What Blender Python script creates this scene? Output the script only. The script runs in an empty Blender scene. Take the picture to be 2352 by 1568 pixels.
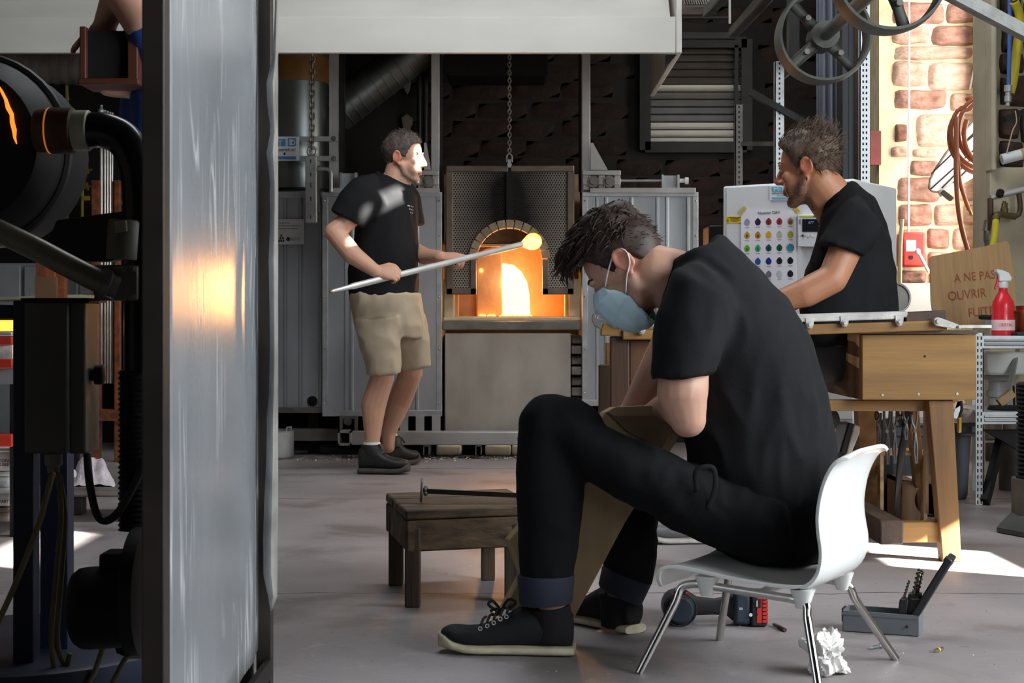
import bpy, bmesh, math, random
from mathutils import Vector, Matrix, noise
random.seed(7)
S = bpy.context.scene
COL = S.collection
# ---------------------------------------------------------------- camera
F, H, CX, CY = 3600.0, 0.78, 1176.0, 735.0      # focal length in pixels of the 2352 wide frame, lens height, horizon
cam_d = bpy.data.cameras.new('camera'); cam = bpy.data.objects.new('camera', cam_d); COL.objects.link(cam)
cam.location = (0, 0, H); cam.rotation_euler = (math.pi/2, 0, 0)
cam_d.sensor_width = 36.0; cam_d.lens = 36.0*F/2352.0; cam_d.shift_y = -(784-CY)/2352.0
cam_d.clip_start = 0.05; cam_d.clip_end = 200
cam_d.dof.use_dof = True; cam_d.dof.focus_distance = 5.4; cam_d.dof.aperture_fstop = 14.0
S.camera = cam
# ---------------------------------------------------------------- exposure
S.view_settings.view_transform = 'Standard'; S.view_settings.look = 'None'
S.view_settings.exposure = 0.0; S.view_settings.gamma = 1.0; S.view_settings.use_curve_mapping = False
S.cycles.use_denoising = True
S.cycles.max_bounces = 8; S.cycles.diffuse_bounces = 5; S.cycles.glossy_bounces = 4; S.cycles.transmission_bounces = 4
S.cycles.sample_clamp_indirect = 6.0
# ---------------------------------------------------------------- daylight
w = bpy.data.worlds.new('sky'); S.world = w; w.use_nodes = True
w.node_tree.nodes['Background'].inputs[0].default_value = (0.80, 0.90, 1.0, 1); w.node_tree.nodes['Background'].inputs[1].default_value = 3.0
SUN = Vector((-0.80, 0.47, -0.45))             # direction the sunlight travels
def light(name, kind, loc, energy, color=(1, 1, 1), size=None, direction=None):
    d = bpy.data.lights.new(name, kind); o = bpy.data.objects.new(name, d); COL.objects.link(o)
    o.location = loc; d.energy = energy; d.color = color
    if kind == 'AREA':
        d.shape = 'RECTANGLE'; d.size, d.size_y = size
    elif kind == 'SUN': d.angle = math.radians(0.6)
    elif size: d.shadow_soft_size = size
    if direction is not None: o.rotation_euler = Vector(direction).to_track_quat('-Z', 'Y').to_euler()
    return o
light('sun', 'SUN', (6, -3, 6), 90.0, (1.0, 0.95, 0.86), direction=SUN)
light('daylight_side_window', 'AREA', (3.18, 2.25, 1.80), 225, (0.90, 0.95, 1.0), (3.3, 1.7), (-1, 0.05, -0.12))
light('daylight_far_window', 'AREA', (2.62, 8.5, 1.9), 48, (1.0, 0.97, 0.92), (0.9, 2.0), (-1, 0.0, 0.0))
light('rear_fill', 'AREA', (1.9, -2.1, 1.6), 22, (0.92, 0.96, 1.0), (1.9, 1.6), (-.25, 1, -.12))  # added fill from behind the camera
light('roof_fill', 'AREA', (0.2, 6.0, 4.05), 115, (0.93, 0.96, 1.0), (2.6, 1.6), (0, 0.35, -1))  # added overhead fill, aimed at the hood slope
# ---------------------------------------------------------------- helpers
def P(px, py, D): return Vector(((px-CX)*D/F, D, H-(py-CY)*D/F))
def FD(py): return F*H/(py-CY)                    # depth at which the floor shows on picture row py
def lin(c): return tuple(((x/255)/12.92 if x/255 <= .04045 else ((x/255+.055)/1.055)**2.4) for x in c)
MATS = {}
def M(name, col, rough=.6, metal=0.0, var=.18, scale=9.0, bump=0.0, bscale=60.0, stretch=(1, 1, 1), col2=None, spec=None, emit=None, detail=4.0):
    """procedural material: two tones mixed by noise in object space, optional bump"""
    if name in MATS: return MATS[name]
    m = bpy.data.materials.new(name); m.use_nodes = True; MATS[name] = m
    nt = m.node_tree; n = nt.nodes; l = nt.links; b = n['Principled BSDF']
    b.inputs['Roughness'].default_value = rough; b.inputs['Metallic'].default_value = metal
    if spec is not None: b.inputs['Specular IOR Level'].default_value = spec
    a = lin(col); c2 = lin(col2) if col2 else None
    tc = n.new('ShaderNodeTexCoord'); mp = n.new('ShaderNodeMapping'); mp.inputs['Scale'].default_value = stretch
    l.new(tc.outputs['Object'], mp.inputs[0])
    if var > 0 or c2:
        no = n.new('ShaderNodeTexNoise'); no.inputs['Scale'].default_value = scale; no.inputs['Detail'].default_value = detail
        l.new(mp.outputs[0], no.inputs['Vector'])
        cr = n.new('ShaderNodeValToRGB'); e = cr.color_ramp.elements
        e[0].position = .32; e[1].position = .68
        if c2: e[0].color = (*a, 1); e[1].color = (*c2, 1)
        else:
            e[0].color = (*[x*(1-var) for x in a], 1); e[1].color = (*[min(1, x*(1+var)) for x in a], 1)
        l.new(no.outputs['Fac'], cr.inputs[0]); l.new(cr.outputs[0], b.inputs['Base Color'])
        if metal > .3 or rough < .5:
            mr = n.new('ShaderNodeMapRange'); mr.inputs['To Min'].default_value = max(.04, rough*.8); mr.inputs['To Max'].default_value = min(1, rough*1.25)
            l.new(no.outputs['Fac'], mr.inputs['Value']); l.new(mr.outputs[0], b.inputs['Roughness'])
    else: b.inputs['Base Color'].default_value = (*a, 1)
    if bump > 0:
        n2 = n.new('ShaderNodeTexNoise'); n2.inputs['Scale'].default_value = bscale; n2.inputs['Detail'].default_value = 6
        l.new(mp.outputs[0], n2.inputs['Vector'])
        bp = n.new('ShaderNodeBump'); bp.inputs['Strength'].default_value = bump; bp.inputs['Distance'].default_value = .01
        l.new(n2.outputs['Fac'], bp.inputs['Height']); l.new(bp.outputs[0], b.inputs['Normal'])
    if emit:
        b.inputs['Emission Color'].default_value = (*emit[0], 1); b.inputs['Emission Strength'].default_value = emit[1]
    return m
def wood(name, col, col2, rough=.6, axis=0, scale=14.0, bump=.25):
    st = [9, 9, 9]; st[axis] = .7
    return M(name, col, rough, 0, .1, scale/9, bump, 5, tuple(st), col2, detail=7)

class MB:
    """collects simple shapes in world coordinates; build() links them as ONE mesh object"""
    def __init__(s): s.v = []; s.f = []
    def add(s, vs, fs):
        k = len(s.v); s.v += [Vector(v) for v in vs]; s.f += [tuple(i+k for i in f) for f in fs]; return s
    def box(s, c, size, R=None):
        c = Vector(c); hx, hy, hz = [x/2 for x in size]
        vs = [Vector((x, y, z)) for x in (-hx, hx) for y in (-hy, hy) for z in (-hz, hz)]
        if R: vs = [R @ v for v in vs]
        return s.add([c+v for v in vs], [(0, 1, 3, 2), (4, 6, 7, 5), (0, 4, 5, 1), (2, 3, 7, 6), (0, 2, 6, 4), (1, 5, 7, 3)])
    def span(s, a, b):                              # axis aligned box between two corners
        a = Vector(a); b = Vector(b); return s.box((a+b)/2, [abs(x) for x in (b-a)])
    def pbox(s, x0, y0, x1, y1, D, depth):           # picture rectangle at depth D, extruded away from the camera
        a = P(x0, y0, D); b = P(x1, y1, D); return s.span(a, (b.x, D+depth, b.z))
    def bar(s, p, q, w_, h_, up=(0, 0, 1)):
        p = Vector(p); q = Vector(q); d = (q-p); L = d.length; d = d/L
        u = Vector(up); u = u - d*u.dot(d)
        if u.length < 1e-4: u = Vector((1, 0, 0)) - d*d.x
        u.normalize(); sd = d.cross(u); R = Matrix((d, sd, u)).transposed()
        return s.box((p+q)/2, (L, w_, h_), R)
    def tube(s, pts, r, n=10, caps=True, closed=False, squash=1.0):
        pts = [Vector(p) for p in pts]; m = len(pts)
        rs = list(r) if hasattr(r, '__len__') else [r]*m
        vs = []; fs = []; nrm = None
        for i in range(m):
            if closed: d = pts[(i+1) % m]-pts[i-1]
            else: d = pts[min(i+1, m-1)]-pts[max(i-1, 0)]
            if d.length < 1e-9: d = Vector((0, 0, 1))
            d.normalize()
            if nrm is None:
                nrm = Vector((0, 0, 1)) if abs(d.z) < .9 else Vector((1, 0, 0))
            nrm = nrm - d*nrm.dot(d); nrm.normalize(); bi = d.cross(nrm)
            for k in range(n):
                a = 2*math.pi*k/n; vs.append(pts[i]+(nrm*math.cos(a)+bi*math.sin(a)*squash)*rs[i])
        for i in range(m if closed else m-1):
            j = (i+1) % m
            for k in range(n): fs.append((i*n+k, i*n+(k+1) % n, j*n+(k+1) % n, j*n+k))
        if caps and not closed: fs += [tuple(range(n))[::-1], tuple(range((m-1)*n, m*n))]
        return s.add(vs, fs)
    def lathe(s, prof, o, axis=(0, 0, 1), n=24):     # prof: (radius, along axis)
        o = Vector(o); ax = Vector(axis).normalized()
        u = Vector((0, 0, 1)) if abs(ax.z) < .9 else Vector((1, 0, 0))
        u = (u-ax*u.dot(ax)).normalized(); v = ax.cross(u); vs = []; fs = []
        for r, t in prof:
            for k in range(n):
                a = 2*math.pi*k/n; vs.append(o+ax*t+(u*math.cos(a)+v*math.sin(a))*max(r, 1e-4))
        for i in range(len(prof)-1):
            for k in range(n): fs.append((i*n+k, i*n+(k+1) % n, (i+1)*n+(k+1) % n, (i+1)*n+k))
        fs += [tuple(range(n))[::-1], tuple(range((len(prof)-1)*n, len(prof)*n))]
        return s.add(vs, fs)
    def prism(s, poly, ext):
        poly = [Vector(p) for p in poly]; e = Vector(ext); n = len(poly)
        return s.add(poly+[p+e for p in poly], [tuple(range(n))[::-1], tuple(range(n, 2*n))]+[(i, (i+1) % n, (i+1) % n+n, i+n) for i in range(n)])
    def pprism(s, pix, D, depth): return s.prism([P(x, y, D) for x, y in pix], (0, depth, 0))
    def ell(s, c, rad, R=None, nu=18, nv=12):
        c = Vector(c); vs = []; fs = []
        if not hasattr(rad, '__len__'): rad = (rad,)*3
        for i in range(1, nv):
            t = math.pi*i/nv
            for k in range(nu):
                a = 2*math.pi*k/nu; v = Vector((rad[0]*math.sin(t)*math.cos(a), rad[1]*math.sin(t)*math.sin(a), rad[2]*math.cos(t)))
                vs.append(c+(R @ v if R else v))
        for top in (1, -1):
            v = Vector((0, 0, rad[2]*top)); vs.append(c+(R @ v if R else v))
        A = (nv-1)*nu
        for i in range(nv-2):
            for k in range(nu): fs.append((i*nu+k, (i+1)*nu+k, (i+1)*nu+(k+1) % nu, i*nu+(k+1) % nu))
        for k in range(nu):
            fs.append((k, (k+1) % nu, A)); fs.append(((nv-2)*nu+(k+1) % nu, (nv-2)*nu+k, A+1))
        return s.add(vs, fs)
    def cap(s, p, q, r1, r2, n=14, squash=1.0):      # tapered capsule
        p = Vector(p); q = Vector(q); d = q-p; L = max(d.length, 1e-5); d = d/L; pts = []; rs = []
        for t in (1, .92, .71, .38): pts.append(p-d*r1*t); rs.append(r1*math.sqrt(max(0, 1-t*t))+1e-4)
        for k in range(5): pts.append(p+d*L*k/4); rs.append(r1+(r2-r1)*k/4)
        for t in (.38, .71, .92, 1): pts.append(q+d*r2*t); rs.append(r2*math.sqrt(max(0, 1-t*t))+1e-4)
        return s.tube(pts, rs, n, squash=squash)
    def loft(s, rings, n=24, sup=2.0):               # rings: (centre, half vector u, half vector v); closed at both ends
        vs = []; fs = []; m = len(rings)
        for c, u, v in rings:
            c, u, v = Vector(c), Vector(u), Vector(v)
            for k in range(n):
                a = 2*math.pi*k/n; ca, sa = math.cos(a), math.sin(a)
                ca = math.copysign(abs(ca)**(2/sup), ca); sa = math.copysign(abs(sa)**(2/sup), sa)
                vs.append(c+u*ca+v*sa)
        for i in range(m-1):
            for k in range(n): fs.append((i*n+k, i*n+(k+1) % n, (i+1)*n+(k+1) % n, (i+1)*n+k))
        fs += [tuple(range(n))[::-1], tuple(range((m-1)*n, m*n))]
        return s.add(vs, fs)
    def build(s, name, mat, parent=None, smooth=40, bevel=0, seg=2):
        me = bpy.data.meshes.new(name); o = bpy.data.objects.new(name, me); COL.objects.link(o)
        if parent is not None: org = WPOS[parent.name]; o.parent = parent; WPOS[o.name] = org
        else:
            xs = [v.x for v in s.v]; ys = [v.y for v in s.v]; zs = [v.z for v in s.v]
            org = Vector(((min(xs)+max(xs))/2, (min(ys)+max(ys))/2, min(zs))); o.location = org; WPOS[o.name] = org
        me.from_pydata([tuple(v-org) for v in s.v], [], s.f)
        bm = bmesh.new(); bm.from_mesh(me); bmesh.ops.recalc_face_normals(bm, faces=bm.faces); bm.to_mesh(me); bm.free()
        if smooth is not None:
            me.shade_smooth()
            if smooth < 180: me.set_sharp_from_angle(angle=math.radians(smooth))
        if mat: me.materials.append(mat)
        if bevel:
            md = o.modifiers.new('bevel', 'BEVEL'); md.width = bevel; md.segments = seg; md.limit_method = 'ANGLE'; md.angle_limit = .6
        return o
WPOS = {}
def tag(o, label=None, cat=None, group=None, kind=None):
    if label: o['label'] = label
    if cat: o['category'] = cat
    if group: o['group'] = group
    if kind: o['kind'] = kind
    return o
def thing(name, label, cat, loc, group=None):
    o = bpy.data.objects.new(name, None); COL.objects.link(o); o.location = loc; o.empty_display_size = .05
    WPOS[o.name] = Vector(loc); return tag(o, label, cat, group)
def remesh(o, voxel, smooth=4, disp=0.0, dscale=.08, smf=.5):
    """fuse overlapping shapes of o into one continuous skin and bake it"""
    md = o.modifiers.new('fuse', 'REMESH'); md.mode = 'VOXEL'; md.voxel_size = voxel; md.use_smooth_shade = True
    if smooth:
        ms = o.modifiers.new('soft', 'SMOOTH'); ms.iterations = smooth; ms.factor = smf
    dg = bpy.context.evaluated_depsgraph_get(); me = bpy.data.meshes.new_from_object(o.evaluated_get(dg), depsgraph=dg)
    old = o.data; o.modifiers.clear(); o.data = me; me.name = o.name; mats = [m for m in old.materials]
    if not me.materials:
        for m in mats: me.materials.append(m)
    bpy.data.meshes.remove(old)
    me.shade_smooth()
    if disp:
        for v in me.vertices:
            p = v.co/dscale; v.co += v.normal*disp*noise.noise(p)
    return o
def text(name, body, o, xdir, ydir, size, mat, parent, extrude=.0004, align='LEFT', wide=1.0):
    cu = bpy.data.curves.new(name, 'FONT'); cu.body = body; cu.size = size; cu.extrude = extrude; cu.align_x = align; cu.resolution_u = 3
    t = bpy.data.objects.new(name, cu); COL.objects.link(t)
    dg = bpy.context.evaluated_depsgraph_get(); me = bpy.data.meshes.new_from_object(t.evaluated_get(dg), depsgraph=dg)
    bpy.data.objects.remove(t); bpy.data.curves.remove(cu)
    x = Vector(xdir).normalized(); y = Vector(ydir).normalized(); z = x.cross(y); org = WPOS[parent.name]; o = Vector(o)
    for v in me.vertices: v.co = o+x*v.co.x*wide+y*v.co.y+z*v.co.z-org
    ob = bpy.data.objects.new(name, me); COL.objects.link(ob); ob.parent = parent; WPOS[ob.name] = org
    me.materials.clear(); me.materials.append(mat); return ob
def arc(c, r, a0, a1, n, u, v):
    c, u, v = Vector(c), Vector(u), Vector(v)
    return [c+(u*math.cos(a0+(a1-a0)*i/n)+v*math.sin(a0+(a1-a0)*i/n))*r for i in range(n+1)]
def spline(pts, n=8):
    pts = [Vector(p) for p in pts]; out = []
    for i in range(len(pts)-1):
        p0 = pts[max(i-1, 0)]; p1 = pts[i]; p2 = pts[i+1]; p3 = pts[min(i+2, len(pts)-1)]
        for k in range(n):
            t = k/n; out.append(.5*((2*p1)+(p2-p0)*t+(2*p0-5*p1+4*p2-p3)*t*t+(3*p1-p0-3*p2+p3)*t**3))
    return out+[pts[-1]]
X3, Y3, Z3 = Vector((1, 0, 0)), Vector((0, 1, 0)), Vector((0, 0, 1))
# ---------------------------------------------------------------- shared materials
zinc = M('zinc_sheet', (172, 178, 183), .40, .5, .16, 5, .05, 25, (1, 1, .35))
galv = M('galvanised_steel', (178, 182, 184), .42, .55, .14, 14)
grey_paint = M('grey_painted_steel', (176, 176, 174), .45, .25, .12, 6)
flue_m = M('dark_flue_steel', (128, 134, 132), .34, .85, .2, 5, 0, 1, (1, 1, .3))
dull_steel = M('dull_steel', (122, 118, 112), .5, .7, .3, 9, .1, 50)
dark_steel = M('dark_steel', (36, 35, 34), .5, .55, .3, 8)
black_iron = M('black_iron', (15, 14, 14), .55, .4, .3, 10)
chrome = M('chrome', (205, 203, 198), .12, 1.0, .05, 20)
rust = M('rusty_steel', (150, 82, 42), .75, .25, .35, 22, .3, 60, col2=(92, 52, 34))
rubber = M('black_rubber', (20, 20, 22), .5, 0, .2, 20)
white_plate = M('white_plate', (225, 228, 230), .4, 0, .04, 10)
ink = M('black_ink', (28, 28, 30), .6, 0, 0)
blue_ink = M('blue_print', (72, 138, 190), .5, 0, 0)
brass = M('brass', (176, 142, 72), .3, .9, .2, 30)
copper = M('copper', (176, 98, 64), .35, .85, .25, 18)
old_wood = wood('weathered_wood', (112, 90, 64), (44, 35, 28), .8, 0, 26, .8)
pale_wood = wood('pale_plywood', (180, 154, 112), (146, 118, 82), .6, 0, 12, .15)
# ================================================================ the room
def struct(o): o['kind'] = 'structure'; return o
def wall_x(name, x0, x1, yr, zr, holes, mat):        # wall whose plane is x = const, with rectangular holes (y0,y1,z0,z1)
    ys = sorted({yr[0], yr[1], *[h[0] for h in holes], *[h[1] for h in holes]}); zs = sorted({zr[0], zr[1], *[h[2] for h in holes], *[h[3] for h in holes]})
    b = MB()
    for i in range(len(ys)-1):
        for j in range(len(zs)-1):
            cy, cz = (ys[i]+ys[i+1])/2, (zs[j]+zs[j+1])/2
            if not any(h[0] < cy < h[1] and h[2] < cz < h[3] for h in holes): b.span((x0, ys[i], zs[j]), (x1, ys[i+1], zs[j+1]))
    return struct(b.build(name, mat))
def wall_y(name, y0, y1, xr, zr, holes, mat):
    xs = sorted({xr[0], xr[1], *[h[0] for h in holes], *[h[1] for h in holes]}); zs = sorted({zr[0], zr[1], *[h[2] for h in holes], *[h[3] for h in holes]})
    b = MB()
    for i in range(len(xs)-1):
        for j in range(len(zs)-1):
            cx, cz = (xs[i]+xs[i+1])/2, (zs[j]+zs[j+1])/2
            if not any(h[0] < cx < h[1] and h[2] < cz < h[3] for h in holes): b.span((xs[i], y0, zs[j]), (xs[i+1], y1, zs[j+1]))
    return struct(b.build(name, mat))
def floor_material():
    m = M('concrete_floor', (166, 159, 158), .5, 0, .2, 1.6, .12, 70, col2=(134, 128, 129), detail=9)
    nt = m.node_tree; n, l = nt.nodes, nt.links; b = n['Principled BSDF']; base = b.inputs['Base Color'].links[0].from_socket
    tc = n.new('ShaderNodeTexCoord'); geo = n.new('ShaderNodeNewGeometry'); sx = n.new('ShaderNodeSeparateXYZ')
    wn = n.new('ShaderNodeTexNoise'); wn.inputs['Scale'].default_value = 5; wn.inputs['Detail'].default_value = 5; l.new(geo.outputs['Position'], wn.inputs['Vector'])
    ma = n.new('ShaderNodeMath'); ma.operation = 'MULTIPLY_ADD'; ma.inputs[1].default_value = .10; l.new(wn.outputs['Fac'], ma.inputs[0])
    l.new(geo.outputs['Position'], sx.inputs[0]); l.new(sx.outputs['Y'], ma.inputs[2])
    prev = base
    for yc, hw in ((6.90, .006), (4.53, .0045), (8.3, .008)):        # the joints that cross the slab
        c = n.new('ShaderNodeMath'); c.operation = 'COMPARE'; c.inputs[1].default_value = yc; c.inputs[2].default_value = hw; l.new(ma.outputs[0], c.inputs[0])
        mx = n.new('ShaderNodeMix'); mx.data_type = 'RGBA'; l.new(c.outputs[0], mx.inputs['Factor']); l.new(prev, mx.inputs['A']); mx.inputs['B'].default_value = (*lin((58, 54, 54)), 1)
        prev = mx.outputs['Result']
    for sc, thr, colr, amt in ((2.3, .60, (92, 82, 78), .55), (14, .66, (176, 170, 166), .35), (42, .70, (70, 66, 66), .5)):
        q = n.new('ShaderNodeTexNoise'); q.inputs['Scale'].default_value = sc; q.inputs['Detail'].default_value = 7; q.inputs['Distortion'].default_value = .6; l.new(geo.outputs['Position'], q.inputs['Vector'])
        mr = n.new('ShaderNodeMapRange'); mr.inputs['From Min'].default_value = thr-.06; mr.inputs['From Max'].default_value = thr+.06; mr.inputs['To Max'].default_value = amt; l.new(q.outputs['Fac'], mr.inputs['Value'])
        mx = n.new('ShaderNodeMix'); mx.data_type = 'RGBA'; l.new(mr.outputs[0], mx.inputs['Factor']); l.new(prev, mx.inputs['A']); mx.inputs['B'].default_value = (*lin(colr), 1); prev = mx.outputs['Result']
    l.new(prev, b.inputs['Base Color']); return m
plaster_dark = M('sooty_plaster', (36, 31, 27), .9, 0, .3, 3.5, .3, 30, col2=(20, 17, 16))
plaster_beige = M('beige_render', (178, 169, 146), .9, 0, .14, 4, .25, 40)
mortar = M('yellow_mortar', (214, 200, 164), .95, 0, .15, 8, .5, 40)
wall_grey = M('grey_plaster', (122, 112, 102), .9, 0, .15, 3, .2, 30)
frosted = M('frosted_pane', (245, 248, 250), .6, 0, 0)
struct(MB().span((-4.8, -2.2, -.12), (3.5, 10.3, 0)).build('floor', floor_material()))
struct(MB().span((-4.8, -2.2, 4.2), (3.5, 10.3, 4.35)).build('ceiling', M('dark_ceiling_boards', (46, 40, 34), .9, 0, .3, 5)))
struct(MB().span((-5.0, -2.2, 0), (-4.8, 10.3, 4.3)).build('wall_left', wall_grey))
wall_y('wall_rear', -2.4, -2.2, (-4.8, 3.5), (0, 4.3), [(.95, 2.85, .8, 2.4)], plaster_dark)
w4 = bpy.data.objects.new('rear_fill_window', None); COL.objects.link(w4); WPOS['rear_fill_window'] = Vector((1.9, -2.3, .8)); w4.location = WPOS['rear_fill_window']; struct(w4)  # made-up window behind the camera, around the added fill lamp
MB().span((.95, -2.31, .8), (2.85, -2.29, 2.4)).build('frosted_pane', frosted, w4, None)
# back wall with the opening of the louvred window
LX0, LX1 = P(1480, 0, 10).x, P(1712, 0, 10).x; LZ0, LZ1 = P(0, 333, 10).z, P(0, 108, 10).z
wall_back = wall_y('wall_back', 10.0, 10.25, (-4.8, 3.5), (0, 4.3), [(LX0, LX1, LZ0, LZ1)], plaster_dark)
def sun_hole(pts, gy=0.0, gz=0.0):                    # opening of the side wall through which the sun reaches these points
    q = [Vector(p)-SUN*((Vector(p).x-3.315)/SUN.x) for p in pts]
    return (min(p.y for p in q)-gy, max(p.y for p in q)+gy, min(p.z for p in q)-gz, max(p.z for p in q)+gz)
SUN_HOLES = [sun_hole([P(2045, 1300, FD(1300)), P(2270, 1266, FD(1266))]), sun_hole([(-1.70, 5.02, 0), (-1.56, 5.75, 0)], 0, .02), sun_hole([P(950, 398, 8.0), P(968, 334, 7.96)], .032, .0), sun_hole([P(884, 475, 7.83), P(944, 412, 7.85)], .035, .02), sun_hole([P(812, 545, 7.70), P(834, 572, 7.70)], .02, .0), sun_hole([P(826, 512, 7.74), P(845, 470, 7.74)], .015, .0)]
# long side wall: window, plus unseen openings shaped to place the sun patches
wall_right = wall_x('wall_right', 3.3, 3.33, (-2.2, 8.0), (0, 4.3), [(.6, 3.6, .95, 2.65)]+SUN_HOLES, plaster_beige)
w3 = bpy.data.objects.new('window_3', None); COL.objects.link(w3); WPOS['window_3'] = Vector((3.4, 2.1, .95)); w3.location = WPOS['window_3']; struct(w3)
MB().span((3.31, .6, .95), (3.325, 3.6, 2.65)).build('frosted_pane', frosted, w3, None)  # opaque pane put in out of view to keep the sun out
# pier between the two windows, seen at the right edge of the picture
PX = P(2262, 0, 7.8).x
pier = struct(MB().span((PX, 7.8, 0), (3.3, 8.0, 4.3)).build('wall_pier', plaster_beige))
MB().span((PX, 7.69, P(0, 392, 7.69).z), (P(2291, 0, 7.69).x, 7.8, 4.2)).build('render_edge', plaster_beige, pier, bevel=.01)
MB().span((P(2274, 0, 7.74).x, 7.74, .34), (3.28, 7.8, P(0, 384, 7.74).z)).build('render_panel', plaster_beige, pier, bevel=.006)
# window wall beyond the pier and its splayed stone reveal
wall_window = wall_x('wall_window', 2.66, 2.95, (8.0, 9.05), (0, 4.3), [(8.03, 9.0, .85, 4.05)], mortar)
win = bpy.data.objects.new('window_1', None); COL.objects.link(win); WPOS['window_1'] = Vector((2.8, 8.5, .85)); win.location = WPOS['window_1']; struct(win)
MB().span((2.79, 8.03, .85), (2.8, 8.72, 4.03)).build('frosted_pane', frosted, win, None)
MB().span((2.79, 8.72, .85), (2.8, 9.0, 4.03)).build('frosted_pane', frosted, win, None)
wf = MB()
for y in (8.05, 8.98): wf.span((2.77, y-.02, .85), (2.82, y+.02, 4.05))
for z in (.87, 1.5, 2.1, 2.72, 4.03): wf.span((2.775, 8.03, z-.018), (2.815, 9.0, z+.018))
wf.span((2.775, 8.705, .85), (2.815, 8.735, 4.05))
wf.build('window_frame', M('window_frame_paint', (205, 214, 214), .5, 0, .08), win)
RX = P(2024, 0, 9).x
reveal = struct(MB().span((RX, 9.05, 0), (2.98, 9.3, 4.3)).build('wall_reveal', mortar))
struct(MB().span((2.75, 9.3, 0), (2.95, 10.0, 4.3)).build('wall_far', plaster_dark))
# ---- single stones
sand = [M('sandstone_%s' % k, c, .95, 0, .22, 16, 1.0, 34, (1, 1, 2.2), c2) for k, c, c2 in (('rose', (166, 128, 112), (138, 98, 84)), ('tan', (190, 160, 140), (164, 130, 114)), ('brown', (126, 88, 74), (98, 66, 56)), ('pale', (206, 178, 158), (176, 144, 126)))]
def stone_mesh(name, wd, ht, dp, mat, seed, rough=.012, nx=12, nz=8):
    rnd = random.Random(seed); b = MB(); vs = []
    for j in range(nz+1):
        for i in range(nx+1):
            u, v = i/nx*2-1, j/nz*2-1
            e = max(abs(u), abs(v)); r = (abs(u)**6+abs(v)**6)
            x = wd/2*u*(1-.06*abs(v)**4); z = ht/2*v*(1-.07*abs(u)**4)
            q = Vector((x*7, seed*3.1, z*11)); nz_ = noise.noise(q)+.5*noise.noise(q*2.3)
            x += .010*noise.noise(q*1.7+Vector((9, 0, 0)))*wd*4*e; z += .012*noise.noise(q*1.3+Vector((0, 9, 0)))*e
            y = -dp*(1-.75*min(1, r)) + (nz_+.6*noise.noise(q*4.7))*rough*(1-e**6)
            if e > .99: y = 0.0
            vs.append((x, y, z))
    k = nx+1
    b.add(vs, [(j*k+i, j*k+i+1, (j+1)*k+i+1, (j+1)*k+i) for j in range(nz) for i in range(nx)])
    me = bpy.data.meshes.new(name); me.from_pydata([tuple(v) for v in b.v], [], b.f); me.shade_smooth(); me.set_sharp_from_angle(angle=.9); me.materials.append(mat); return me
def place(me, name, parent, loc, rz=0):
    o = bpy.data.objects.new(name, me); COL.objects.link(o); o.parent = parent; o.location = Vector(loc)-WPOS[parent.name]; o.rotation_euler.z = rz; return o
def px_stone(parent, D, x0, y0, x1, y1, k, dp, seed, rough=.012):
    a, b_ = P(x0, y0, D), P(x1, y1, D)
    place(stone_mesh('stone', b_.x-a.x, a.z-b_.z, dp, sand[k], seed, rough), 'stone', parent, ((a.x+b_.x)/2, D+.004, (a.z+b_.z)/2))
RV = [(2048, 5, 2169, 57, 0), (2172, 6, 2252, 55, 0), (2047, 61, 2135, 102, 1), (2139, 58, 2240, 106, 0), (2050, 106, 2237, 137, 1), (2048, 140, 2126, 200, 1), (2131, 141, 2237, 209, 3),
      (2053, 205, 2176, 251, 0), (2182, 213, 2236, 254, 1), (2055, 286, 2084, 326, 2), (2104, 262, 2200, 340, 3), (2206, 260, 2242, 338, 3), (2046, 339, 2086, 362, 1), (2095, 343, 2160, 362, 3), (2090, 366, 2156, 402, 0),
      (2164, 345, 2240, 400, 3), (2059, 406, 2162, 465, 0), (2168, 406, 2240, 462, 3), (2062, 469, 2141, 520, 0), (2145, 467, 2206, 518, 1), (2212, 467, 2244, 518, 3), (2063, 525, 2124, 570, 1), (2128, 523, 2182, 571, 0),
      (2187, 523, 2240, 575, 3), (2063, 575, 2126, 613, 0), (2130, 578, 2180, 620, 1), (2063, 618, 2128, 651, 0), (2133, 625, 2190, 660, 1), (2060, 656, 2130, 700, 2), (2136, 665, 2230, 720, 1)]
for i, (x0, y0, x1, y1, k) in enumerate(RV): px_stone(reveal, 9.05, x0, y0, x1, y1, k, .035, i+1, .022 if k == 0 else .012)
dk = M('dark_rubble', (84, 66, 58), .95, 0, .3, 14, .9, 24, (1, 1, 1), (54, 42, 40))
sand.append(dk); sand.append(M('grey_rubble', (150, 138, 128), .95, 0, .3, 12, .9, 24, (1, 1, 1), (104, 94, 88)))
for i, (x0, y0, x1, y1, k) in enumerate([(2296, -20, 2345, 40, 4), (2300, 44, 2340, 120, 4), (2296, 124, 2352, 170, 4), (2312, 174, 2380, 245, 4), (2298, 178, 2310, 240, 4), (2294, 250, 2340, 320, 4), (2344, 250, 2400, 330, 4), (2295, 325, 2350, 384, 4), (2350, 0, 2400, 120, 4),
      (2262, 960, 2300, 1010, 5), (2304, 955, 2350, 1005, 5), (2264, 1014, 2290, 1060, 4), (2294, 1010, 2352, 1062, 5)]):
    px_stone(pier, 7.795, x0, y0, x1, y1, k, .05, 60+i, .02)
bk = M('sooty_stone', (50, 33, 26), .95, 0, .3, 14, .9, 24, (1, 1, 1), (27, 19, 16))
sm = [stone_mesh('stone', .275+.02*k, .105, .03, bk, 90+k, .012, 5, 3) for k in range(6)]
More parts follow.
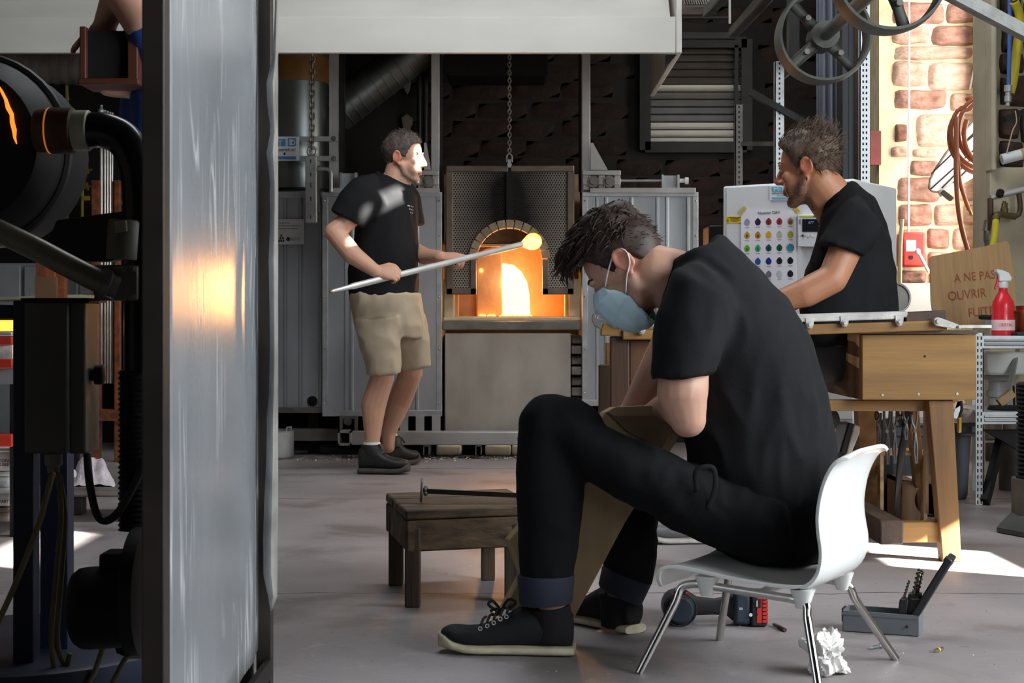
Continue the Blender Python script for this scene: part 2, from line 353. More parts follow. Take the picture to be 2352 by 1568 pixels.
for r in range(15):
    z = 1.02+r*.122; x = -.50+(r % 2)*.14-random.random()*.05
    while x < 1.9:
        if not (LX0-.2 < x < LX1+.2 and LZ0-.1 < z < LZ1+.1): place(random.choice(sm), 'stone', wall_back, (x, 10.0, z+random.uniform(-.008, .008)))
        x += .325+random.uniform(-.01, .02)
for (x0, y0, x1, y1) in ((920, 178, 944, 216), (922, 262, 948, 318)):       # patches of old white plaster
    MB().pprism([(x0, y0+8), ((x0+x1)/2, y0), (x1, y0+10), (x1-3, y1-8), ((x0+x1)/2+3, y1), (x0+4, (y0+y1)/2)], 9.985, .014).build('plaster_patch', M('old_plaster', (120, 108, 98), .9, 0, .2, 9), wall_back)
# ---- louvred window in the back wall
lv = bpy.data.objects.new('window_2', None); COL.objects.link(lv); WPOS['window_2'] = P(1596, 330, 9.99); lv.location = WPOS['window_2']; struct(lv)
fr = MB()
for x in (LX0, LX1): fr.span((x-.035, 9.93, LZ0-.04), (x+.035, 10.06, LZ1+.04))
for z in (LZ0-.02, LZ1+.02): fr.span((LX0, 9.93, z-.035), (LX1, 10.06, z+.035))
fr.span((P(1690, 0, 9.96).x-.012, 9.93, LZ0), (P(1690, 0, 9.96).x+.012, 9.98, LZ1))
fr.build('window_frame', dark_steel, lv)
slat_m = M('milky_slat', (206, 198, 184), .5, 0, .1, 6); nt = slat_m.node_tree
tr = nt.nodes.new('ShaderNodeBsdfTranslucent'); tr.inputs[0].default_value = (.8, .74, .64, 1); mxs = nt.nodes.new('ShaderNodeMixShader'); mxs.inputs[0].default_value = .5
nt.links.new(nt.nodes['Principled BSDF'].outputs[0], mxs.inputs[1]); nt.links.new(tr.outputs[0], mxs.inputs[2]); nt.links.new(mxs.outputs[0], nt.nodes['Material Output'].inputs[0])
slat_d = M('dim_slat', (104, 95, 84), .6, 0, .25, 7); nt = slat_d.node_tree  # dim copy of the milky slat, weaker daylight put into its colour
tr = nt.nodes.new('ShaderNodeBsdfTranslucent'); tr.inputs[0].default_value = (.26, .22, .18, 1); mxs = nt.nodes.new('ShaderNodeMixShader'); mxs.inputs[0].default_value = .22
nt.links.new(nt.nodes['Principled BSDF'].outputs[0], mxs.inputs[1]); nt.links.new(tr.outputs[0], mxs.inputs[2]); nt.links.new(mxs.outputs[0], nt.nodes['Material Output'].inputs[0])
pz = (LZ1-LZ0)/13
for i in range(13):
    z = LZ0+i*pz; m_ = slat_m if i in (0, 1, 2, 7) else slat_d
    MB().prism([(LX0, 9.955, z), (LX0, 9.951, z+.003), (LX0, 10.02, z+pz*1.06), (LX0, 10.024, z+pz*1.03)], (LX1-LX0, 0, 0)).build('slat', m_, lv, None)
    MB().span((LX0, 9.962, z-.004), (LX1, 9.985, z+.009)).build('slat_shade_line', black_iron, lv, None)  # dark bar drawing the shade line where two slats overlap
# ================================================================ extraction hood over the furnaces
Dh = 7.8; hx0, hx1 = -3.6, P(1566, 0, Dh).x; hz0, hz1 = P(0, 122, Dh).z, P(0, 38, Dh).z
hood_m = M('hood_sheet', (196, 194, 186), .5, .12, .10, 3, .04, 12, (.4, 1, 1))
hood = thing('extraction_hood', 'wide pale grey sheet metal extraction hood hanging over the furnaces', 'hood', ((hx0+hx1)/2, 8.6, hz0))
MB().span((hx0, Dh, hz0), (hx1-.03, Dh+.03, hz1)).build('front_lip', hood_m, hood, bevel=.004)
MB().prism([(hx0, Dh+.06, hz1-.01), (hx0, Dh+.09, hz1-.01), (hx0, 9.2, 3.9), (hx0, 9.17, 3.9)], (hx1-hx0-.05, 0, 0)).build('sloped_panel', hood_m, hood)
MB().prism([(hx1-.03, Dh-.005, hz0), (hx1-.03, Dh-.005, 3.9), (hx1-.03, 9.3, 3.9), (hx1-.03, 9.3, hz0)], (.03, 0, 0)).build('end_panel', hood_m, hood, bevel=.004)
MB().span((hx0, 9.2, 2.45), (hx1-.03, 9.23, 3.9)).build('rear_panel', hood_m, hood)
MB().prism([(P(1532, 0, Dh).x, Dh+.05, hz0), (P(1556, 0, Dh).x, Dh+.05, hz0), (P(1532, 0, Dh).x, Dh+.05, hz0-.06)], (0, .03, 0)).build('corner_gusset', dark_steel, hood)
MB().tube([(-.4, 8.5, 3.4), (-.4, 8.5, 4.2)], .2, 20).build('flue_pipe', zinc, hood)
# ================================================================ furnace: doors, perforated shield, fire box
fire = M('white_hot_chamber', (255, 240, 200), .8, 0, 0, emit=((1.0, .50, .13), 4.2))
ember = M('glowing_edge', (255, 190, 110), .8, 0, 0, emit=((1.0, .36, .06), 5.0))
refr = M('refractory_brick', (214, 178, 132), .9, 0, .16, 8, .3, 40)
refr_c = M('cream_fire_brick', (204, 192, 162), .9, 0, .12, 8, .3, 40)
soot_brick = M('sooty_arch_brick', (158, 142, 118), .9, 0, .3, 12, .3, 40)
fur = thing('glass_furnace', 'glass furnace with glowing arched mouth behind perforated steel shields', 'furnace', P(1176, 1040, 9.0))
# fire box shell
D0 = 9.0
fb = MB(); fb.pbox(1050, 560, 1300, 566, D0+.1, .45)                          # roof
fb.pbox(1044, 560, 1052, 728, D0+.02, .5); fb.pbox(1298, 560, 1306, 728, D0+.02, .5); fb.pbox(1044, 726, 1306, 732, D0, .6)
fb.build('fire_box', refr, fur)
# inner front with its arched opening, the sliding stone closes the left half
b = MB(); op = [(1118, 727), (1118, 640), (1124, 622), (1136, 610), (1155, 604), (1180, 608), (1198, 624), (1210, 645), (1216, 675), (1218, 727)]
outer = [(1052, 727), (1052, 640), (1060, 566), (1100, 566), (1150, 566), (1200, 566), (1260, 566), (1298, 600), (1298, 660), (1298, 727)]
Di = 9.24; n = len(op)
vs = [P(x, y, Di) for x, y in op]+[P(x, y, Di) for x, y in outer]; vs += [v+Vector((0, .07, 0)) for v in vs]
fs = [(i, i+1, n+i+1, n+i) for i in range(n-1)]+[(2*n+i, 3*n+i, 3*n+i+1, 2*n+i+1) for i in range(n-1)]+[(i, 2*n+i, 2*n+i+1, i+1) for i in range(n-1)]
b.add(vs, fs).build('inner_arch', refr, fur, None)
MB().pprism([(1094, 728), (1092, 600), (1098, 585), (1112, 572), (1134, 566), (1153, 566), (1155, 728)], Di-.07, .06).build('sliding_stone', refr, fur, None, bevel=.01)
MB().lathe([(.012, 0), (.012, .02)], P(1105, 621, Di-.08), (0, 1, 0), 12).build('peep_hole', ember, fur)
ch = MB(); ch.pbox(1090, 590, 1245, 740, Di+.42, .02); ch.pbox(1090, 590, 1096, 740, Di+.08, .35); ch.pbox(1239, 590, 1245, 740, Di+.08, .35); ch.pbox(1090, 584, 1245, 590, Di+.08, .35); ch.pbox(1090, 730, 1245, 740, Di+.08, .35)
ch.build('hot_chamber', fire, fur, None)
sill = MB(); rnd = random.Random(4)
for i in range(16):
    x = 1104+i*7.4; sill.ell(P(x, 725, Di-.1+rnd.random()*.06), (.012+.01*rnd.random(), .02, .006+.006*rnd.random()), nu=8, nv=5)
sill.build('molten_drips', ember, fur)
# hearth blocks and ledge
MB().pbox(1018, 640, 1044, 730, D0, .4).build('hearth_block', refr_c, fur, bevel=.01); MB().pbox(1306, 640, 1334, 730, D0, .4).build('hearth_block', refr_c, fur, bevel=.01)
MB().pbox(1018, 728, 1334, 738, D0-.04, .5).build('hearth_sill', refr_c, fur, bevel=.008)
MB().pbox(1016, 737, 1334, 758, D0-.08, .14).build('ledge_beam', dull_steel, fur, bevel=.006)
stain = M('stained_steel_panel', (184, 178, 168), .55, .25, .2, 6, .1, 25, (1, 1, .5), col2=(158, 150, 140))
MB().pbox(1022, 765, 1311, 996, D0-.06, .02).build('lower_panel', stain, fur, bevel=.004)
# perforated door shields
pm = M('perforated_sheet', (176, 168, 154), .42, .6, 0)
nt = pm.node_tree; n_, l_ = nt.nodes, nt.links; bs = n_['Principled BSDF']; tc = n_.new('ShaderNodeTexCoord'); sx = n_.new('ShaderNodeSeparateXYZ'); l_.new(tc.outputs['Object'], sx.inputs[0])
def mth(op_, a, b_=None, c_=None):
    q = n_.new('ShaderNodeMath'); q.operation = op_
    for i, x in enumerate((a, b_, c_)):
        if x is None: continue
        if isinstance(x, (int, float)): q.inputs[i].default_value = x
        else: l_.new(x, q.inputs[i])
    return q.outputs[0]
pt = .0150                                                                     # hole pitch, hexagonal
u_ = mth('DIVIDE', sx.outputs['X'], pt); v_ = mth('DIVIDE', sx.outputs['Z'], pt*1.732)
def lattice(ou, ov):
    a = mth('SUBTRACT', mth('FRACT', mth('ADD', u_, ou+100.0)), .5); b_ = mth('MULTIPLY', mth('SUBTRACT', mth('FRACT', mth('ADD', v_, ov+100.0)), .5), 1.732)
    return mth('ADD', mth('MULTIPLY', a, a), mth('MULTIPLY', b_, b_))
hole = mth('LESS_THAN', mth('MINIMUM', lattice(0, 0), lattice(.5, .5)), .095)
# soot above the arch
dv = n_.new('ShaderNodeVectorMath'); dv.operation = 'SUBTRACT'; cpt = P(1170, 480, 9.0)-P(1176, 1040, 9.0); dv.inputs[1].default_value = cpt; l_.new(tc.outputs['Object'], dv.inputs[0])
ds = n_.new('ShaderNodeVectorMath'); ds.operation = 'MULTIPLY'; ds.inputs[1].default_value = (1, 0, .62); l_.new(dv.outputs[0], ds.inputs[0])
ln = n_.new('ShaderNodeVectorMath'); ln.operation = 'LENGTH'; l_.new(ds.outputs[0], ln.inputs[0])
no_ = n_.new('ShaderNodeTexNoise'); no_.inputs['Scale'].default_value = 6; l_.new(tc.outputs['Object'], no_.inputs['Vector'])
sm_ = n_.new('ShaderNodeMapRange'); sm_.inputs['From Min'].default_value = .10; sm_.inputs['From Max'].default_value = .44; l_.new(mth('ADD', ln.outputs['Value'], mth('MULTIPLY', mth('SUBTRACT', no_.outputs['Fac'], .5), .12)), sm_.inputs['Value'])
mxa = n_.new('ShaderNodeMix'); mxa.data_type = 'RGBA'; mxa.inputs['A'].default_value = (*lin((34, 31, 29)), 1); mxa.inputs['B'].default_value = (*lin((186, 178, 164)), 1); l_.new(sm_.outputs[0], mxa.inputs['Factor']); l_.new(mxa.outputs['Result'], bs.inputs['Base Color'])
tb = n_.new('ShaderNodeBsdfTransparent'); ms_ = n_.new('ShaderNodeMixShader'); l_.new(hole, ms_.inputs[0]); l_.new(bs.outputs[0], ms_.inputs[1]); l_.new(tb.outputs[0], ms_.inputs[2]); l_.new(ms_.outputs[0], n_['Material Output'].inputs[0])
Ds = 8.93
AC = (1170, 598); R1, R2 = 74, 92                                              # arch centre and radii in picture units
def arcpx(r, a0, a1, k): return [(AC[0]+r*math.cos(math.radians(a0+(a1-a0)*i/k)), AC[1]-r*math.sin(math.radians(a0+(a1-a0)*i/k))) for i in range(k+1)]
sh_m = M('heat_tinted_frame', (112, 100, 90), .5, .6, .25, 9)
for side, xs, xo, a0, a1 in ((0, 1167, 1025, 92, 180), (1, 1173, 1318, 88, 0)):
    sh = MB(); outl = arcpx(R2-4, a0, a1, 10)
    poly = outl+[(outl[-1][0], 662), (xo, 662), (xo, 392), (xs, 392)]
    MB().pprism(poly, Ds+.03, .03).build('shield_backing', black_iron, fur, None)
    sheet = MB().pprism(poly, Ds, .004).build('perforated_sheet', pm, fur, None); sheet['label'] = 'perforated sheet, sooty above the arch'
    f = MB(); xi = xo+(14 if side == 0 else -14); f.pbox(min(xo, xi)-1, 380, max(xo, xi)+1, 676, Ds-.03, .05)
    xa = AC[0]+(-R1-2 if side == 0 else R1+2); xb = xa+(-14 if side == 0 else 14)
    f.pbox(min(xa, xb), 596, max(xa, xb), 676, Ds-.03, .05); f.pbox(min(xo, xa), 661, max(xo, xa), 676, Ds-.03, .05); f.pbox(min(xs, xo), 380, max(xs, xo), 394, Ds-.035, .06)
    f.build('shield_frame', sh_m, fur, bevel=.004)
MB().pbox(1163, 384, 1178, 516, Ds-.03, .04).build('centre_bar', black_iron, fur)
for k in range(13):                                                            # arch bricks, cut to wedges
    a = 4+k*172/13; a_ = a+172/13-1.6
    MB().prism([P(x, y, Ds-.035) for x, y in arcpx(R1+1, a, a_, 2)+arcpx(R2+2, a_, a, 2)], (0, .08, 0)).build('arch_brick', soot_brick, fur, None, bevel=.003)
# frame posts of the furnace
for x0, x1, yb in ((990, 1009, 440), (1336, 1356, 440)): MB().pbox(x0, 100, x1, yb, Ds, .08).build('upright', grey_paint, fur, bevel=.004)
for x0, x1 in ((1009, 1016), (1329, 1336)): MB().pbox(x0, 100, x1, 440, Ds+.05, .03).build('upright_flange', dark_steel, fur)
def bolt(b, p, r, ax=(0, -1, 0), h=.012): b.lathe([(r*1.7, 0), (r*1.7, h*.35), (r, h*.35), (r, h)], p, ax, 12)
# roller brackets left and right
for x0, x1, gx, bx in ((1338, 1426, (1357, 1396), (1363, 1399)), (926, 1008, (974, 990), (948, 984))):
    rb = MB(); rb.pbox(x0, 391, x1, 402, Ds-.05, .02); rb.pbox(x0, 408, x1, 424, Ds-.07, .03)
    for xx in (x0+8, (x0+x1)/2, x1-8): rb.pbox(xx-7, 402, xx+7, 436, Ds-.04, .02)
    rb.build('roller_bracket', grey_paint, fur, bevel=.003)
    MB().pprism([(gx[0], 328), (gx[0]+5, 328), (gx[1], 390), (gx[0], 390)], Ds-.02, .012).build('gusset', grey_paint, fur)
    bb = MB()
    for xx in bx: bolt(bb, P(xx, 417, Ds-.07), .02, h=.03)
    bb.build('roller_bolt', dull_steel, fur)
MB().tube([P(1426, 415, Ds), P(1524, 415, Ds)], .008, 10).build('slide_rod', galv, fur)
def ubracket(x0, x1, y0, y1, D):
    b = MB(); b.pbox(x0, y0+2, x1, y1, D+.03, .01); b.pbox(x0, y0, x0+5, y1, D-.02, .07); b.pbox(x1-5, y0, x1, y1, D-.02, .07); b.pbox(x0, y1-4, x1, y1, D-.02, .07); return b
ubracket(1520, 1561, 401, 438, Ds).build('end_bracket', galv, fur); ubracket(780, 820, 396, 440, Ds).build('end_bracket', galv, fur)
MB().lathe([(.012, 0), (.012, .03), (.02, .03), (.02, .05)], P(1561, 415, Ds), (1, 0, 0), 12).build('end_knob', white_plate, fur)
# zinc sliding doors
def door(x0, x1, y0, y1, label, ribs):
    d = bpy.data.objects.new('sliding_door', None); COL.objects.link(d); d.parent = fur; WPOS[d.name] = WPOS[fur.name]; d['label'] = label
    MB().pbox(x0, y0, x1, y1, Ds-.03, .05).build('door_sheet', zinc, d, bevel=.004)
    e = MB(); e.pbox(x0, y0, x0+13, y1, Ds-.036, .01); e.pbox(x1-13, y0, x1, y1, Ds-.036, .01); e.pbox(x0, y1-14, x1, y1, Ds-.05, .02); e.pbox(x0, y0, x1, y0+10, Ds-.045, .016)
    e.build('edge_angle', galv, d, bevel=.002)
    for x in ribs:
        r = MB(); r.prism([P(x-5, y0+12, Ds-.03), P(x-2, y0+12, Ds-.042), P(x+2, y0+12, Ds-.042), P(x+5, y0+12, Ds-.03)], P(0, y1-16, Ds)-P(0, y0+12, Ds)); r.build('pressed_rib', zinc, d)
    for yy in (y0+20, y0+100, y0+240, y0+360, y1-30):
        for x in (x0+6, x1-6): MB().ell(P(x, yy, Ds-.037), .006, nu=8, nv=6).build('rivet', chrome, d)
    MB().pbox(x0+18, y0-10, x1-6, y0+2, Ds-.06, .05).build('top_rail', grey_paint, d, bevel=.003)
door(740, 1015, 441, 956, 'bluish zinc door with riveted edges', (795, 808, 875, 940, 958)); door(1337, 1604, 441, 932, 'pale zinc door with pressed ribs', (1372, 1392, 1450, 1510, 1532, 1580))
# base frame
bt = MB(); bt.pbox(806, 991, 1400, 1022, 8.78, .09); bt.build('base_tube', grey_paint, fur, bevel=.006)
t = MB()
for a_ in ((776, 990, 806, 994), (776, 1018, 806, 1023), (776, 990, 780, 1023), (802, 990, 806, 1023)): t.pbox(*a_, 8.74, .2)
t.build('tube_end', grey_paint, fur)
MB().pbox(635, 985, 776, 1012, 9.02, .1).build('rear_tube', dull_steel, fur)
MB().pbox(620, 936, 742, 948, 9.0, .05).build('rear_tube', dull_steel, fur)
for x in (918, 955, 992): MB().pbox(x, 955, x+19, 990, 8.86, .04).build('base_stud', grey_paint, fur)
c = MB(); c.pbox(780, 955, 786, 990, 8.84, .06); c.pbox(814, 955, 820, 990, 8.84, .06); c.pbox(780, 955, 820, 962, 8.88, .02); bolt(c, P(799, 968, 8.88), .014); c.build('caster_bracket', dull_steel, fur)
for x in (978, 1098):
    q = MB(); q.pbox(x-6, 1022, x-4, 1044, 8.84, .25); q.pbox(x+6, 1022, x+8, 1044, 8.84, .25); q.pbox(x-6, 1022, x+8, 1025, 8.84, .25); q.build('base_foot', galv, fur)
for x0, x1 in ((1002, 1060), (1114, 1174), (1176, 1230), (1310, 1370)): MB().pbox(x0, 1022, x1, 1046, 8.95, .3).build('support_brick', refr_c, fur, bevel=.012)
kk = 0
for y in range(770, 985, 24):
    MB().pbox(1313, y, 1336, y+19, Ds+(.02 if kk % 2 else .05), .2).build('insulation_brick', M('grimy_brick', (120, 112, 102), .9, 0, .3, 12, .3, 40), fur, bevel=.006); kk += 1
# insulated body behind the doors, so the gaps look into something solid
MB().pbox(748, 452, 1010, 950, 9.06, .8).build('insulated_body', dull_steel, fur); MB().pbox(1342, 452, 1600, 930, 9.06, .8).build('insulated_body', dull_steel, fur)
MB().pbox(1020, 770, 1330, 990, 9.1, .7).build('insulated_body', dull_steel, fur)
MB().pbox(1020, 400, 1332, 558, 9.28, .5).build('insulated_body', soot_brick, fur)
light('furnace_fire', 'AREA', P(1186, 668, Di-.005), 7.5, (1.0, .46, .14), (.15, .29), (0, -1, -.12))
light('furnace_fire_box', 'POINT', P(1178, 650, 9.12), 1.3, (1.0, .60, .30), .05)
# chains
def chain(top, bottom, name, parent, r=.004, L=.036):
    top, bottom = Vector(top), Vector(bottom); n = int((top-bottom).length/(L*.72)); b = MB()
    for i in range(n):
        c_ = top.lerp(bottom, (i+.5)/n); u = X3 if i % 2 else Y3
        b.tube([c_+u*math.cos(a)*L*.28+Z3*math.sin(a)*L*.5 for a in [2*math.pi*k/8 for k in range(8)]], r, 5, closed=True)
    o = b.build(name, dull_steel, parent); o['kind'] = 'stuff'; return o
chain(P(1170, 100, 8.86), P(1170, 350, 8.86), 'lift_chain', fur, .0035, .03)
sk = MB(); sk.tube([P(1164, 372, 8.86), P(1164, 358, 8.86), P(1170, 352, 8.86), P(1176, 358, 8.86), P(1176, 372, 8.86)], .004, 6); bolt(sk, P(1170, 378, 8.88), .008); sk.pbox(1167, 366, 1173, 384, 8.87, .02); sk.build('shackle', galv, fur)
# dark hopper above
tag(MB().pprism([(1022, 122), (1258, 122), (1258, 166), (1252, 173), (1030, 173), (1022, 160)], 9.3, .4).build('dark_hopper', black_iron), 'black sheet hopper tucked under the hood above the furnace shields', 'hopper')
# pot in front of the furnace base
pot = thing('aluminium_pot', 'small aluminium pot with loop handle on floor beside metal strip edge', 'pot', P(646, 1050, FD(1052)))
pd = FD(1052); pr = .105
pc = Vector((P(632, 0, pd).x, pd, 0))
MB().lathe([(pr*.9, 0), (pr, .012), (pr, .15), (pr*1.03, .153), (pr*1.03, .157), (pr*.95, .155), (pr*.94, .02), (.01, .015)], pc, Z3, 28).build('pot_body', galv, pot)
MB().tube([pc+Vector((pr*.86, -.03, .15)), pc+Vector((pr*.9, -.03, .178)), pc+Vector((pr*.72, -.07, .178)), pc+Vector((pr*.68, -.07, .15))], .005, 6).build('pot_handle', galv, pot)
# glass shards swept along the base
sh = MB(); rnd = random.Random(3)
for i in range(420):
    x = rnd.uniform(690, 1190); d = rnd.gauss(8.82, .09); c_ = Vector((P(x, 0, 8.8).x, min(d, 9.0), .003)); s_ = rnd.uniform(.004, .013)
    pts = [c_+Vector((rnd.uniform(-s_, s_), rnd.uniform(-s_, s_), rnd.uniform(-.002, s_*.7))) for _ in range(4)]
    sh.add(pts, [(0, 1, 2), (0, 2, 3), (0, 3, 1), (1, 3, 2)])
o = sh.build('glass_shards', M('broken_glass', (220, 222, 224), .15, 0, 0, spec=.8), None, None); tag(o, 'white crumbs of broken glass swept along the furnace base', 'shards', kind='stuff')
# ================================================================ annealing kiln left of the furnace, with flue
kiln = thing('annealing_kiln', 'dark zinc clad kiln with flue drum, half hidden by the metal sheet', 'kiln', P(640, 1045, 9.2))
Dk = 9.12
MB().pbox(300, 441, 744, 938, Dk, .6).build('zinc_casing', zinc, kiln)
for x in (655, 690, 736, 420, 470, 560):
    r = MB(); r.prism([P(x-5, 450, Dk), P(x-2, 450, Dk-.012), P(x+2, 450, Dk-.012), P(x+5, 450, Dk)], P(0, 935, Dk)-P(0, 450, Dk)); r.build('pressed_rib', zinc, kiln)
MB().pbox(300, 440, 744, 454, Dk-.03, .1).build('top_angle', galv, kiln)
MB().lathe([(.012, 0), (.03, 0), (.03, .006), (.001, .006)], P(717, 921, Dk-.008), (0, 1, 0), 16).build('round_vent', dark_steel, kiln)
ky0, ky1 = P(0, 445, 9.4).z, P(0, 60, 9.4).z; kr = .185; kc = P(684, 0, 9.5)
MB().lathe([(kr, 0), (kr, 2.42-ky0)], (kc.x, 9.5, ky0), Z3, 36).build('flue_drum', flue_m, kiln)
MB().lathe([(kr+.006, 0), (kr+.006, .16)], (kc.x, 9.5, P(0, 188, 9.4).z), Z3, 36).build('rusty_band', M('rusted_band', (142, 98, 50), .6, .3, .2, 8), kiln)
MB().lathe([(kr+.01, 0), (kr+.01, .02)], (kc.x, 9.5, P(0, 440, 9.4).z), Z3, 36).build('drum_foot_ring', dark_steel, kiln)
MB().pbox(756, 100, 776, 440, 9.15, .08).build('upright', grey_paint, kiln); MB().pbox(779, 100, 791, 440, 9.2, .06).build('upright', dark_steel, kiln)
for y in (313, 358): MB().pbox(600, y, 776, y+11, 9.12, .03).build('cross_bar', grey_paint, kiln)
for y in (318, 364): bb = MB(); bolt(bb, P(766, y, 9.12), .009); bb.build('bolt', dull_steel, kiln)
for xx in (330, 720): MB().span((P(xx, 0, 9.2).x-.03, 9.2, 0), (P(xx, 0, 9.2).x+.03, 9.26, P(0, 937, 9.2).z)).build('kiln_leg', dark_steel, kiln)
# maker's plate
pl = MB().pbox(600, 314, 687, 369, 9.08, .01).build('maker_plate', white_plate, kiln)
q = MB(); q.pbox(622, 319, 656, 336, 9.078, .003); q.pbox(661, 317, 680, 336, 9.078, .003); q.pbox(606, 359, 680, 366, 9.078, .003); q.build('blue_field', blue_ink, pl)
text('lettering', 'M·T', P(618, 335, 9.076), X3, Z3, .045, white_plate, pl, wide=1.05); text('lettering', 'Forni Industriali srl', P(679, 347, 9.077), X3, Z3, .026, ink, pl, align='RIGHT')
q = MB(); lg = [(664, 333), (664, 320), (671, 320), (671, 323), (667, 323), (667, 330), (671, 330), (671, 333)]; q.pprism(lg, 9.075, .002); q.tube([P(673+4*math.cos(a), 327-5*math.sin(a), 9.075) for a in [k*math.pi/4 for k in range(8)]], .003, 5, closed=True); q.build('emblem', white_plate, pl)
q = MB(); q.ell(P(653.5, 353, 9.077), (.006, .002, .008), nu=8, nv=6); q.build('small_emblem', ink, pl)
# information plaque
pq = tag(MB().pbox(618, 503, 699, 561, Dk-.02, .008).build('information_plaque', white_plate), 'white plaque of grey text and small logos on the dark zinc kiln', 'plaque')
gtx = M('grey_print', (150, 152, 154), .6, 0, 0)
def print_line(x0, x1, y, h_):                          # a line of print too small to read in the picture: word by word
    b = MB(); x = x0; r_ = random.Random(int(y*7))
    while x < x1-3: w_ = min(r_.uniform(2.5, 8), x1-x); b.pbox(x, y-h_, x+w_, y, Dk-.021, .001); x += w_+1.6
    o = b.build('line_of_print', gtx, pq, None); o['kind'] = 'stuff'
for y, x1 in ((513, 668), (519.5, 690), (526, 687)): print_line(634, x1, y, 2.2)
q = MB()
for a_, b_ in ((646, 541), (644, 547), (650, 547), (646, 553), (651, 553), (641, 553)): q.ell(P(a_, b_, Dk-.021), (.006, .002, .0075), nu=8, nv=6)
q.build('leaf_logo', M('green_print', (40, 92, 48), .6, 0, 0), pq); MB().lathe([(.012, 0), (.012, .003)], P(662, 549, Dk-.022), (0, 1, 0), 14).build('round_logo', M('navy_print', (40, 60, 120), .6, 0, 0), pq)
print_line(668, 690, 547, 1.6); print_line(668, 692, 551.5, 1.6)
# counterweight on its chain
cw = thing('counterweight', 'grey steel counterweight box hanging on a chain beside the zinc door', 'counterweight', P(715, 510, 8.9))
MB().pbox(701, 358, 727, 511, 8.85, .07).build('weight_box', galv, cw, bevel=.004)
w_ = MB(); [w_.pbox(713, y, 715, y+9, 8.847, .004) for y in (366, 396, 420, 452, 494)]; w_.build('tack_weld', chrome, cw)
MB().tube([P(717+10*math.cos(a), 348-10*math.sin(a), 8.88) for a in [2*math.pi*k/16 for k in range(16)]], .008, 8, closed=True).build('lifting_ring', galv, cw)
chain(P(717, 90, 8.88), P(717, 340, 8.88), 'chain', cw, .006, .045)
MB().tube(spline([P(730, 388, 8.86), P(748, 388, 8.86), P(757, 392, 8.86), P(760, 402, 8.86), P(760, 440, 8.86)], 5), .011, 10).build('bent_handle', galv, cw)
MB().pbox(727, 380, 733, 486, 8.87, .06).build('side_flange', dull_steel, cw)
# diagonal spiral duct
a, b_ = P(770, 262, 9.6), P(985, 95, 9.6); d = (b_-a); Ld = d.length; prof = []
for i in range(13):
    t_ = i*Ld/12; prof += [(.121, t_), (.121, t_+Ld/12*.86), (.128, t_+Ld/12*.88), (.128, t_+Ld/12*.96)]
tag(MB().lathe(prof, a, d, 32).build('spiral_duct', flue_m, None, 30), 'ribbed silver air duct slanting up behind the standing man', 'duct')
for k, x in enumerate((963, 977)):
    b = MB().tube([P(x, 100, 9.75), P(x, 425, 9.75)], .0165, 12)
    for y in (193, 206, 260): b.tube([P(x, y, 9.75), P(x, y+3, 9.75)], .021, 12)
    tag(b.build('dark_pipe', dark_steel), ('dark vertical pipe just right of the slanting duct' if k == 0 else 'second dark vertical pipe, next to the pale furnace upright'), 'pipe', 'vertical pipes on the back wall')
# ================================================================ heat shield of sheet metal, runs away from the camera on the left
shield = thing('heat_shield', 'tall shiny sheet metal heat shield between dark steel posts, smeared with drips', 'shield', (-.5, 2.7, 0))
A, B = Vector((P(386, 0, 2.2).x, 2.2, 0)), Vector((P(593, 0, 3.2).x, 3.2, 0))
sm = M('smeared_aluminium', (156, 162, 167), .25, .62, .10, 3, 0, 1, (1, 1, .2))
nt = sm.node_tree; n_, l_ = nt.nodes, nt.links; bs = n_['Principled BSDF']
tc = n_.new('ShaderNodeTexCoord'); mp = n_.new('ShaderNodeMapping'); mp.inputs['Scale'].default_value = (7, 7, .8); l_.new(tc.outputs['Object'], mp.inputs[0])
nz = n_.new('ShaderNodeTexNoise'); nz.inputs['Scale'].default_value = 1.6; nz.inputs['Detail'].default_value = 3; nz.inputs['Distortion'].default_value = 1.2; l_.new(mp.outputs[0], nz.inputs['Vector'])
nr = n_.new('ShaderNodeMath'); nr.operation = 'SUBTRACT'; nr.inputs[1].default_value = .5; l_.new(nz.outputs['Fac'], nr.inputs[0])
na = n_.new('ShaderNodeMath'); na.operation = 'ABSOLUTE'; l_.new(nr.outputs[0], na.inputs[0])
mr = n_.new('ShaderNodeMapRange'); mr.inputs['From Min'].default_value = .0; mr.inputs['From Max'].default_value = .03; mr.inputs['To Min'].default_value = 1; mr.inputs['To Max'].default_value = 0; l_.new(na.outputs[0], mr.inputs['Value'])
n3 = n_.new('ShaderNodeTexNoise'); n3.inputs['Scale'].default_value = 3.5; l_.new(tc.outputs['Object'], n3.inputs['Vector'])
m3 = n_.new('ShaderNodeMapRange'); m3.inputs['From Min'].default_value = .48; m3.inputs['From Max'].default_value = .62; m3.inputs['To Max'].default_value = .7; l_.new(n3.outputs['Fac'], m3.inputs['Value'])
mm = n_.new('ShaderNodeMath'); mm.operation = 'MULTIPLY'; l_.new(mr.outputs[0], mm.inputs[0]); l_.new(m3.outputs[0], mm.inputs[1])
base = bs.inputs['Base Color'].links[0].from_socket
mx = n_.new('ShaderNodeMix'); mx.data_type = 'RGBA'; l_.new(mm.outputs[0], mx.inputs['Factor']); l_.new(base, mx.inputs['A']); mx.inputs['B'].default_value = (*lin((226, 230, 230)), 1); l_.new(mx.outputs['Result'], bs.inputs['Base Color'])
me_ = n_.new('ShaderNodeMath'); me_.operation = 'MULTIPLY_ADD'; me_.inputs[1].default_value = -.4; me_.inputs[2].default_value = .45; l_.new(mm.outputs[0], me_.inputs[0]); l_.new(me_.outputs[0], bs.inputs['Metallic'])
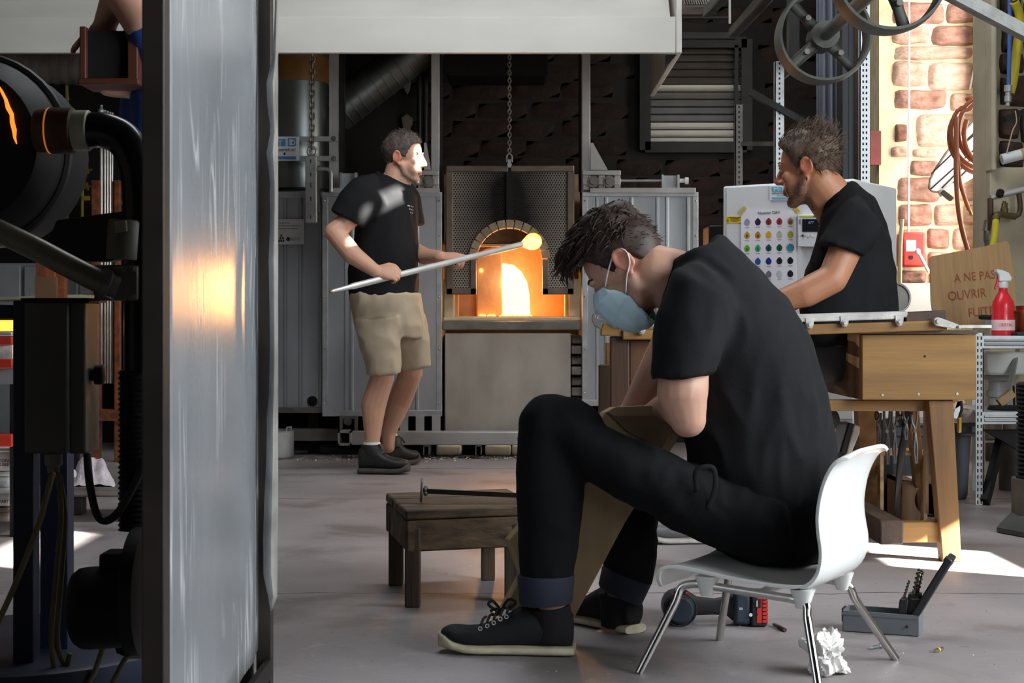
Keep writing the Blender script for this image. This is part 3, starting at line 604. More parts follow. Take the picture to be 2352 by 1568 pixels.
bp = n_.new('ShaderNodeBump'); bp.inputs['Strength'].default_value = .12; bp.inputs['Distance'].default_value = .006; l_.new(nz.outputs['Fac'], bp.inputs['Height']); l_.new(bp.outputs[0], bs.inputs['Normal'])
dr = (B-A).normalized(); nrm = Vector((dr.y, -dr.x, 0)); L = (B-A).length
vs = []; nu, nv = 30, 40
for j in range(nv+1):
    z = .109+(2.1-.109)*j/nv
    for i in range(nu+1):
        t = i/nu; bul = .004*math.sin(math.pi*t)+(.010*math.exp(-((t-.86)/.07)**2)*math.sin(z*5+.6))*.5
        vs.append(A+dr*L*t+nrm*(bul)+Z3*z)
k = nu+1
fs = [(j*k+i, j*k+i+1, (j+1)*k+i+1, (j+1)*k+i) for j in range(nv) for i in range(nu)]
sheet = MB().add(vs, fs).build('metal_sheet', sm, shield, 180); so = sheet.modifiers.new('thick', 'SOLIDIFY'); so.thickness = .003; so.offset = 1
post_m = M('dark_angle_steel', (58, 52, 48), .5, .5, .25, 7)
MB().span((A.x-.03, 2.17, 0), (A.x+.001, 2.21, 2.1)).build('post', post_m, shield, bevel=.002)
MB().span((B.x-.004, 3.2, 0), (B.x+.026, 3.235, 2.1)).build('post', post_m, shield, bevel=.002)
MB().span((B.x-.05, 3.19, 0), (B.x-.012, 3.22, 2.1)).build('post', dark_steel, shield, bevel=.002)
MB().span((A.x-.02, 2.2, .05), (A.x-.008, 3.2, .09)).build('bottom_rail', dark_steel, shield)
rnd = random.Random(5); Lw = [(0, 632), (70, 629), (130, 626), (190, 612), (240, 614), (300, 622), (350, 612), (420, 621), (470, 622), (520, 620), (600, 617), (700, 619), (800, 620), (900, 618), (960, 613), (1050, 612), (1150, 607), (1240, 604), (1320, 605), (1370, 616), (1402, 621)]
ws = MB(); vs = []
for y, x in [(-60, 630)]+Lw:
    xr = 639 if y < 1150 else 639-(y-1150)*.01
    if y > 1390: xr = x+4
    D_ = 3.165+.012*math.sin(y/61.0)
    vs += [P(x, y, D_), P(x+.55*(xr-x), y, D_-.012), P(xr, y, D_+.015)]
fs = [(i*3+q, i*3+q+1, i*3+q+4, i*3+q+3) for i in range(len(Lw)) for q in (0, 1)]
strip = ws.add(vs, fs).build('wavy_metal_strip', M('crumpled_lead_sheet', (168, 166, 162), .5, .55, .25, 14, .2, 40), shield, 60); so = strip.modifiers.new('thick', 'SOLIDIFY'); so.thickness = .004
# ================================================================ burner rig: reheating drum, burner, blower, control box
Dm = 3.34
rig = thing('reheating_drum', 'black reheating drum with burner and hoses on blue steel legs, far left', 'furnace', P(60, 1568, Dm)*1)
rig.location.z = 0; WPOS[rig.name] = Vector(rig.location)
dc = P(-42, 352, 3.46); R = 212*3.46/3600
MB().lathe([(R*.55, -.16), (R*.82, -.15), (R*.96, -.10), (R, -.04), (R, .12), (.01, .12)], dc, Y3, 48).build('drum_body', black_iron, rig)
MB().tube([dc+Vector((R*1.0*math.cos(a), -.05, R*1.0*math.sin(a))) for a in [2*math.pi*i/40 for i in range(40)]], .012, 8, closed=True).build('drum_rim', dark_steel, rig)
MB().tube([dc+Vector((R*r_*math.cos(a_), -.162, R*r_*math.sin(a_))) for a_, r_ in ((.02, .63), (.12, .615), (.25, .625), (.38, .63), (.5, .66), (.62, .665), (.74, .70), (.86, .73), (.95, .76))], [.001, .003, .005, .005, .0045, .005, .0035, .003, .001], 6).build('glowing_crack', M('orange_crack', (255, 140, 60), .8, 0, 0, emit=((1.0, .22, .025), 1.7)), rig)
bo = P(84, 300, 3.28); k_ = 3.28/3600
MB().lathe([(46*k_, 0), (50*k_, 4*k_), (50*k_, 30*k_), (53*k_, 34*k_), (53*k_, 84*k_), (47*k_, 88*k_)], bo, X3, 28).build('burner_nozzle', M('scorched_iron', (86, 62, 44), .7, .3, .35, 12, .2, 50), rig)
MB().tube([bo+Vector((31*k_, 51*k_*math.cos(a), 51*k_*math.sin(a))) for a in [2*math.pi*i/28 for i in range(28)]], .0022, 5, closed=True).build('hot_seam', M('dull_red_seam', (180, 80, 20), .7, 0, 0, emit=((1, .3, .04), .35)), rig)
MB().lathe([(45*k_, 84*k_), (47*k_, 86*k_), (47*k_, 120*k_), (45*k_, 122*k_)], bo, X3, 28).build('pale_collar', M('aged_plastic', (178, 180, 156), .55, 0, .12, 12), rig)
hp = spline([P(205, 300, 3.28), P(240, 300, 3.28), P(285, 322, 3.28), P(312, 375, 3.28), P(322, 440, 3.28), P(324, 520, 3.28), P(326, 640, 3.28), P(326, 850, 3.28)], 7)
MB().tube(hp, 41*k_, 24).build('elbow_hose', M('glossy_black_hose', (12, 12, 18), .25, 0, .2, 12), rig)
hose = MB(); hy = list(range(850, 1222, 6)); hose.tube([P(312, y, 3.28) for y in hy], [(41 if i % 2 else 36)*k_ for i in range(len(hy))], 22); hose.build('ribbed_hose', rubber, rig)
MB().pprism([(96, 582), (130, 505), (300, 482), (345, 480), (345, 575), (250, 600), (110, 602)], 3.36, .05).build('mounting_bracket', black_iron, rig, bevel=.003)
MB().tube(spline([P(-60, 505, 3.2), P(0, 532, 3.2), P(80, 570, 3.2), P(160, 612, 3.2), P(240, 652, 3.2)], 6), 27*3.2/3600, 18).build('grey_gas_pipe', M('grey_green_pipe', (112, 110, 96), .4, .3, .15, 9), rig)
vb = MB(); vb.lathe([(30*k_, 0), (33*k_, 5*k_), (33*k_, 22*k_), (26*k_, 26*k_), (26*k_, 44*k_)], P(226, 645, 3.21), Vector((.8, .3, -.35)), 18); vb.build('pipe_union', dull_steel, rig)
vg = M('grey_green_casting', (104, 102, 90), .5, .2, .15, 12)
v = MB(); v.pbox(215, 608, 318, 690, 3.24, .08); v.pbox(246, 612, 296, 626, 3.235, .01); v.build('valve_block', vg, rig, bevel=.006)
vr = MB()
for x in (228, 306):
    for y in (618, 680): bolt(vr, P(x, y, 3.24), .004)
vr.build('valve_bolts', dull_steel, rig)['kind'] = 'stuff'
MB().lathe([(39*k_, 0), (40*k_, 3*k_), (40*k_, 84*k_), (36*k_, 90*k_)], P(284, 596, 3.26), Vector((.06, 0, 1)), 22).build('actuator_can', vg, rig)
MB().pprism([(262, 508), (288, 506), (290, 530), (264, 534)], 3.215, .012).build('actuator_label', M('faded_label', (150, 148, 124), .6, 0, .2, 30), rig)
cb = thing('control_box', 'grey metal control box on blue legs under the gas pipe', 'box', P(130, 1040, 3.26))
MB().pbox(55, 690, 156, 1042, 3.2, .12).build('box_body', M('dark_grey_enamel', (74, 74, 70), .5, .1, .12, 6), cb, bevel=.005)
MB().pbox(158, 692, 196, 1042, 3.215, .11).build('box_side_cover', M('dark_grey_enamel_side', (84, 84, 80), .5, .1, .12, 6), cb, bevel=.004)
MB().pbox(48, 684, 204, 694, 3.19, .14).build('box_lid_edge', black_iron, cb)
MB().lathe([(.013, 0), (.013, .012), (.021, .014), (.021, .03), (.016, .032)], P(204, 860, 3.26), X3, 16).build('cable_knob', black_iron, cb)
MB().lathe([(20*k_, 0), (20*k_, 24*k_), (14*k_, 30*k_), (14*k_, 42*k_)], P(123, 1042, 3.25), (0, 0, -1), 14).build('cable_gland', M('grey_gland', (120, 120, 112), .5, 0, .1, 20), cb)
blue = M('dark_blue_paint', (20, 30, 52), .45, .1, .25, 7)
for x0, x1, D_, yb in ((29, 76, 3.30, 1560), (91, 156, 3.44, 1488)):
    a_ = P(x0, 690, D_); b_ = P(x1, yb, D_); MB().span((a_.x, D_, a_.z), (b_.x, D_+.05, .05)).build('blue_leg', blue, rig, bevel=.003)
MB().pbox(-40, 700, 30, 732, 3.33, .05).build('blue_cross_rail', blue, rig, bevel=.003)
MB().lathe([(.0, 0), (.34, 0), (.345, .012), (.345, .055), (.335, .06), (.01, .058)], (P(130, 0, 3.5).x-.08, 3.52, 0), Z3, 48).build('round_base', blue, rig)
bl = thing('blower_motor', 'black electric blower motor with fan housing beside the dark post', 'motor', P(250, 1490, 3.2))
bl_o = P(166, 1398, 3.18); k2 = 3.18/3600
MB().lathe([(60*k2, 0), (82*k2, 8*k2), (92*k2, 22*k2), (94*k2, 40*k2), (94*k2, 132*k2), (100*k2, 134*k2), (100*k2, 142*k2)], bl_o, Vector((1, 0, .06)), 30).build('motor_body', black_iron, bl)
MB().pbox(226, 1272, 290, 1318, 3.16, .08).build('terminal_box', black_iron, bl, bevel=.006)
MB().lathe([(128*k2, 0), (150*k2, 6*k2), (150*k2, 36*k2), (120*k2, 44*k2)], P(300, 1360, 3.2), X3, 30).build('fan_housing', dark_steel, bl)
MB().pprism([(262, 1480), (330, 1470), (338, 1500), (300, 1512), (268, 1500)], 3.18, .06).build('motor_foot', black_iron, bl)
MB().tube(spline([P(288, 1315, 3.12), P(278, 1335, 3.12), P(288, 1356, 3.12), P(306, 1358, 3.12), P(316, 1330, 3.12), P(302, 1312, 3.12)], 5), .0035, 6).build('earth_wire', M('green_yellow_wire', (130, 124, 52), .5, 0, .1), bl)
cable_m = M('olive_cable', (104, 94, 62), .6, 0, .15, 20)
def cable(pts, D, r, label, m=cable_m):
    p = [P(x, y, D+(dz[0] if dz else 0)) for x, y, *dz in pts]
    for q in p: q.z = max(q.z, r)
    return tag(MB().tube(spline(p, 7), r, 8).build('cable', m, None, 180), label, 'cable')
cable([(122, 1084), (112, 1120), (90, 1200), (56, 1290), (18, 1380), (-30, 1480)], 3.22, .0062, 'olive cable sagging from the control box to the lower left corner')
cable([(132, 1084), (140, 1180), (128, 1330), (118, 1480), (140, 1560), (200, 1568), (232, 1500), (244, 1450)], 3.25, .0058, 'olive cable looping down in front of the round blue base')
cable([(136, 1088), (150, 1190), (140, 1340), (132, 1470), (150, 1530), (160, 1500)], 3.27, .0055, 'thin olive cable hanging close beside the longer loop')
cable([(200, 1040), (206, 1110), (222, 1180), (246, 1195), (276, 1170), (310, 1110), (330, 1060)], 3.24, .0085, 'dark cable sagging in a bow below the control box', rubber)
cable([(318, 1500), (290, 1510), (262, 1560), (240, 1600)], 3.14, .0052, 'short olive cable leaving the blower motor downwards')
# ================================================================ things seen through the rig, towards the back wall
rack = thing('blowpipe_rack', 'rust brown steel rack of upright blowpipes at the back left', 'rack', P(245, 1000, 8.6))
for x0, x1 in ((210, 228), (262, 274)): MB().span((P(x0, 0, 8.6).x, 8.6, 0), (P(x1, 0, 8.6).x, 8.65, P(0, 352, 8.6).z)).build('rack_post', rust, rack, bevel=.003)
MB().pbox(205, 880, 280, 905, 8.58, .12).build('rack_foot', rust, rack); MB().pbox(208, 398, 278, 408, 8.66, .03).build('rack_bar', rust, rack)
rack.location.z = 0; 
for i, (x, y0, r) in enumerate(((233, 246, .009), (241, 258, .008), (247, 260, .008), (253, 262, .008), (258, 264, .007))):
    t_ = thing('blowpipe', ('tallest steel blowpipe, first from the left in the rust brown rack', 'thin blowpipe second from the left in the rust brown rack', 'thin blowpipe in the middle of the rust brown rack', 'thin blowpipe fourth from the left in the rust brown rack', 'thin blowpipe closest to the right post of the rust brown rack')[i], 'blowpipe', P(x, 880, 8.64), 'blowpipes in the rust brown rack')
    MB().tube([P(x, y0+14, 8.64), P(x, 880, 8.64)], r, 8).build('pipe_tube', chrome, t_)
    MB().lathe([(r*1.5, 0), (r*1.9, .02), (r*.8, .035), (r*.9, .05)], P(x, y0+16, 8.64), Z3, 8).build('mouthpiece', galv, t_)
yp = M('yellow_pipe_paint', (176, 160, 44), .45, 0, .12, 8)
tag(MB().tube([P(154, 100, 9.96), P(154, 700, 9.96)], .012, 10).lathe([(.018, 0), (.018, .012)], P(154, 230, 9.96), Z3, 10).build('yellow_gas_pipe', yp), 'yellow gas pipe running down the back wall above the burner', 'pipe')
yv = thing('gas_valve_line', 'thin yellow gas line with two small brass taps beside the rust post', 'pipe', P(190, 620, 9.0))
MB().tube([P(204, 394, 9.0), P(190, 396, 9.0), P(189, 410, 9.0), P(189, 600, 9.0)], .009, 8).build('line_tube', yp, yv)
for y in (390, 428): MB().lathe([(.012, 0), (.02, .006), (.02, .02), (.008, .024), (.008, .05)], P(192, y, 8.98), X3, 10).tube([P(200, y-9, 8.97), P(202, y+9, 8.97)], .006, 6).build('brass_tap', brass, yv)
MB().pbox(188, 450, 206, 460, 8.98, .01).build('yellow_label', yp, yv)
tag(MB().tube([P(104, 130, 9.3), P(106, 180, 9.3), P(107, 215, 9.3)], .012, 10).build('bent_pipe_end', chrome), 'short shiny pipe end below the ribbed hose, upper left', 'pipe')
prof = []; a_, b_ = P(-260, 128, 8.9), P(190, 152, 8.9); Ld = (b_-a_).length
for i in range(20): prof += [(.105, i*Ld/20), (.112, (i+.5)*Ld/20), (.105, (i+.95)*Ld/20)]
tag(MB().lathe(prof, a_, b_-a_, 24).build('flexible_duct', M('dusty_aluminium_duct', (112, 106, 100), .5, .4, .25, 9)), 'dusty flexible duct lying under the hood at the upper left', 'duct')
bf = thing('rust_column', 'rust orange steel column in front of grey cabinets at the back left', 'column', P(105, 1000, 7.4)); bf.location.z = 0; WPOS[bf.name] = Vector(bf.location)
bfx = P(82, 0, 7.4).x; MB().span((bfx, 7.4, 0), (P(126, 0, 7.4).x, 7.48, P(0, 560, 7.4).z)).build('column_web', rust, bf, bevel=.004); MB().span((P(126, 0, 7.4).x, 7.42, 0), (P(144, 0, 7.4).x, 7.48, P(0, 560, 7.4).z)).build('column_flange', rust, bf)
MB().pbox(80, 636, 128, 692, 7.38, .1).build('column_sleeve', M('brown_paint', (98, 70, 48), .6, 0, .2, 9), bf)
cabm = M('grey_cabinet', (128, 130, 134), .5, .2, .08, 6)
gc = thing('grey_cabinet', 'grey metal cabinet with tall doors at the far left back', 'cabinet', P(60, 1000, 8.9)); gc.location.z = 0; WPOS[gc.name] = Vector(gc.location)
MB().span((P(-200, 0, 8.9).x, 8.92, 0), (P(182, 0, 8.9).x, 9.4, P(0, 604, 8.9).z)).build('carcass', cabm, gc)
for x0, x1 in ((-120, 48), (56, 178)): MB().span((P(x0, 0, 8.9).x, 8.89, .05), (P(x1, 0, 8.9).x, 8.92, P(0, 610, 8.9).z)).build('cabinet_door', cabm, gc, bevel=.006)
tt = tag(MB().pprism([(-60, 690), (-60, 682), (40, 681), (90, 678), (182, 676), (182, 684)], 7.9, .5).build('work_shelf', M('pale_painted_board', (150, 146, 118), .6, 0, .12, 5)), 'pale narrow shelf board in front of the grey cabinet', 'shelf')
tt_l = MB().pbox(-40, 690, -28, 1030, 7.95, .04).pbox(168, 684, 178, 1018, 7.95, .04)
for k_x in (-40, 168): MB().span((P(k_x, 0, 7.95).x, 7.95, 0), (P(k_x+10, 0, 7.95).x, 7.99, P(0, 688, 7.95).z)).build('shelf_leg', dark_steel, tt)
rk = thing('red_kiln', 'red framed reheating kiln with glowing slot at the left edge', 'kiln', P(-20, 1000, 5.6)); rk.location.z = 0; WPOS[rk.name] = Vector(rk.location)
redp = M('red_paint', (170, 44, 26), .5, 0, .2, 8)
MB().span((P(-260, 0, 5.6).x, 5.62, .55), (P(27, 0, 5.6).x, 6.2, P(0, 830, 5.6).z)).build('kiln_body', cabm, rk)
for y0, y1, m_ in ((700, 733, dark_steel), (762, 772, galv), (773, 792, redp), (824, 846, redp), (998, 1026, redp)): MB().pbox(-260, y0, 27, y1, 5.58, .08).build('frame_band', m_, rk, bevel=.003)
MB().pbox(-260, 735, 27, 760, 5.66, .02).build('glowing_slot', M('furnace_glow', (255, 180, 80), .8, 0, 0, emit=((1.0, .40, .05), 2.2)), rk)
MB().pbox(-260, 790, 27, 826, 5.6, .05).build('ceramic_wool', M('ceramic_wool', (190, 184, 178), .95, 0, .3, 18, .6, 30), rk)
MB().span((P(-260, 0, 5.6).x, 5.62, P(0, 735, 5.6).z), (P(27, 0, 5.6).x, 6.2, P(0, 700, 5.6).z)).build('kiln_roof', dark_steel, rk)
for xx in (-240, 14): MB().span((P(xx, 0, 5.6).x, 5.64, 0), (P(xx, 0, 5.6).x+.035, 5.7, .56)).build('kiln_leg', dark_steel, rk)
MB().span((P(-260, 0, 5.6).x, 5.9, P(0, 820, 5.6).z), (P(27, 0, 5.6).x, 5.95, P(0, 730, 5.6).z)).build('kiln_back', dark_steel, rk)
# buckets of frit with printed names, stacked under the kiln
tub = M('white_tub', (206, 208, 210), .45, 0, .06, 8); tubg = M('grey_tub', (150, 138, 130), .5, 0, .1, 8)
for x0, y0, x1, y1, m_, lab, txt, D_ in ((-58, 1030, 28, 1082, tub, 'upper white tub printed RAUCHTOPAS at the left edge', ('RAUCHTOPAS', 'K 018'), 5.7), (-58, 1124, 28, 1164, tub, 'lower white tub printed SCHWARTZ at the left edge', ('SCHWARTZ',), 5.72), (-58, 1166, 28, 1198, tubg, 'grey brown tub on the floor below the white tubs', (), 5.74), (-58, 1084, 28, 1122, tub, 'plain white tub between the two printed tubs', (), 5.76)):
    t_ = thing('frit_tub', lab, 'tub', P((x0+x1)/2, y1, D_)); MB().pbox(x0, y0+8, x1, y1, D_, .3).build('tub_body', m_, t_, bevel=.02); MB().pbox(x0-3, y0, x1+2, y0+9, D_-.015, .33).build('tub_lid', m_, t_, bevel=.008)
    for q, s_ in enumerate(txt): text('lettering', s_, P(27 if q == 0 else 20, y0+31+q*9, D_-.003), X3, Z3, .0155, ink, t_, align='RIGHT', wide=1.0)
# low bench with towel
lb = thing('low_trolley', 'low dark steel trolley carrying a towel behind the hoses', 'trolley', P(215, 1200, 6.1)); lb.location.z = 0; WPOS[lb.name] = Vector(lb.location)
MB().pbox(150, 1121, 330, 1142, 6.05, .4).build('trolley_top', dull_steel, lb, bevel=.01)
for x in (160, 300): MB().span((P(x, 0, 6.1).x, 6.1, .02), (P(x+30, 0, 6.1).x, 6.16, P(0, 1140, 6.1).z)).build('trolley_leg', dark_steel, lb, bevel=.006)
tw = MB(); rnd = random.Random(2)
nu, nv = 26, 22; vs = []
for j in range(nv+1):
    for i in range(nu+1):
        u, v = i/nu, j/nv; x = 158+u*116; hgt = math.sin(math.pi*min(1, u*1.05+.02))**.6*math.sin(math.pi*(v*.9+.05))
        p = P(x, 1121, 6.1+.22*v); p.z += .120*hgt*(.8+.45*noise.noise(Vector((u*5, v*3, 1))))+.035*(.5-abs(noise.noise(Vector((u*5, v*6, 4)))*2))*hgt; vs.append(p)
k = nu+1
tw.add(vs, [(j*k+i, j*k+i+1, (j+1)*k+i+1, (j+1)*k+i) for j in range(nv) for i in range(nu)])
tag(tw.build('towel', M('terry_towel', (198, 190, 194), .95, 0, .1, 25, .6, 160), None, 180), 'crumpled pale grey towel on the low trolley behind the hoses', 'towel')
tag(MB().tube([P(128, 1108, 6.15), P(168, 1086, 6.1)], .018, 12).build('grey_pipe_stub', galv), 'grey pipe stub lying beside the crumpled towel', 'pipe')
# ================================================================ line shaft with two belt pulleys under the roof
pm_ = M('worn_cast_iron', (84, 86, 80), .55, .35, .2, 9, .1, 40)
shaft_c = lambda D_: P(1890, 85, 6.6)*1+Vector((0, D_-6.6, 0))
shf = thing('line_shaft', 'steel line shaft running overhead through the two belt pulleys', 'shaft', P(1890, 85, 6.6))
MB().tube([shaft_c(4.2), shaft_c(7.6)], .027, 16).build('shaft_bar', pm_, shf)
MB().bar(shaft_c(7.3)+Vector((-.20, 0, -.13)), shaft_c(7.3)+Vector((.10, 0, -.30)), .04, .03).build('diagonal_brace', dark_steel, shf)
MB().bar(shaft_c(7.3)+Vector((0, 0, -.04)), shaft_c(7.3)+Vector((0, 0, 2.2)), .06, .05).build('hanger', dark_steel, shf); MB().bar(shaft_c(4.4)+Vector((0, 0, -.04)), shaft_c(4.4)+Vector((0, 0, 1.6)), .06, .05).build('hanger', dark_steel, shf)
def pulley(D_, R_, w_, label, rot):
    c = shaft_c(D_); t = thing('belt_pulley', label, 'pulley', c-Vector((0, 0, R_)), None)
    pr = [(R_-.014, -w_/2), (R_-.004, -w_/2), (R_, -w_*.25), (R_+.003, 0), (R_, w_*.25), (R_-.004, w_/2), (R_-.014, w_/2), (R_-.016, 0), (R_-.014, -w_/2)]
    vs = []; fs = []; n = 64
    for r, t_ in pr[:-1]:
        for k in range(n): a = 2*math.pi*k/n; vs.append(c+Vector((r*math.cos(a), t_, r*math.sin(a))))
    m = len(pr)-1
    for i in range(m):
        for k in range(n): fs.append((i*n+k, i*n+(k+1) % n, ((i+1) % m)*n+(k+1) % n, ((i+1) % m)*n+k))
    MB().add(vs, fs).build('rim', pm_, t)
    MB().lathe([(.03, -.07), (.058, -.068), (.06, .068), (.03, .07)], c, Y3, 24).build('hub', pm_, t)
    for k in range(4):
        a = rot+k*math.pi/2; d = Vector((math.cos(a), 0, math.sin(a)))
        MB().loft([(c+d*.045, Vector((-d.z, 0, d.x))*.028, Y3*.02), (c+d*.12, Vector((-d.z, 0, d.x))*.020, Y3*.015), (c+d*(R_-.012), Vector((-d.z, 0, d.x))*.024, Y3*.018)], 12).build('spoke', pm_, t)
        MB().lathe([(.012, 0), (.012, .03)], c+d*.10+Vector((0, -.045, 0)), Y3, 8).build('clamp_bolt', dull_steel, t)
pulley(6.6, .197, .15, 'belt pulley with four spokes, fully in view beside the dark beam', .75)
pulley(5.45, .197, .13, 'nearer belt pulley cut off by the top of the picture', .3)
tag(MB().bar(P(2100, -58, 4.6), P(2520, 163, 4.6), .05, .035).bar(P(2104, -60, 4.62), P(2104, -60, 4.62)+Z3*2.35, .04, .04).build('roof_brace', M('flaking_grey_beam', (134, 136, 132), .6, .2, .3, 14, .3, 40)), 'flaking grey steel brace crossing the upper right corner', 'beam')
# slotted uprights, dark posts, curtain
def slotted(x0, x1, y0, y1, D_, m_, label, cols, pitch):
    t = thing('slotted_upright', label, 'upright', P((x0+x1)/2, y1, D_)); a = P(x0, y0, D_); b_ = P(x1, y1, D_)
    MB().span((a.x, D_, b_.z), (b_.x, D_+.004, a.z)).span((a.x, D_, b_.z), (a.x+.004, D_+.04, a.z)).build('angle_bar', m_, t)
    s = MB(); y = y0+pitch/2
    while y < y1-4:
        for k in range(cols): xx = x0+(x1-x0)*(k+1)/(cols+1); s.pbox(xx-1.8, y-pitch*.22, xx+1.8, y+pitch*.22, D_-.0008, .002)
        y += pitch
    s.build('slots', black_iron, t, None)['kind'] = 'stuff'
slotted(1975, 1998, -40, 1138, 6.95, M('bright_galvanised', (206, 210, 212), .45, .5, .06, 9), 'bright slotted steel upright between the black post and the stone wall', 2, 13)
slotted(1780, 1801, 140, 1119, 7.3, galv, 'grey slotted upright rising behind the head of the man on the bench', 1, 11.5)
slotted(1689, 1706, 240, 1093, 7.8, dull_steel, 'short dark slotted upright just right of the louvred window', 1, 11.5)
tag(MB().pbox(1934, -60, 1966, 1135, 7.0, .12).pbox(1934, -60, 1950, 1135, 6.98, .02).build('black_post', M('black_painted_post', (38, 40, 42), .5, .2, .15, 6), None, bevel=.004), 'broad black post left of the bright slotted upright', 'post')
tag(MB().pbox(1966, -60, 1969, 800, 7.02, .05).build('rust_strip', rust), 'thin rusty strip along the edge of the black post', 'strip')
vs = []; nu = 40
for y in (-120, 800):
    for i in range(nu+1): u = i/nu; vs.append(P(1876+60*u, y, 7.5)+Vector((0, .03*math.sin(u*22)+.012*math.sin(u*47), 0)))
cu = MB().add(vs, [(i, i+1, nu+2+i, nu+1+i) for i in range(nu)]).build('grey_curtain', M('grey_curtain_cloth', (104, 106, 118), .9, 0, .1, 8), None, 180); cu.modifiers.new('thick', 'SOLIDIFY').thickness = .004
tag(cu, 'grey cloth curtain hanging behind the belt pulleys', 'curtain')
tag(MB().bar(P(1700, 330, 7.82), P(1800, 330, 7.4), .012, .02).build('shelf_tie', dull_steel), 'thin dark tie bar between the two slotted uprights', 'bar')
tag(MB().pbox(1999, 300, 2024, 378, 9.02, .06).build('red_notice', M('faded_red_panel', (112, 48, 42), .6, 0, .3, 8)), 'faded red panel on the wall right of the bright slotted upright', 'panel')
# duct work high up at the right of the hood
gr = thing('air_grille', 'grey air grille under the roof just right of the hood', 'grille', P(1605, 14, 8.2))
MB().pbox(1568, -10, 1630, 2, 8.2, .2).pbox(1568, 12, 1622, 16, 8.2, .2).build('grille_frame', dull_steel, gr)
for k in range(11): MB().bar(P(1569+k*5.4, 1, 8.2), P(1573+k*5.4, 12, 8.2), .05, .006, (1, 0, .2)).build('grille_fin', dull_steel, gr)
for (a_, b_, nm) in (((1625, 28, 8.0), (1672, -22, 7.0), 'shiny round bar end slanting under the roof beside the air grille'), ((1684, 76, 8.4), (1790, -40, 6.4), 'dark roof strut rising above the louvred window')):
    tag(MB().bar(P(*a_), P(*b_), .05, .05).build('roof_strut', dark_steel, None, bevel=.008), nm, 'strut')
tag(MB().pbox(1566, 38, 1680, 42, 9.4, .04).pbox(1566, 74, 1690, 88, 9.5, .06).build('roof_rail', dark_steel), 'dark rails running right from the hood above the louvred window', 'rail')
tag(MB().tube([P(1676, -20, 8.4), P(1676, 54, 8.4)], .006, 8).build('hanging_rod', galv), 'thin bright rod hanging above the louvred window', 'rod')
# ================================================================ white control cabinet with colour chart
C0 = Vector((1.31, 6.0, 0)); L0 = Vector((.854, 6.35, 0)); R0 = Vector((1.58, 6.435, 0)); ZT = 1.322
ex = (C0-L0).normalized(); nrm_c = Vector((ex.y, -ex.x, 0)); ey = (R0-C0)
def Q(px, py, off=0.0):                                # picture point on the cabinet's front face, off metres in front of it
    d = Vector(((px-CX)/F, 1, -(py-CY)/F)); o = C0+nrm_c*off; t = (o-Vector((0, 0, H))).dot(nrm_c)/d.dot(nrm_c); return Vector((0, 0, H))+d*t
def qbox(b, x0, y0, x1, y1, off, th): b.prism([Q(x0, y0, off), Q(x1, y0, off), Q(x1, y1, off), Q(x0, y1, off)], -nrm_c*th); return b
cab = thing('control_cabinet', 'white steel control cabinet with colour chart taped to its front', 'cabinet', (C0+L0)/2+Vector((0, 0, 0)))
cw_ = M('white_enamel_cabinet', (222, 224, 226), .4, .05, .04, 5)
MB().prism([v+Z3*.38 for v in (L0, C0, R0, L0+ey)], (0, 0, ZT-.38)).build('cabinet_body', cw_, cab, bevel=.008)
for v in (L0.lerp(R0, .06), C0.lerp(L0+ey, .06), R0.lerp(L0, .06), (L0+ey).lerp(C0, .06)): MB().span((v.x-.02, v.y-.02, .001), (v.x+.02, v.y+.02, .38)).build('stand_leg', dark_steel, cab)
qb = MB(); qb.prism([Q(1668, 430, .012), Q(1958, 413, .012), Vector((Q(1958, 413, .012).x, Q(1958, 413, .012).y, .40)), Vector((Q(1668, 430, .012).x, Q(1668, 430, .012).y, .40))], -nrm_c*.012); qb.build('cabinet_door', cw_, cab, bevel=.004)
mp_ = qbox(MB(), 1768, 427, 1842, 460, .016, .004).build('maker_plate', white_plate, cab)
lb_ = M('light_blue_print', (104, 182, 220), .5, 0, 0); q = MB(); qbox(q, 1773, 428.5, 1841, 439.5, .018, .002); qbox(q, 1773, 452.5, 1838, 456.5, .018, .002); q.build('blue_field', lb_, mp_)
text('lettering', 'M·TF', Q(1776, 439, .0195), ex, Z3, .021, white_plate, mp_, wide=1.5); text('lettering', 'MT Forni Industriali srl', Q(1773, 446, .0185), ex, Z3, .0085, ink, mp_)
q = MB(); q.ell(Q(1804, 447.5, .018), .003, nu=6, nv=4); qbox(q, 1784, 448.6, 1800, 449, .0175, .001); q.build('small_emblem', ink, mp_)
yl = qbox(MB(), 1667, 497, 1704, 512, .0135, .001).build('warning_label', M('yellow_label', (236, 196, 42), .5, 0, .04), cab)
q = MB(); t0 = [Q(1669, 508.5, .0145), Q(1674.5, 508, .0145), Q(1671.5, 501.5, .0145)]; q.tube(t0, .0008, 4, closed=True); q.build('warning_triangle', ink, yl)
for k, (xa, xb) in enumerate(((1673, 1702), (1678, 1698), (1677, 1700), (1680, 1696))):
    q = MB(); x = xa
    while x < xb-1: x2 = min(x+2.2+1.8*((x*7) % 1), xb); qbox(q, x, 499.2+k*3.1-.9, x2, 499.2+k*3.1+.5, .0142, .0006); x = x2+.9
    q.build('line_of_print', ink, yl, None)['kind'] = 'stuff'
ct = bpy.data.objects.new('controller', None); COL.objects.link(ct); ct.parent = cab; WPOS[ct.name] = WPOS[cab.name]
qbox(MB(), 1832, 493, 1888, 567, .04, .03).build('controller_case', white_plate, ct, bevel=.003)
q = MB(); qbox(q, 1836, 494.5, 1868, 498.5, .042, .003); q.build('yellow_band', M('lime_band', (206, 204, 70), .5, 0, 0), ct)
qbox(MB(), 1868, 494.5, 1886, 498.5, .042, .003).build('olive_band', M('olive_band', (110, 110, 40), .5, 0, 0), ct)
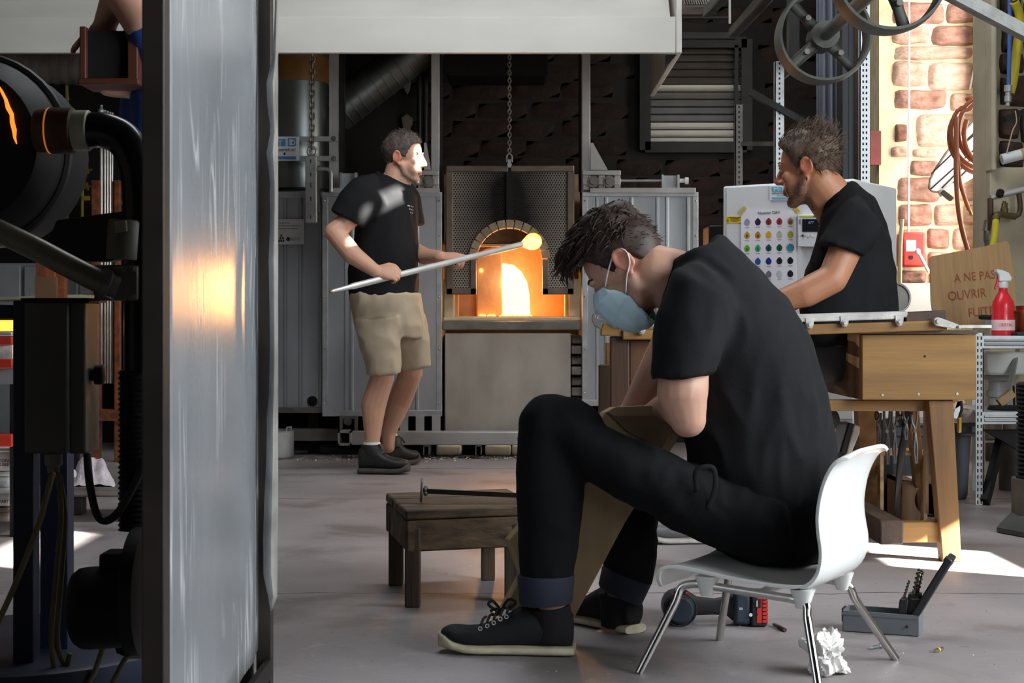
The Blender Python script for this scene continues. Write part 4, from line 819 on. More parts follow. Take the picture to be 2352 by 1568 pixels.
qbox(MB(), 1842.5, 503, 1884, 532, .042, .003).build('display', M('dark_display', (26, 28, 36), .2, 0, 0), ct)
qbox(MB(), 1835, 503, 1839.5, 514, .042, .003).build('switch', galv, ct)
text('lettering', '477', Q(1856, 514.5, .0425), ex, Z3, .016, M('dim_blue_digits', (96, 104, 160), .5, 0, 0, emit=((.3, .35, .8), .25)), ct)
for xx in (1844, 1855, 1866): MB().lathe([(.005, 0), (.005, .003)], Q(xx, 541, .0405), nrm_c, 10).build('push_button', dull_steel if xx == 1844 else white_plate, ct)
ctext = M('poster_white', (236, 234, 240), .22, 0, .02, 3)
pst = thing('colour_chart', 'laminated chart of round coloured glass samples taped to the white cabinet', 'poster', Q(1765, 700, .02))
qbox(MB(), 1702, 482, 1829, 705, .0165, .0015).build('sheet', ctext, pst)
for pts in (((1697.5, 489), (1709, 473), (1715, 477.5), (1703, 492.5)), ((1817, 474), (1826, 469), (1838, 485), (1830, 491.5))):
    MB().prism([Q(x, y, .0175) for x, y in pts], nrm_c*.0008).build('tape', M('masking_tape', (202, 178, 72), .6, 0, .06, 30), pst)
text('lettering', 'Nuancier CIAV', Q(1766, 491, .0175), ex, Z3, .0155, M('olive_print', (120, 120, 110), .6, 0, 0), pst, align='CENTER')
SW = [[(166, 154, 186), (52, 42, 72), (150, 52, 56), (176, 52, 72), (196, 150, 116)], [(206, 156, 66), (190, 140, 52), (214, 172, 56), (182, 194, 160), (170, 182, 70)], [(112, 182, 74), (74, 172, 128), (30, 92, 94), (24, 96, 60), (52, 152, 172)], [(90, 150, 200), (36, 92, 168), (30, 54, 136), (30, 42, 40), (24, 32, 30)], [(150, 160, 200), (170, 120, 190), (120, 120, 130), (196, 206, 210), (36, 38, 42)]]
for r_ in range(5):
    for c_ in range(5):
        x, y = 1716+24.8*c_, 510.5+30.2*r_-.6*c_; m_ = M('sample_%d_%d' % (r_, c_), SW[r_][c_], .3, 0, .12, 60)
        MB().lathe([(.0128, 0), (.0128, .0008)], Q(x, y, .0166), nrm_c, 18).build('sample_disc', m_, pst)
        q = MB(); qbox(q, x-2.2, y-8.6, x+2.2, y-6.6, .0178, .001); q.build('disc_loop', m_, pst)
        q = MB(); qbox(q, x-5, y+10.6, x+5, y+11.4, .0176, .0006); q.build('caption_bar', gtx, pst)
for (r_, c_, s_) in ((0, 3, 'R'), (0, 2, 'II'), (0, 4, '@'), (1, 0, 'III'), (1, 1, '#'), (2, 0, 'H'), (2, 1, 'S'), (2, 2, '0'), (2, 3, '+')):
    x, y = 1716+24.8*c_, 510.5+30.2*r_-.6*c_; text('lettering', s_, Q(x, y+4.2, .0180), ex, Z3, .0165, ink, pst, align='CENTER', extrude=.0002)
sp = MB()
for k in range(14): a = k*2*math.pi/14; p = Q(1815+8.2*math.cos(a), 568.5+8.6*math.sin(a), .0176); sp.ell(p, .0018, nu=6, nv=4)
o_ = sp.build('spiky_edge', ink, pst); o_['kind'] = 'stuff'
tag(MB().pbox(1628, 517, 1662, 620, 6.6, .2).build('junction_box', dark_steel, None, bevel=.006), 'dark grey junction box showing left of the white cabinet', 'box')
# ================================================================ things on the bright stone wall
rb_ = thing('crank_box', 'red wall box with white label and a silver crank handle', 'winch', P(2098, 612, 8.9)); redb = M('sun_bleached_red', (214, 60, 52), .45, .05, .1, 9)
MB().pbox(2073, 533, 2126, 612, 8.88, .14).build('winch_body', redb, rb_, bevel=.012)
MB().pbox(2081, 551, 2104, 577, 8.876, .004).build('label', white_plate, rb_); MB().lathe([(.012, 0), (.012, .006)], P(2093, 591, 8.875), Y3, 14).build('key_hole', ink, rb_)
MB().tube([P(2108, 577, 8.86), P(2109, 578, 8.80), P(2133, 624, 8.80), P(2135, 622, 8.74)], .009, 10).ell(P(2108, 577, 8.8), .016).build('crank_handle', white_plate, rb_)
tag(MB().tube([P(2088, -60, 8.92), P(2087, 533, 8.92)], .0065, 8).build('white_cable', M('white_cable', (228, 232, 232), .5, 0, .03)), 'white cable running straight up from the red crank box', 'cable')
tag(MB().tube([Vector((P(2062, 0, 8.3).x, 8.3, .01)), P(2068, 563, 8.3), P(2072, 503, 8.3)], .011, 10).build('wooden_stick', M('stick', (206, 196, 150), .6, 0, .1)), 'short pale stick standing beside the back of the man on the bench', 'stick')
ld = thing('metal_lid', 'round dull metal lid standing behind the man on the bench', 'lid', P(2060, 716, 6.4))
MB().lathe([(.0, 0), (.05, 0), (.053, -.006), (.056, -.006), (.057, .012), (.0, .012)], P(2060, 684, 6.42), (.25, -1, .1), 30).build('lid_disc', dull_steel, ld)
MB().tube([P(2060, 684, 6.4)+Vector((.058*math.cos(a), .25*.058*math.cos(a), .058*math.sin(a))) for a in [2*math.pi*i/30 for i in range(30)]], .004, 6, closed=True).build('lid_rim', galv, ld)
tag(MB().span((P(2072, 0, 8.5).x, 8.5, .001), (P(2150, 0, 8.5).x, 8.56, P(0, 650, 8.5).z)).build('white_board', M('white_board', (240, 240, 236), .5, 0, .02)), 'plain white board standing behind the cardboard sign', 'board')
# oval ribbed lamp panel
lp = thing('oval_panel', 'white oval panel with dark slanting ribs behind the coiled hose', 'panel', P(2150, 440, 8.5)); Dp = 8.5
ov = [(2134, 432), (2136, 414), (2146, 392), (2164, 364), (2188, 332), (2220, 296), (2262, 252), (2300, 216), (2330, 210), (2340, 240), (2330, 300), (2300, 350), (2262, 384), (2212, 414), (2172, 436), (2152, 441), (2140, 439)]
MB().pprism(ov, Dp, .02).build('panel_sheet', M('milky_panel', (238, 242, 242), .4, 0, .02), lp)
MB().tube([P(x, y, Dp) for x, y in ov], .006, 6, closed=True).build('panel_rim', dull_steel, lp)
for (a_, b_) in (((2139, 399), (2262, 282)), ((2138, 434), (2262, 322)), ((2163, 432), (2262, 334)), ((2190, 420), (2262, 352)), ((2214, 330), (2262, 290))): MB().tube([P(*a_, Dp-.008), P(*b_, Dp-.008)], .0042, 6).build('panel_rib', dark_steel, lp)
MB().bar(P(2158, 446, Dp), P(2270, 380, Dp), .03, .03).build('panel_bar', grey_paint, lp); MB().bar(P(2163, 440, Dp-.02), P(2186, 458, Dp-.02), .04, .022).build('panel_clamp', dark_steel, lp)
# coiled brown hose on the pier's corner
hb = M('brown_hose', (150, 86, 52), .5, 0, .12, 14); pts = []
for i in range(0, 171):
    a = math.radians(60+i*8.3); t_ = i/170
    rx, ry = [(86, 88), (74, 80), (62, 78), (50, 70)][min(3, int(t_*4))]; cxh, cyh = 2262+4*math.sin(t_*9), 306+8*math.sin(t_*7)
    pts.append(P(cxh-rx*math.cos(a), cyh-ry*math.sin(a), 8.18-.10*t_))
cl = thing('coiled_hose', 'brown rubber hose hanging in coils with a long tail on the stone wall', 'hose', P(2225, 575, 8.1))
MB().tube(pts, .0125, 8).build('hose_coil', hb, cl, 180)
MB().tube(spline([P(2196, 268, 8.06), P(2196, 330, 8.05), P(2196, 400, 8.05), P(2200, 470, 8.05), P(2210, 530, 8.05), P(2228, 590, 8.05)], 6), .0125, 8).build('hose_tail', hb, cl, 180)
MB().tube(spline([P(2198, 330, 8.08), P(2204, 410, 8.08), P(2216, 455, 8.08), P(2226, 482, 8.08)], 6), .0105, 8).build('hose_tail', hb, cl, 180)
MB().tube([P(2226, 480, 8.08), P(2232, 494, 8.08)], .008, 8).build('hose_nozzle', brass, cl); MB().tube([P(2262, 216, 8.12), P(2262, 232, 7.98)], .012, 8).build('hose_hook', dark_steel, cl)
tag(MB().tube([P(2228, 205, 9.0), P(2258, 50, 9.04), P(2262, 20, 9.05)], .0055, 6).build('pull_rope', white_plate), 'thin white rope slanting up beside the window reveal', 'rope')
tag(MB().tube([Vector((P(2244, 0, 8.75).x, 8.75, .02)), P(2246, 220, 8.75), P(2248, 140, 8.75), P(2262, 40, 8.75)], .016, 8).build('pale_pole', M('pale_pole', (206, 172, 122), .6, 0, .1)), 'pale wooden pole leaning in the window corner', 'pole')
# ---- pier: hoses, roll, tap
Dq = 7.64
bh = thing('blue_hose', 'blue air hose with steel coupling hanging on the dark rubble stones', 'hose', P(2316, 242, Dq))
MB().tube([P(2319, -40, Dq), P(2319, 90, Dq), P(2317, 198, Dq)], .0105, 10).build('hose_body', M('blue_rubber', (52, 96, 168), .5, 0, .1), bh)
MB().lathe([(.02, 0), (.02, .03), (.013, .032), (.013, .05), (.017, .052), (.017, .08), (.010, .082), (.010, .10)], P(2316, 196, Dq), (-.03, 0, -1), 12).build('steel_coupling', galv, bh)
yh = thing('yellow_hose', 'thick yellow hose hanging behind the blue air hose', 'hose', P(2336, 200, Dq+.05)); ym = M('yellow_rubber', (206, 190, 50), .5, 0, .1)
MB().tube(spline([P(2330, 4, Dq-.02), P(2342, 40, Dq+.02), P(2336, 110, Dq+.05), P(2328, 180, Dq+.06), P(2320, 214, Dq+.06)], 5), .022, 14).build('hose_body', ym, yh); MB().lathe([(.016, 0), (.016, .004)], P(2330, 3, Dq-.02), Vector((-.25, -.1, 1)), 14).build('hose_mouth', ink, yh)
rl = thing('paper_roll', 'white paper roll on a dowel fixed to the beige pier', 'roll', P(2320, 380, Dq))
MB().tube([P(2301, 366, Dq), P(2385, 344, Dq)], .026, 18).build('roll_paper', white_plate, rl); MB().tube([P(2344, 355, Dq), P(2420, 334, Dq)], .0275, 18).build('roll_core', M('dowel', (190, 164, 120), .6, 0, .1), rl); MB().tube([P(2301.5, 366, Dq-.002), P(2300.5, 366.3, Dq-.002)], .018, 14).build('roll_end', grey_paint, rl)
tag(MB().tube(spline([P(2332, 254, 7.62), P(2335, 280, 7.62), P(2326, 300, 7.62), P(2312, 352, 7.62)], 5), .003, 6).build('tied_string', M('jute', (190, 170, 124), .8, 0, .1)), 'knotted string hanging down to the paper roll', 'string')
tag(MB().bar(P(2308, 274, 7.64), P(2370, 250, 7.64), .03, .03).build('wall_bracket', black_iron), 'black bracket on the dark rubble above the paper roll', 'bracket')
wt = thing('water_tap', 'old brass water tap with grey pipes on the beige pier', 'tap', P(2300, 515, 7.66)); pipe_g = M('painted_pipe', (186, 186, 182), .4, .3, .08, 12); pipe_b = M('brown_pipe', (84, 66, 52), .5, .4, .25, 14)
MB().tube([P(2275, 453, 7.66), P(2310, 445, 7.66), P(2380, 428, 7.66)], .0155, 12).build('pipe', pipe_g, wt)
MB().tube([P(2275, 455, 7.66), P(2275, 520, 7.66), P(2272, 600, 7.66)], .0145, 12).build('pipe', pipe_b, wt)
MB().tube(spline([P(2340, 444, 7.66), P(2343, 470, 7.66), P(2341, 490, 7.66), P(2330, 497, 7.66)], 4), .013, 10).build('pipe', pipe_b, wt)
MB().tube(spline([P(2332, 497, 7.66), P(2312, 495, 7.64), P(2298, 492, 7.62), P(2288, 498, 7.62), P(2286, 512, 7.62)], 4), [.016]*10+[.02]*7, 12).lathe([(.018, 0), (.02, .02), (.012, .04), (.008, .06)], P(2307, 490, 7.64), Z3, 12).build('tap_body', M('old_brass', (112, 96, 70), .5, .6, .25, 14), wt)
MB().tube([P(2301, 471, 7.64), P(2315, 469, 7.64)], .008, 8).tube([P(2307, 482, 7.64), P(2307, 465, 7.64)], .006, 8).build('tap_handle', brass, wt)
MB().lathe([(.02, 0), (.024, .01), (.024, .05), (.018, .06), (.018, .09), (.022, .1), (.022, .14)], P(2270, 530, 7.65), (0, 0, -1), 12).tube([P(2264, 505, 7.63), P(2259, 530, 7.63)], .006, 8).build('stop_valve', dull_steel, wt)
MB().tube([P(2296, 447, 7.64), P(2298, 441, 7.62)], .02, 8).build('pipe_clip', dark_steel, wt)
tag(MB().tube(spline([P(2287, 508, 7.58), P(2283, 550, 7.5), P(2268, 610, 7.42), P(2249, 676, 7.36)], 6), .0165, 12).build('yellow_hose_end', ym), 'short yellow hose end hanging from the tap over the cardboard sign', 'hose')
# ---- cardboard sign
Dc = 7.1
cbd = thing('cardboard_sign', 'torn cardboard sheet with handwritten red warning, leaning on the wall', 'sign', P(2240, 748, Dc))
cpoly = [(2146, 748), (2138, 690), (2136, 592), (2142, 588), (2200, 577), (2260, 566), (2312, 553), (2318, 560), (2330, 640), (2338, 748)]
MB().prism([P(x, y, Dc+.12*(748-y)/190) for x, y in cpoly], (0, .008, 0)).build('board', M('corrugated_card', (176, 142, 100), .85, 0, .10, 5, .2, 9, (18, 1, .6)), cbd, None)
redpen = M('red_brown_pen', (150, 84, 56), .8, 0, 0)
for s_, x, y, hh in (('A NE PAS', 2192, 648, .058), ('OUVRIR', 2178, 690, .062), ('FUITE', 2224, 728, .06)):
    text('lettering', s_, P(x, y, Dc+.12*(748-y)/190-.003), (1, .032, .10), (0, .32, 1), hh, redpen, cbd, wide=.80)
tag(MB().pbox(2262, 722, 2340, 748, 7.0, .02).build('grey_offcut', M('grey_offcut', (150, 150, 148), .6, 0, .1)), 'grey sheet offcut at the foot of the cardboard sign', 'offcut')
# ================================================================ galvanised shelf with spray bottle, sink behind
sf = thing('steel_shelf', 'galvanised steel shelf on slotted posts at the right edge', 'shelf', P(2250, 1157, 6.63)); sf.location.z = 0; WPOS[sf.name] = Vector(sf.location); Df = 6.62
for y0, lab in ((771, 0), (945, 1)):
    a_, b_ = P(2258, y0, Df), P(2440, y0+28, Df)
    MB().span((a_.x-.005, Df, a_.z-.006), (b_.x, 7.15, a_.z)).build('shelf_board', galv, sf)
    e = MB(); e.span((a_.x-.01, Df-.02, b_.z), (b_.x, Df, a_.z)); 
    for k in (.3, .62): e.tube([(a_.x, Df-.022, b_.z+(a_.z-b_.z)*k), (b_.x, Df-.022, b_.z+(a_.z-b_.z)*k)], .006, 8)
    e.build('shelf_rim', galv, sf)
for D_, x0, x1 in ((6.60, 2241, 2259), (7.15, 2233, 2248)):
    a_, b_ = P(x0, 764, D_), P(x1, 764, D_); MB().span((a_.x, D_, .002), (b_.x, D_+.004, a_.z)).span((b_.x-.004, D_, .002), (b_.x, D_+.035, a_.z)).build('shelf_post', galv, sf)
    s = MB(); y = 772
    while D_ < 7 and y < 1150: 
        for xx in (x0+5, x0+13): s.pbox(xx-1.6, y, xx+1.6, y+8, D_-.001, .002)
        y += 14.5
    if D_ < 7: s.build('post_slots', ink, sf, None)['kind'] = 'stuff'
zs = P(0, 771, Df).z
bt_ = thing('spray_bottle', 'red trigger spray bottle with white head on the steel shelf', 'bottle', (P(2304, 0, 6.75).x, 6.75, zs)); bx = WPOS[bt_.name]
bm_ = M('red_translucent_bottle', (226, 44, 58), .25, 0, .06, 20); kb = 6.75/3600
MB().lathe([(25*kb, 0), (26*kb, 3*kb), (26*kb, 40*kb), (24*kb, 52*kb), (26*kb, 64*kb), (23*kb, 78*kb), (15*kb, 92*kb), (10*kb, 100*kb), (9*kb, 110*kb)], bx, Z3, 26).build('bottle_body', bm_, bt_)
MB().lathe([(26.4*kb, 12*kb), (26.5*kb, 14*kb), (26.5*kb, 34*kb), (26.4*kb, 36*kb)], bx, Z3, 26).build('bottle_label', M('pink_white_label', (246, 214, 216), .4, 0, .05, 20), bt_)
text('lettering', 'CRISTAL', bx+Vector((-19*kb, -27.2*kb, 21*kb)), X3, Z3, .02, redb, bt_, wide=.85)
MB().lathe([(11*kb, 108*kb), (12*kb, 110*kb), (12*kb, 122*kb), (9*kb, 126*kb)], bx, Z3, 16).prism([bx+Vector((x*kb, -.022, z*kb)) for x, z in ((-12, 124), (14, 124), (18, 132), (10, 144), (-4, 150), (-18, 152), (-18, 144), (-13, 140))], (0, .044, 0)).build('spray_head', white_plate, bt_, bevel=.004)
MB().prism([bx+Vector((x*kb, -.008, z*kb)) for x, z in ((-13, 138), (-9, 138), (-11, 118), (-17, 106), (-20, 108), (-16, 120))], (0, .016, 0)).build('trigger', redb, bt_)
cp = thing('copper_pot', 'copper coloured clay pot at the right edge of the shelf', 'pot', (P(2360, 0, 6.8).x, 6.8, zs))
MB().lathe([(.055, 0), (.058, .01), (.058, .09), (.062, .095), (.062, .105), (.05, .11), (.05, .128), (.012, .13), (.012, .15)], WPOS[cp.name], Z3, 26).build('pot_body', copper, cp)
tag(MB().tube([P(2252, 728, 6.9), P(2284, 729, 6.8)], .011, 10).build('tool_handle', ink), 'black tool handle poking out left of the red spray bottle', 'handle')
tag(MB().span((P(2336, 0, 6.64).x, 6.64, zs), (P(2380, 0, 6.64).x, 6.8, zs+.016)).build('black_tray', ink, None, bevel=.004), 'flat black tray on the shelf in front of the clay pot', 'tray')
sk_ = thing('sink', 'white ceramic sink with grey waste trap below the shelf', 'sink', P(2320, 865, 7.3))
MB().prism([P(2262, 808, 7.2), P(2440, 808, 7.2), P(2440, 862, 7.2), P(2272, 862, 7.2), P(2264, 850, 7.2)], (0, .42, 0)).build('basin', M('white_ceramic', (224, 226, 222), .25, 0, .03), sk_, bevel=.012)
tg = M('grey_plastic_pipe', (176, 178, 178), .4, 0, .05)
MB().lathe([(.06, 0), (.06, .02), (.04, .03), (.04, .07), (.05, .072), (.05, .1), (.036, .102), (.036, .14)], P(2290, 862, 7.4), (0, 0, -1), 18).build('waste_fitting', tg, sk_)
MB().tube(spline([P(2288, 915, 7.4), P(2286, 935, 7.4), P(2300, 948, 7.4), P(2318, 930, 7.45), P(2330, 925, 7.6), P(2360, 935, 7.73)], 5), .036, 14).build('waste_trap', tg, sk_)
MB().bar(P(2338, 805, 7.25), P(2305, 945, 6.95), .02, .02).build('sink_strut', galv, sk_)
# things on the lower shelf
zl = P(0, 945, Df).z
tl = thing('cast_weight', 'black cast plate with upright pins on the lower shelf', 'tool', (P(2310, 0, 6.75).x, 6.75, zl))
MB().lathe([(.0, 0), (.075, 0), (.078, .006), (.07, .018), (.0, .02)], WPOS[tl.name], Z3, 26).build('plate', black_iron, tl)
MB().bar(WPOS[tl.name]+Vector((-.03, 0, .03)), WPOS[tl.name]+Vector((.03, 0, .075)), .04, .035).build('wedge_block', pale_wood, tl)
for k, xx in enumerate((2330, 2338, 2346)): tag(MB().tube([(P(xx, 0, 6.85).x, 6.85, zl+.001), (P(xx-2, 0, 6.85).x, 6.85, zl+.10)], .005, 8).build('iron_pin', black_iron), ('iron pin standing on the lower shelf, nearest the cast plate', 'middle of the three iron pins on the lower shelf', 'iron pin standing on the lower shelf, closest to the right edge')[k], 'pin', 'iron pins on the lower shelf')
tag(MB().pprism([(2262, 988), (2440, 988), (2440, 1075), (2350, 1040)], 6.7, .06).build('folded_black_bracket', black_iron), 'black folded bracket under the lower shelf', 'bracket')
tag(MB().bar(P(2300, 1002, 6.8), Vector((P(2262, 0, 6.6).x, 6.6, .012)), .03, .05).build('black_prop', black_iron), 'slanting black prop leg behind the shelf post', 'prop')
tag(MB().lathe([(.07, 0), (.07, .22), (.06, .225)], (P(2330, 0, 7.2).x, 7.2, 0), Z3, 20).build('dark_canister', M('dark_canister', (78, 72, 66), .6, .2, .2, 9)), 'dark canister on the floor by the stone wall foot', 'canister')
pd_ = thing('machine_pedestal', 'cast iron machine pedestal with octagonal foot at the right edge', 'pedestal', (P(2408, 0, 5.75).x, 5.75, 0)); w0 = WPOS[pd_.name]
MB().lathe([(.185, 0), (.19, .006), (.19, .02), (.15, .06), (.13, .075)], w0, Z3, 8).build('foot', pm_, pd_, 20); MB().lathe([(.13, .07), (.13, .2)], w0, Z3, 20).build('column', dull_steel, pd_)
sg = MB(); sg.lathe([(.115, .2)]+[(.115 if i % 2 else .105, .2+i*.008) for i in range(1, 45)], w0, Z3, 24); sg.build('screw_thread', black_iron, pd_)
# ================================================================ glassblower's bench
oak = wood('worn_oak', (156, 116, 58), (124, 88, 42), .55, 0, 22, .2)
oak_v = wood('worn_oak_upright', (132, 94, 48), (100, 68, 34), .55, 2, 22, .2)
oak_d = wood('dark_brown_oak', (80, 54, 34), (54, 36, 24), .55, 2, 10, .15)
beam_d = wood('dark_beam', (86, 68, 56), (60, 48, 42), .7, 1, 12, .3)
bench = thing('glassblower_bench', 'glassblower bench of worn oak with metal topped arm rails and end box', 'bench', (1.1, 5.35, 0))
Db = 5.05
bx0, bx1 = P(1980, 0, Db).x, P(2241, 0, Db).x; bz0, bz1 = P(0, 918, Db).z, P(0, 768, Db).z
MB().span((bx0, Db, bz0), (bx1, Db+.016, bz1)).build('box_front', oak, bench, bevel=.003)
MB().span((bx0-.004, Db+.004, bz0), (bx0+.014, Db+.60, bz1)).build('box_side', wood('worn_box_side', (138, 98, 56), (96, 66, 40), .6, 1, 9, .2), bench, bevel=.003)
MB().prism([(bx0-.006, y, z) for y, z in ((Db+.02, bz0+.10), (Db+.02, bz0+.135), (Db+.34, bz0+.155), (Db+.34, bz0+.135))], (.003, 0, 0)).build('bare_wood_scar', M('bare_wood', (206, 172, 128), .7, 0, .1, 20), bench)
MB().prism([(bx0-.006, y, z) for y, z in ((Db+.02, bz0+.17), (Db+.02, bz0+.212), (Db+.26, bz0+.212), (Db+.2, bz0+.19), (Db+.08, bz0+.185))], (.003, 0, 0)).build('bare_wood_scar', MATS['bare_wood'], bench)
MB().span((bx1-.014, Db+.004, bz0), (bx1+.004, Db+.60, bz1)).build('box_side', oak, bench, bevel=.003)
MB().span((bx0, Db+.02, bz0), (bx1, Db+.6, bz0+.012)).build('box_floor', oak, bench); MB().span((bx0, Db+.585, bz0), (bx1, Db+.60, bz1)).build('box_back', oak, bench)
MB().span((bx0-.012, Db-.006, bz1+.002), (bx1+.006, Db+.62, bz1+.014)).build('box_lid', wood('grey_brown_lid', (124, 108, 92), (92, 76, 62), .6, 0, 10, .2), bench, bevel=.002)
for px_, py_ in ((2027, 907), (2110, 905), (2199, 904)): MB().lathe([(.004, 0), (.0048, .002), (.0048, .004)], P(px_, py_, Db-.003), Y3, 10).build('screw_head', galv, bench)
MB().lathe([(.004, 0), (.004, .002)], P(2124, 818, Db-.001), Y3, 10).build('knot', black_iron, bench)
hs = MB(); hp_ = P(1921, 0, 5.3); hs.span((bx0-.012, 5.32, P(0, 822, 5.32).z), (bx0-.004, 5.35, P(0, 760, 5.32).z)); hs.tube(arc((bx0-.012, 5.335, P(0, 800, 5.32).z), .016, 0, math.pi*2, 14, Y3, Z3), .003, 6); hs.build('hasp', dull_steel, bench)
# apron, legs, stretchers
Da = 5.12
MB().pbox(1760, 918, 2136, 944, Da, .035).build('apron', oak_d if False else oak, bench, bevel=.003)
def leg(p0, p1, w0, w1, D0_, D1_, dep, mat, nm='leg'):
    a = P(p0[0], p0[1], D0_); b_ = P(p1[0], p1[1], D1_); b_.z = 0 if D1_ is not None else b_.z
    r0, r1 = w0/2*D0_/F, w1/2*D1_/F
    MB().loft([(a+Y3*dep/2, X3*r0, Y3*dep/2), (b_+Y3*dep/2, X3*r1, Y3*dep/2)], 4).build
    vs = [a+Vector((-r0, 0, 0)), a+Vector((r0, 0, 0)), b_+Vector((r1, 0, 0)), b_+Vector((-r1, 0, 0))]
    MB().prism(vs, (0, dep, 0)).build(nm, mat, bench, bevel=.004)
leg((2161, 918), (2187, 1290), 58, 44, 5.07, 5.055, .055, oak_v)
MB().pbox(2126, 918, 2133, 1180, 5.13, .03).build('leg_cheek', M('pale_edge_wood', (176, 146, 112), .6, 0, .1, 9), bench)
leg((1990, 930), (1998, 1185), 44, 40, 5.62, 6.2, .06, oak_v); leg((2098, 930), (2120, 1180), 26, 22, 5.66, 6.2, .05, oak_v)
MB().pbox(2072, 1198, 2166, 1246, 5.08, .04).build('stretcher', oak, bench, bevel=.004)
bm0 = P(2022, 0, 5.06); z1_, z0_ = P(0, 1186, 5.04).z, P(0, 1250, 5.04).z
MB().span((P(2021, 0, 5.0).x, 5.0, P(0, 1251, 5.0).z), (P(2076, 0, 5.0).x, 6.1, P(0, 1194, 5.0).z)).build('long_beam', beam_d, bench, bevel=.006)
# arm rail with cast metal pads
Dr = 5.0
wb = MB(); wb.prism([P(1494, 780, Dr), P(1430, 780, Dr), P(1430, 757, Dr), P(2176, 735, Dr), P(2176, 758, Dr)], (0, .07, 0)); wb.build('rail_beam', oak, bench, bevel=.004)
MB().prism([P(2080, 716, Dr+.01), P(2173, 712, Dr+.01), P(2176, 748, Dr+.01), P(2080, 752, Dr+.01)], (0, .06, 0)).build('rail_end', oak_d, bench, bevel=.004)
MB().prism([P(1380, 771, Dr+.01), P(1380, 755, Dr+.01), P(1386, 742, Dr+.01), P(1435, 740, Dr+.01), P(1435, 771, Dr+.01)], (0, .06, 0)).build('rail_nose', oak, bench, bevel=.004)
padm = M('worn_white_metal', (186, 184, 178), .42, .45, .22, 16, .12, 50)
MB().prism([P(1408, 742, Dr-.012), P(1418, 729, Dr-.012), P(1500, 728, Dr-.012), P(1800, 722, Dr-.012), P(2080, 714, Dr-.012), P(2086, 718, Dr-.012), P(2084, 728, Dr-.012), P(2050, 733, Dr-.012), P(1800, 741, Dr-.012), P(1560, 750, Dr-.012), P(1432, 752, Dr-.012), P(1416, 747, Dr-.012)], (0, .07, 0)).build('rail_pad', padm, bench, bevel=.003)
for x, y in ((1474, 760), (1860, 746), (1940, 742), (2066, 740)):
    b = MB(); b.pprism([(x-10, y-16), (x+10, y-16), (x+9, y), (x+5, y+8), (x-5, y+8), (x-9, y)], Dr-.016, .012); bolt(b, P(x, y, Dr-.016), .0062, h=.01); b.build('pad_lug', padm, bench, bevel=.001)
hk = [(1381, 757), (1366, 748), (1359, 735), (1360, 724), (1366, 717), (1369, 728), (1373, 722), (1373, 731), (1380, 733), (1386, 734), (1400, 735), (1416, 737), (1416, 744), (1384, 744)]
MB().pprism(hk, Dr+.01, .014).build('cast_hook', dull_steel, bench, bevel=.002)
hg = MB(); hg.pprism([(2143, 739), (2146, 731), (2154, 728), (2164, 731), (2192, 741), (2208, 748), (2206, 755), (2190, 754), (2164, 750), (2150, 748)], Dr-.02, .012); bolt(hg, P(2154, 738, Dr-.02), .008, h=.012); bolt(hg, P(2202, 751, Dr-.02), .004); hg.build('pivot_arm', padm, bench, bevel=.001)
MB().pbox(2200, 746, 2278, 753, Dr-.012, .02).build('pipe_rest', padm, bench)
# left end panel and rear rail
MB().pbox(1402, 772, 1446, 1245, Dr+.03, .05).build('end_leg', oak_d, bench, bevel=.004); MB().pbox(1446, 780, 1560, 1000, Dr+.06, .03).build('end_panel', wood('mid_oak', (98, 64, 38), (70, 46, 28), .55, 2, 10, .15), bench, bevel=.004)
MB().span((P(1420, 0, Dr).x, 5.66, .60), (P(2140, 0, Dr).x, 5.72, .70)).build('rear_rail', oak, bench, bevel=.004)
MB().span((P(1402, 0, Dr).x, 5.64, 0), (P(1446, 0, Dr).x, 5.70, .62)).build('leg', oak_d, bench, bevel=.004)
MB().span((P(1402, 0, Dr).x, 5.1, .12), (P(1430, 0, Dr).x, 5.66, .18)).build('stretcher', oak_d, bench)
MB().span((.62, 5.16, .40), (1.05, 5.62, .43)).build('seat_board', oak, bench, bevel=.004)
# ---- tools hanging below the bench
steel_t = M('tool_steel', (128, 126, 124), .35, .8, .25, 20)
def tongs(x, y0, y1, D_, spread, label, m_=steel_t, lean=0, wid=1.0):
    t = thing('tongs', label, 'tongs', P(x, y1, D_), 'tools hanging under the bench')
    ym_ = y0+(y1-y0)*.38
    for s_ in (-1, 1):
        MB().tube(spline([P(x+s_*2.0*spread, y0, D_), P(x+s_*spread*1.6, (y0+ym_)/2, D_), P(x+lean*.4, ym_, D_), P(x+s_*spread*wid+lean*.7, (ym_+y1)/2, D_), P(x+s_*1.2+lean, y1, D_)], 4), [.0045]*9+[.0055]*4+[.0035]*4, 7).build('jaw_arm', t and m_, t)
    MB().lathe([(.006, 0), (.006, .012)], P(x+lean*.4, ym_, D_-.008), Y3, 10).build('pivot', m_, t)
Dt = 5.28
tongs(2037, 944, 1066, Dt, 3.4, 'first long tongs from the left under the oak bench', lean=2); tongs(2054, 944, 1064, Dt+.02, 3.0, 'second long tongs from the left under the oak bench', lean=1)
tongs(2081, 944, 1010, Dt, 3.2, 'short tongs hanging left of the slanting dark shears'); tongs(2100, 944, 1064, Dt, 3.4, 'long tongs nearest the thick right bench leg', lean=4)
tongs(2018, 948, 1020, Dt+.05, 2.6, 'short tongs closest to the rear left bench leg', lean=1); tongs(2068, 944, 980, Dt+.03, 2.8, 'shortest tongs hanging in the middle under the bench')
t = thing('dark_shears', 'long dark shears leaning from the bench to the floor among the tongs', 'shears', P(2060, 1185, 5.5))
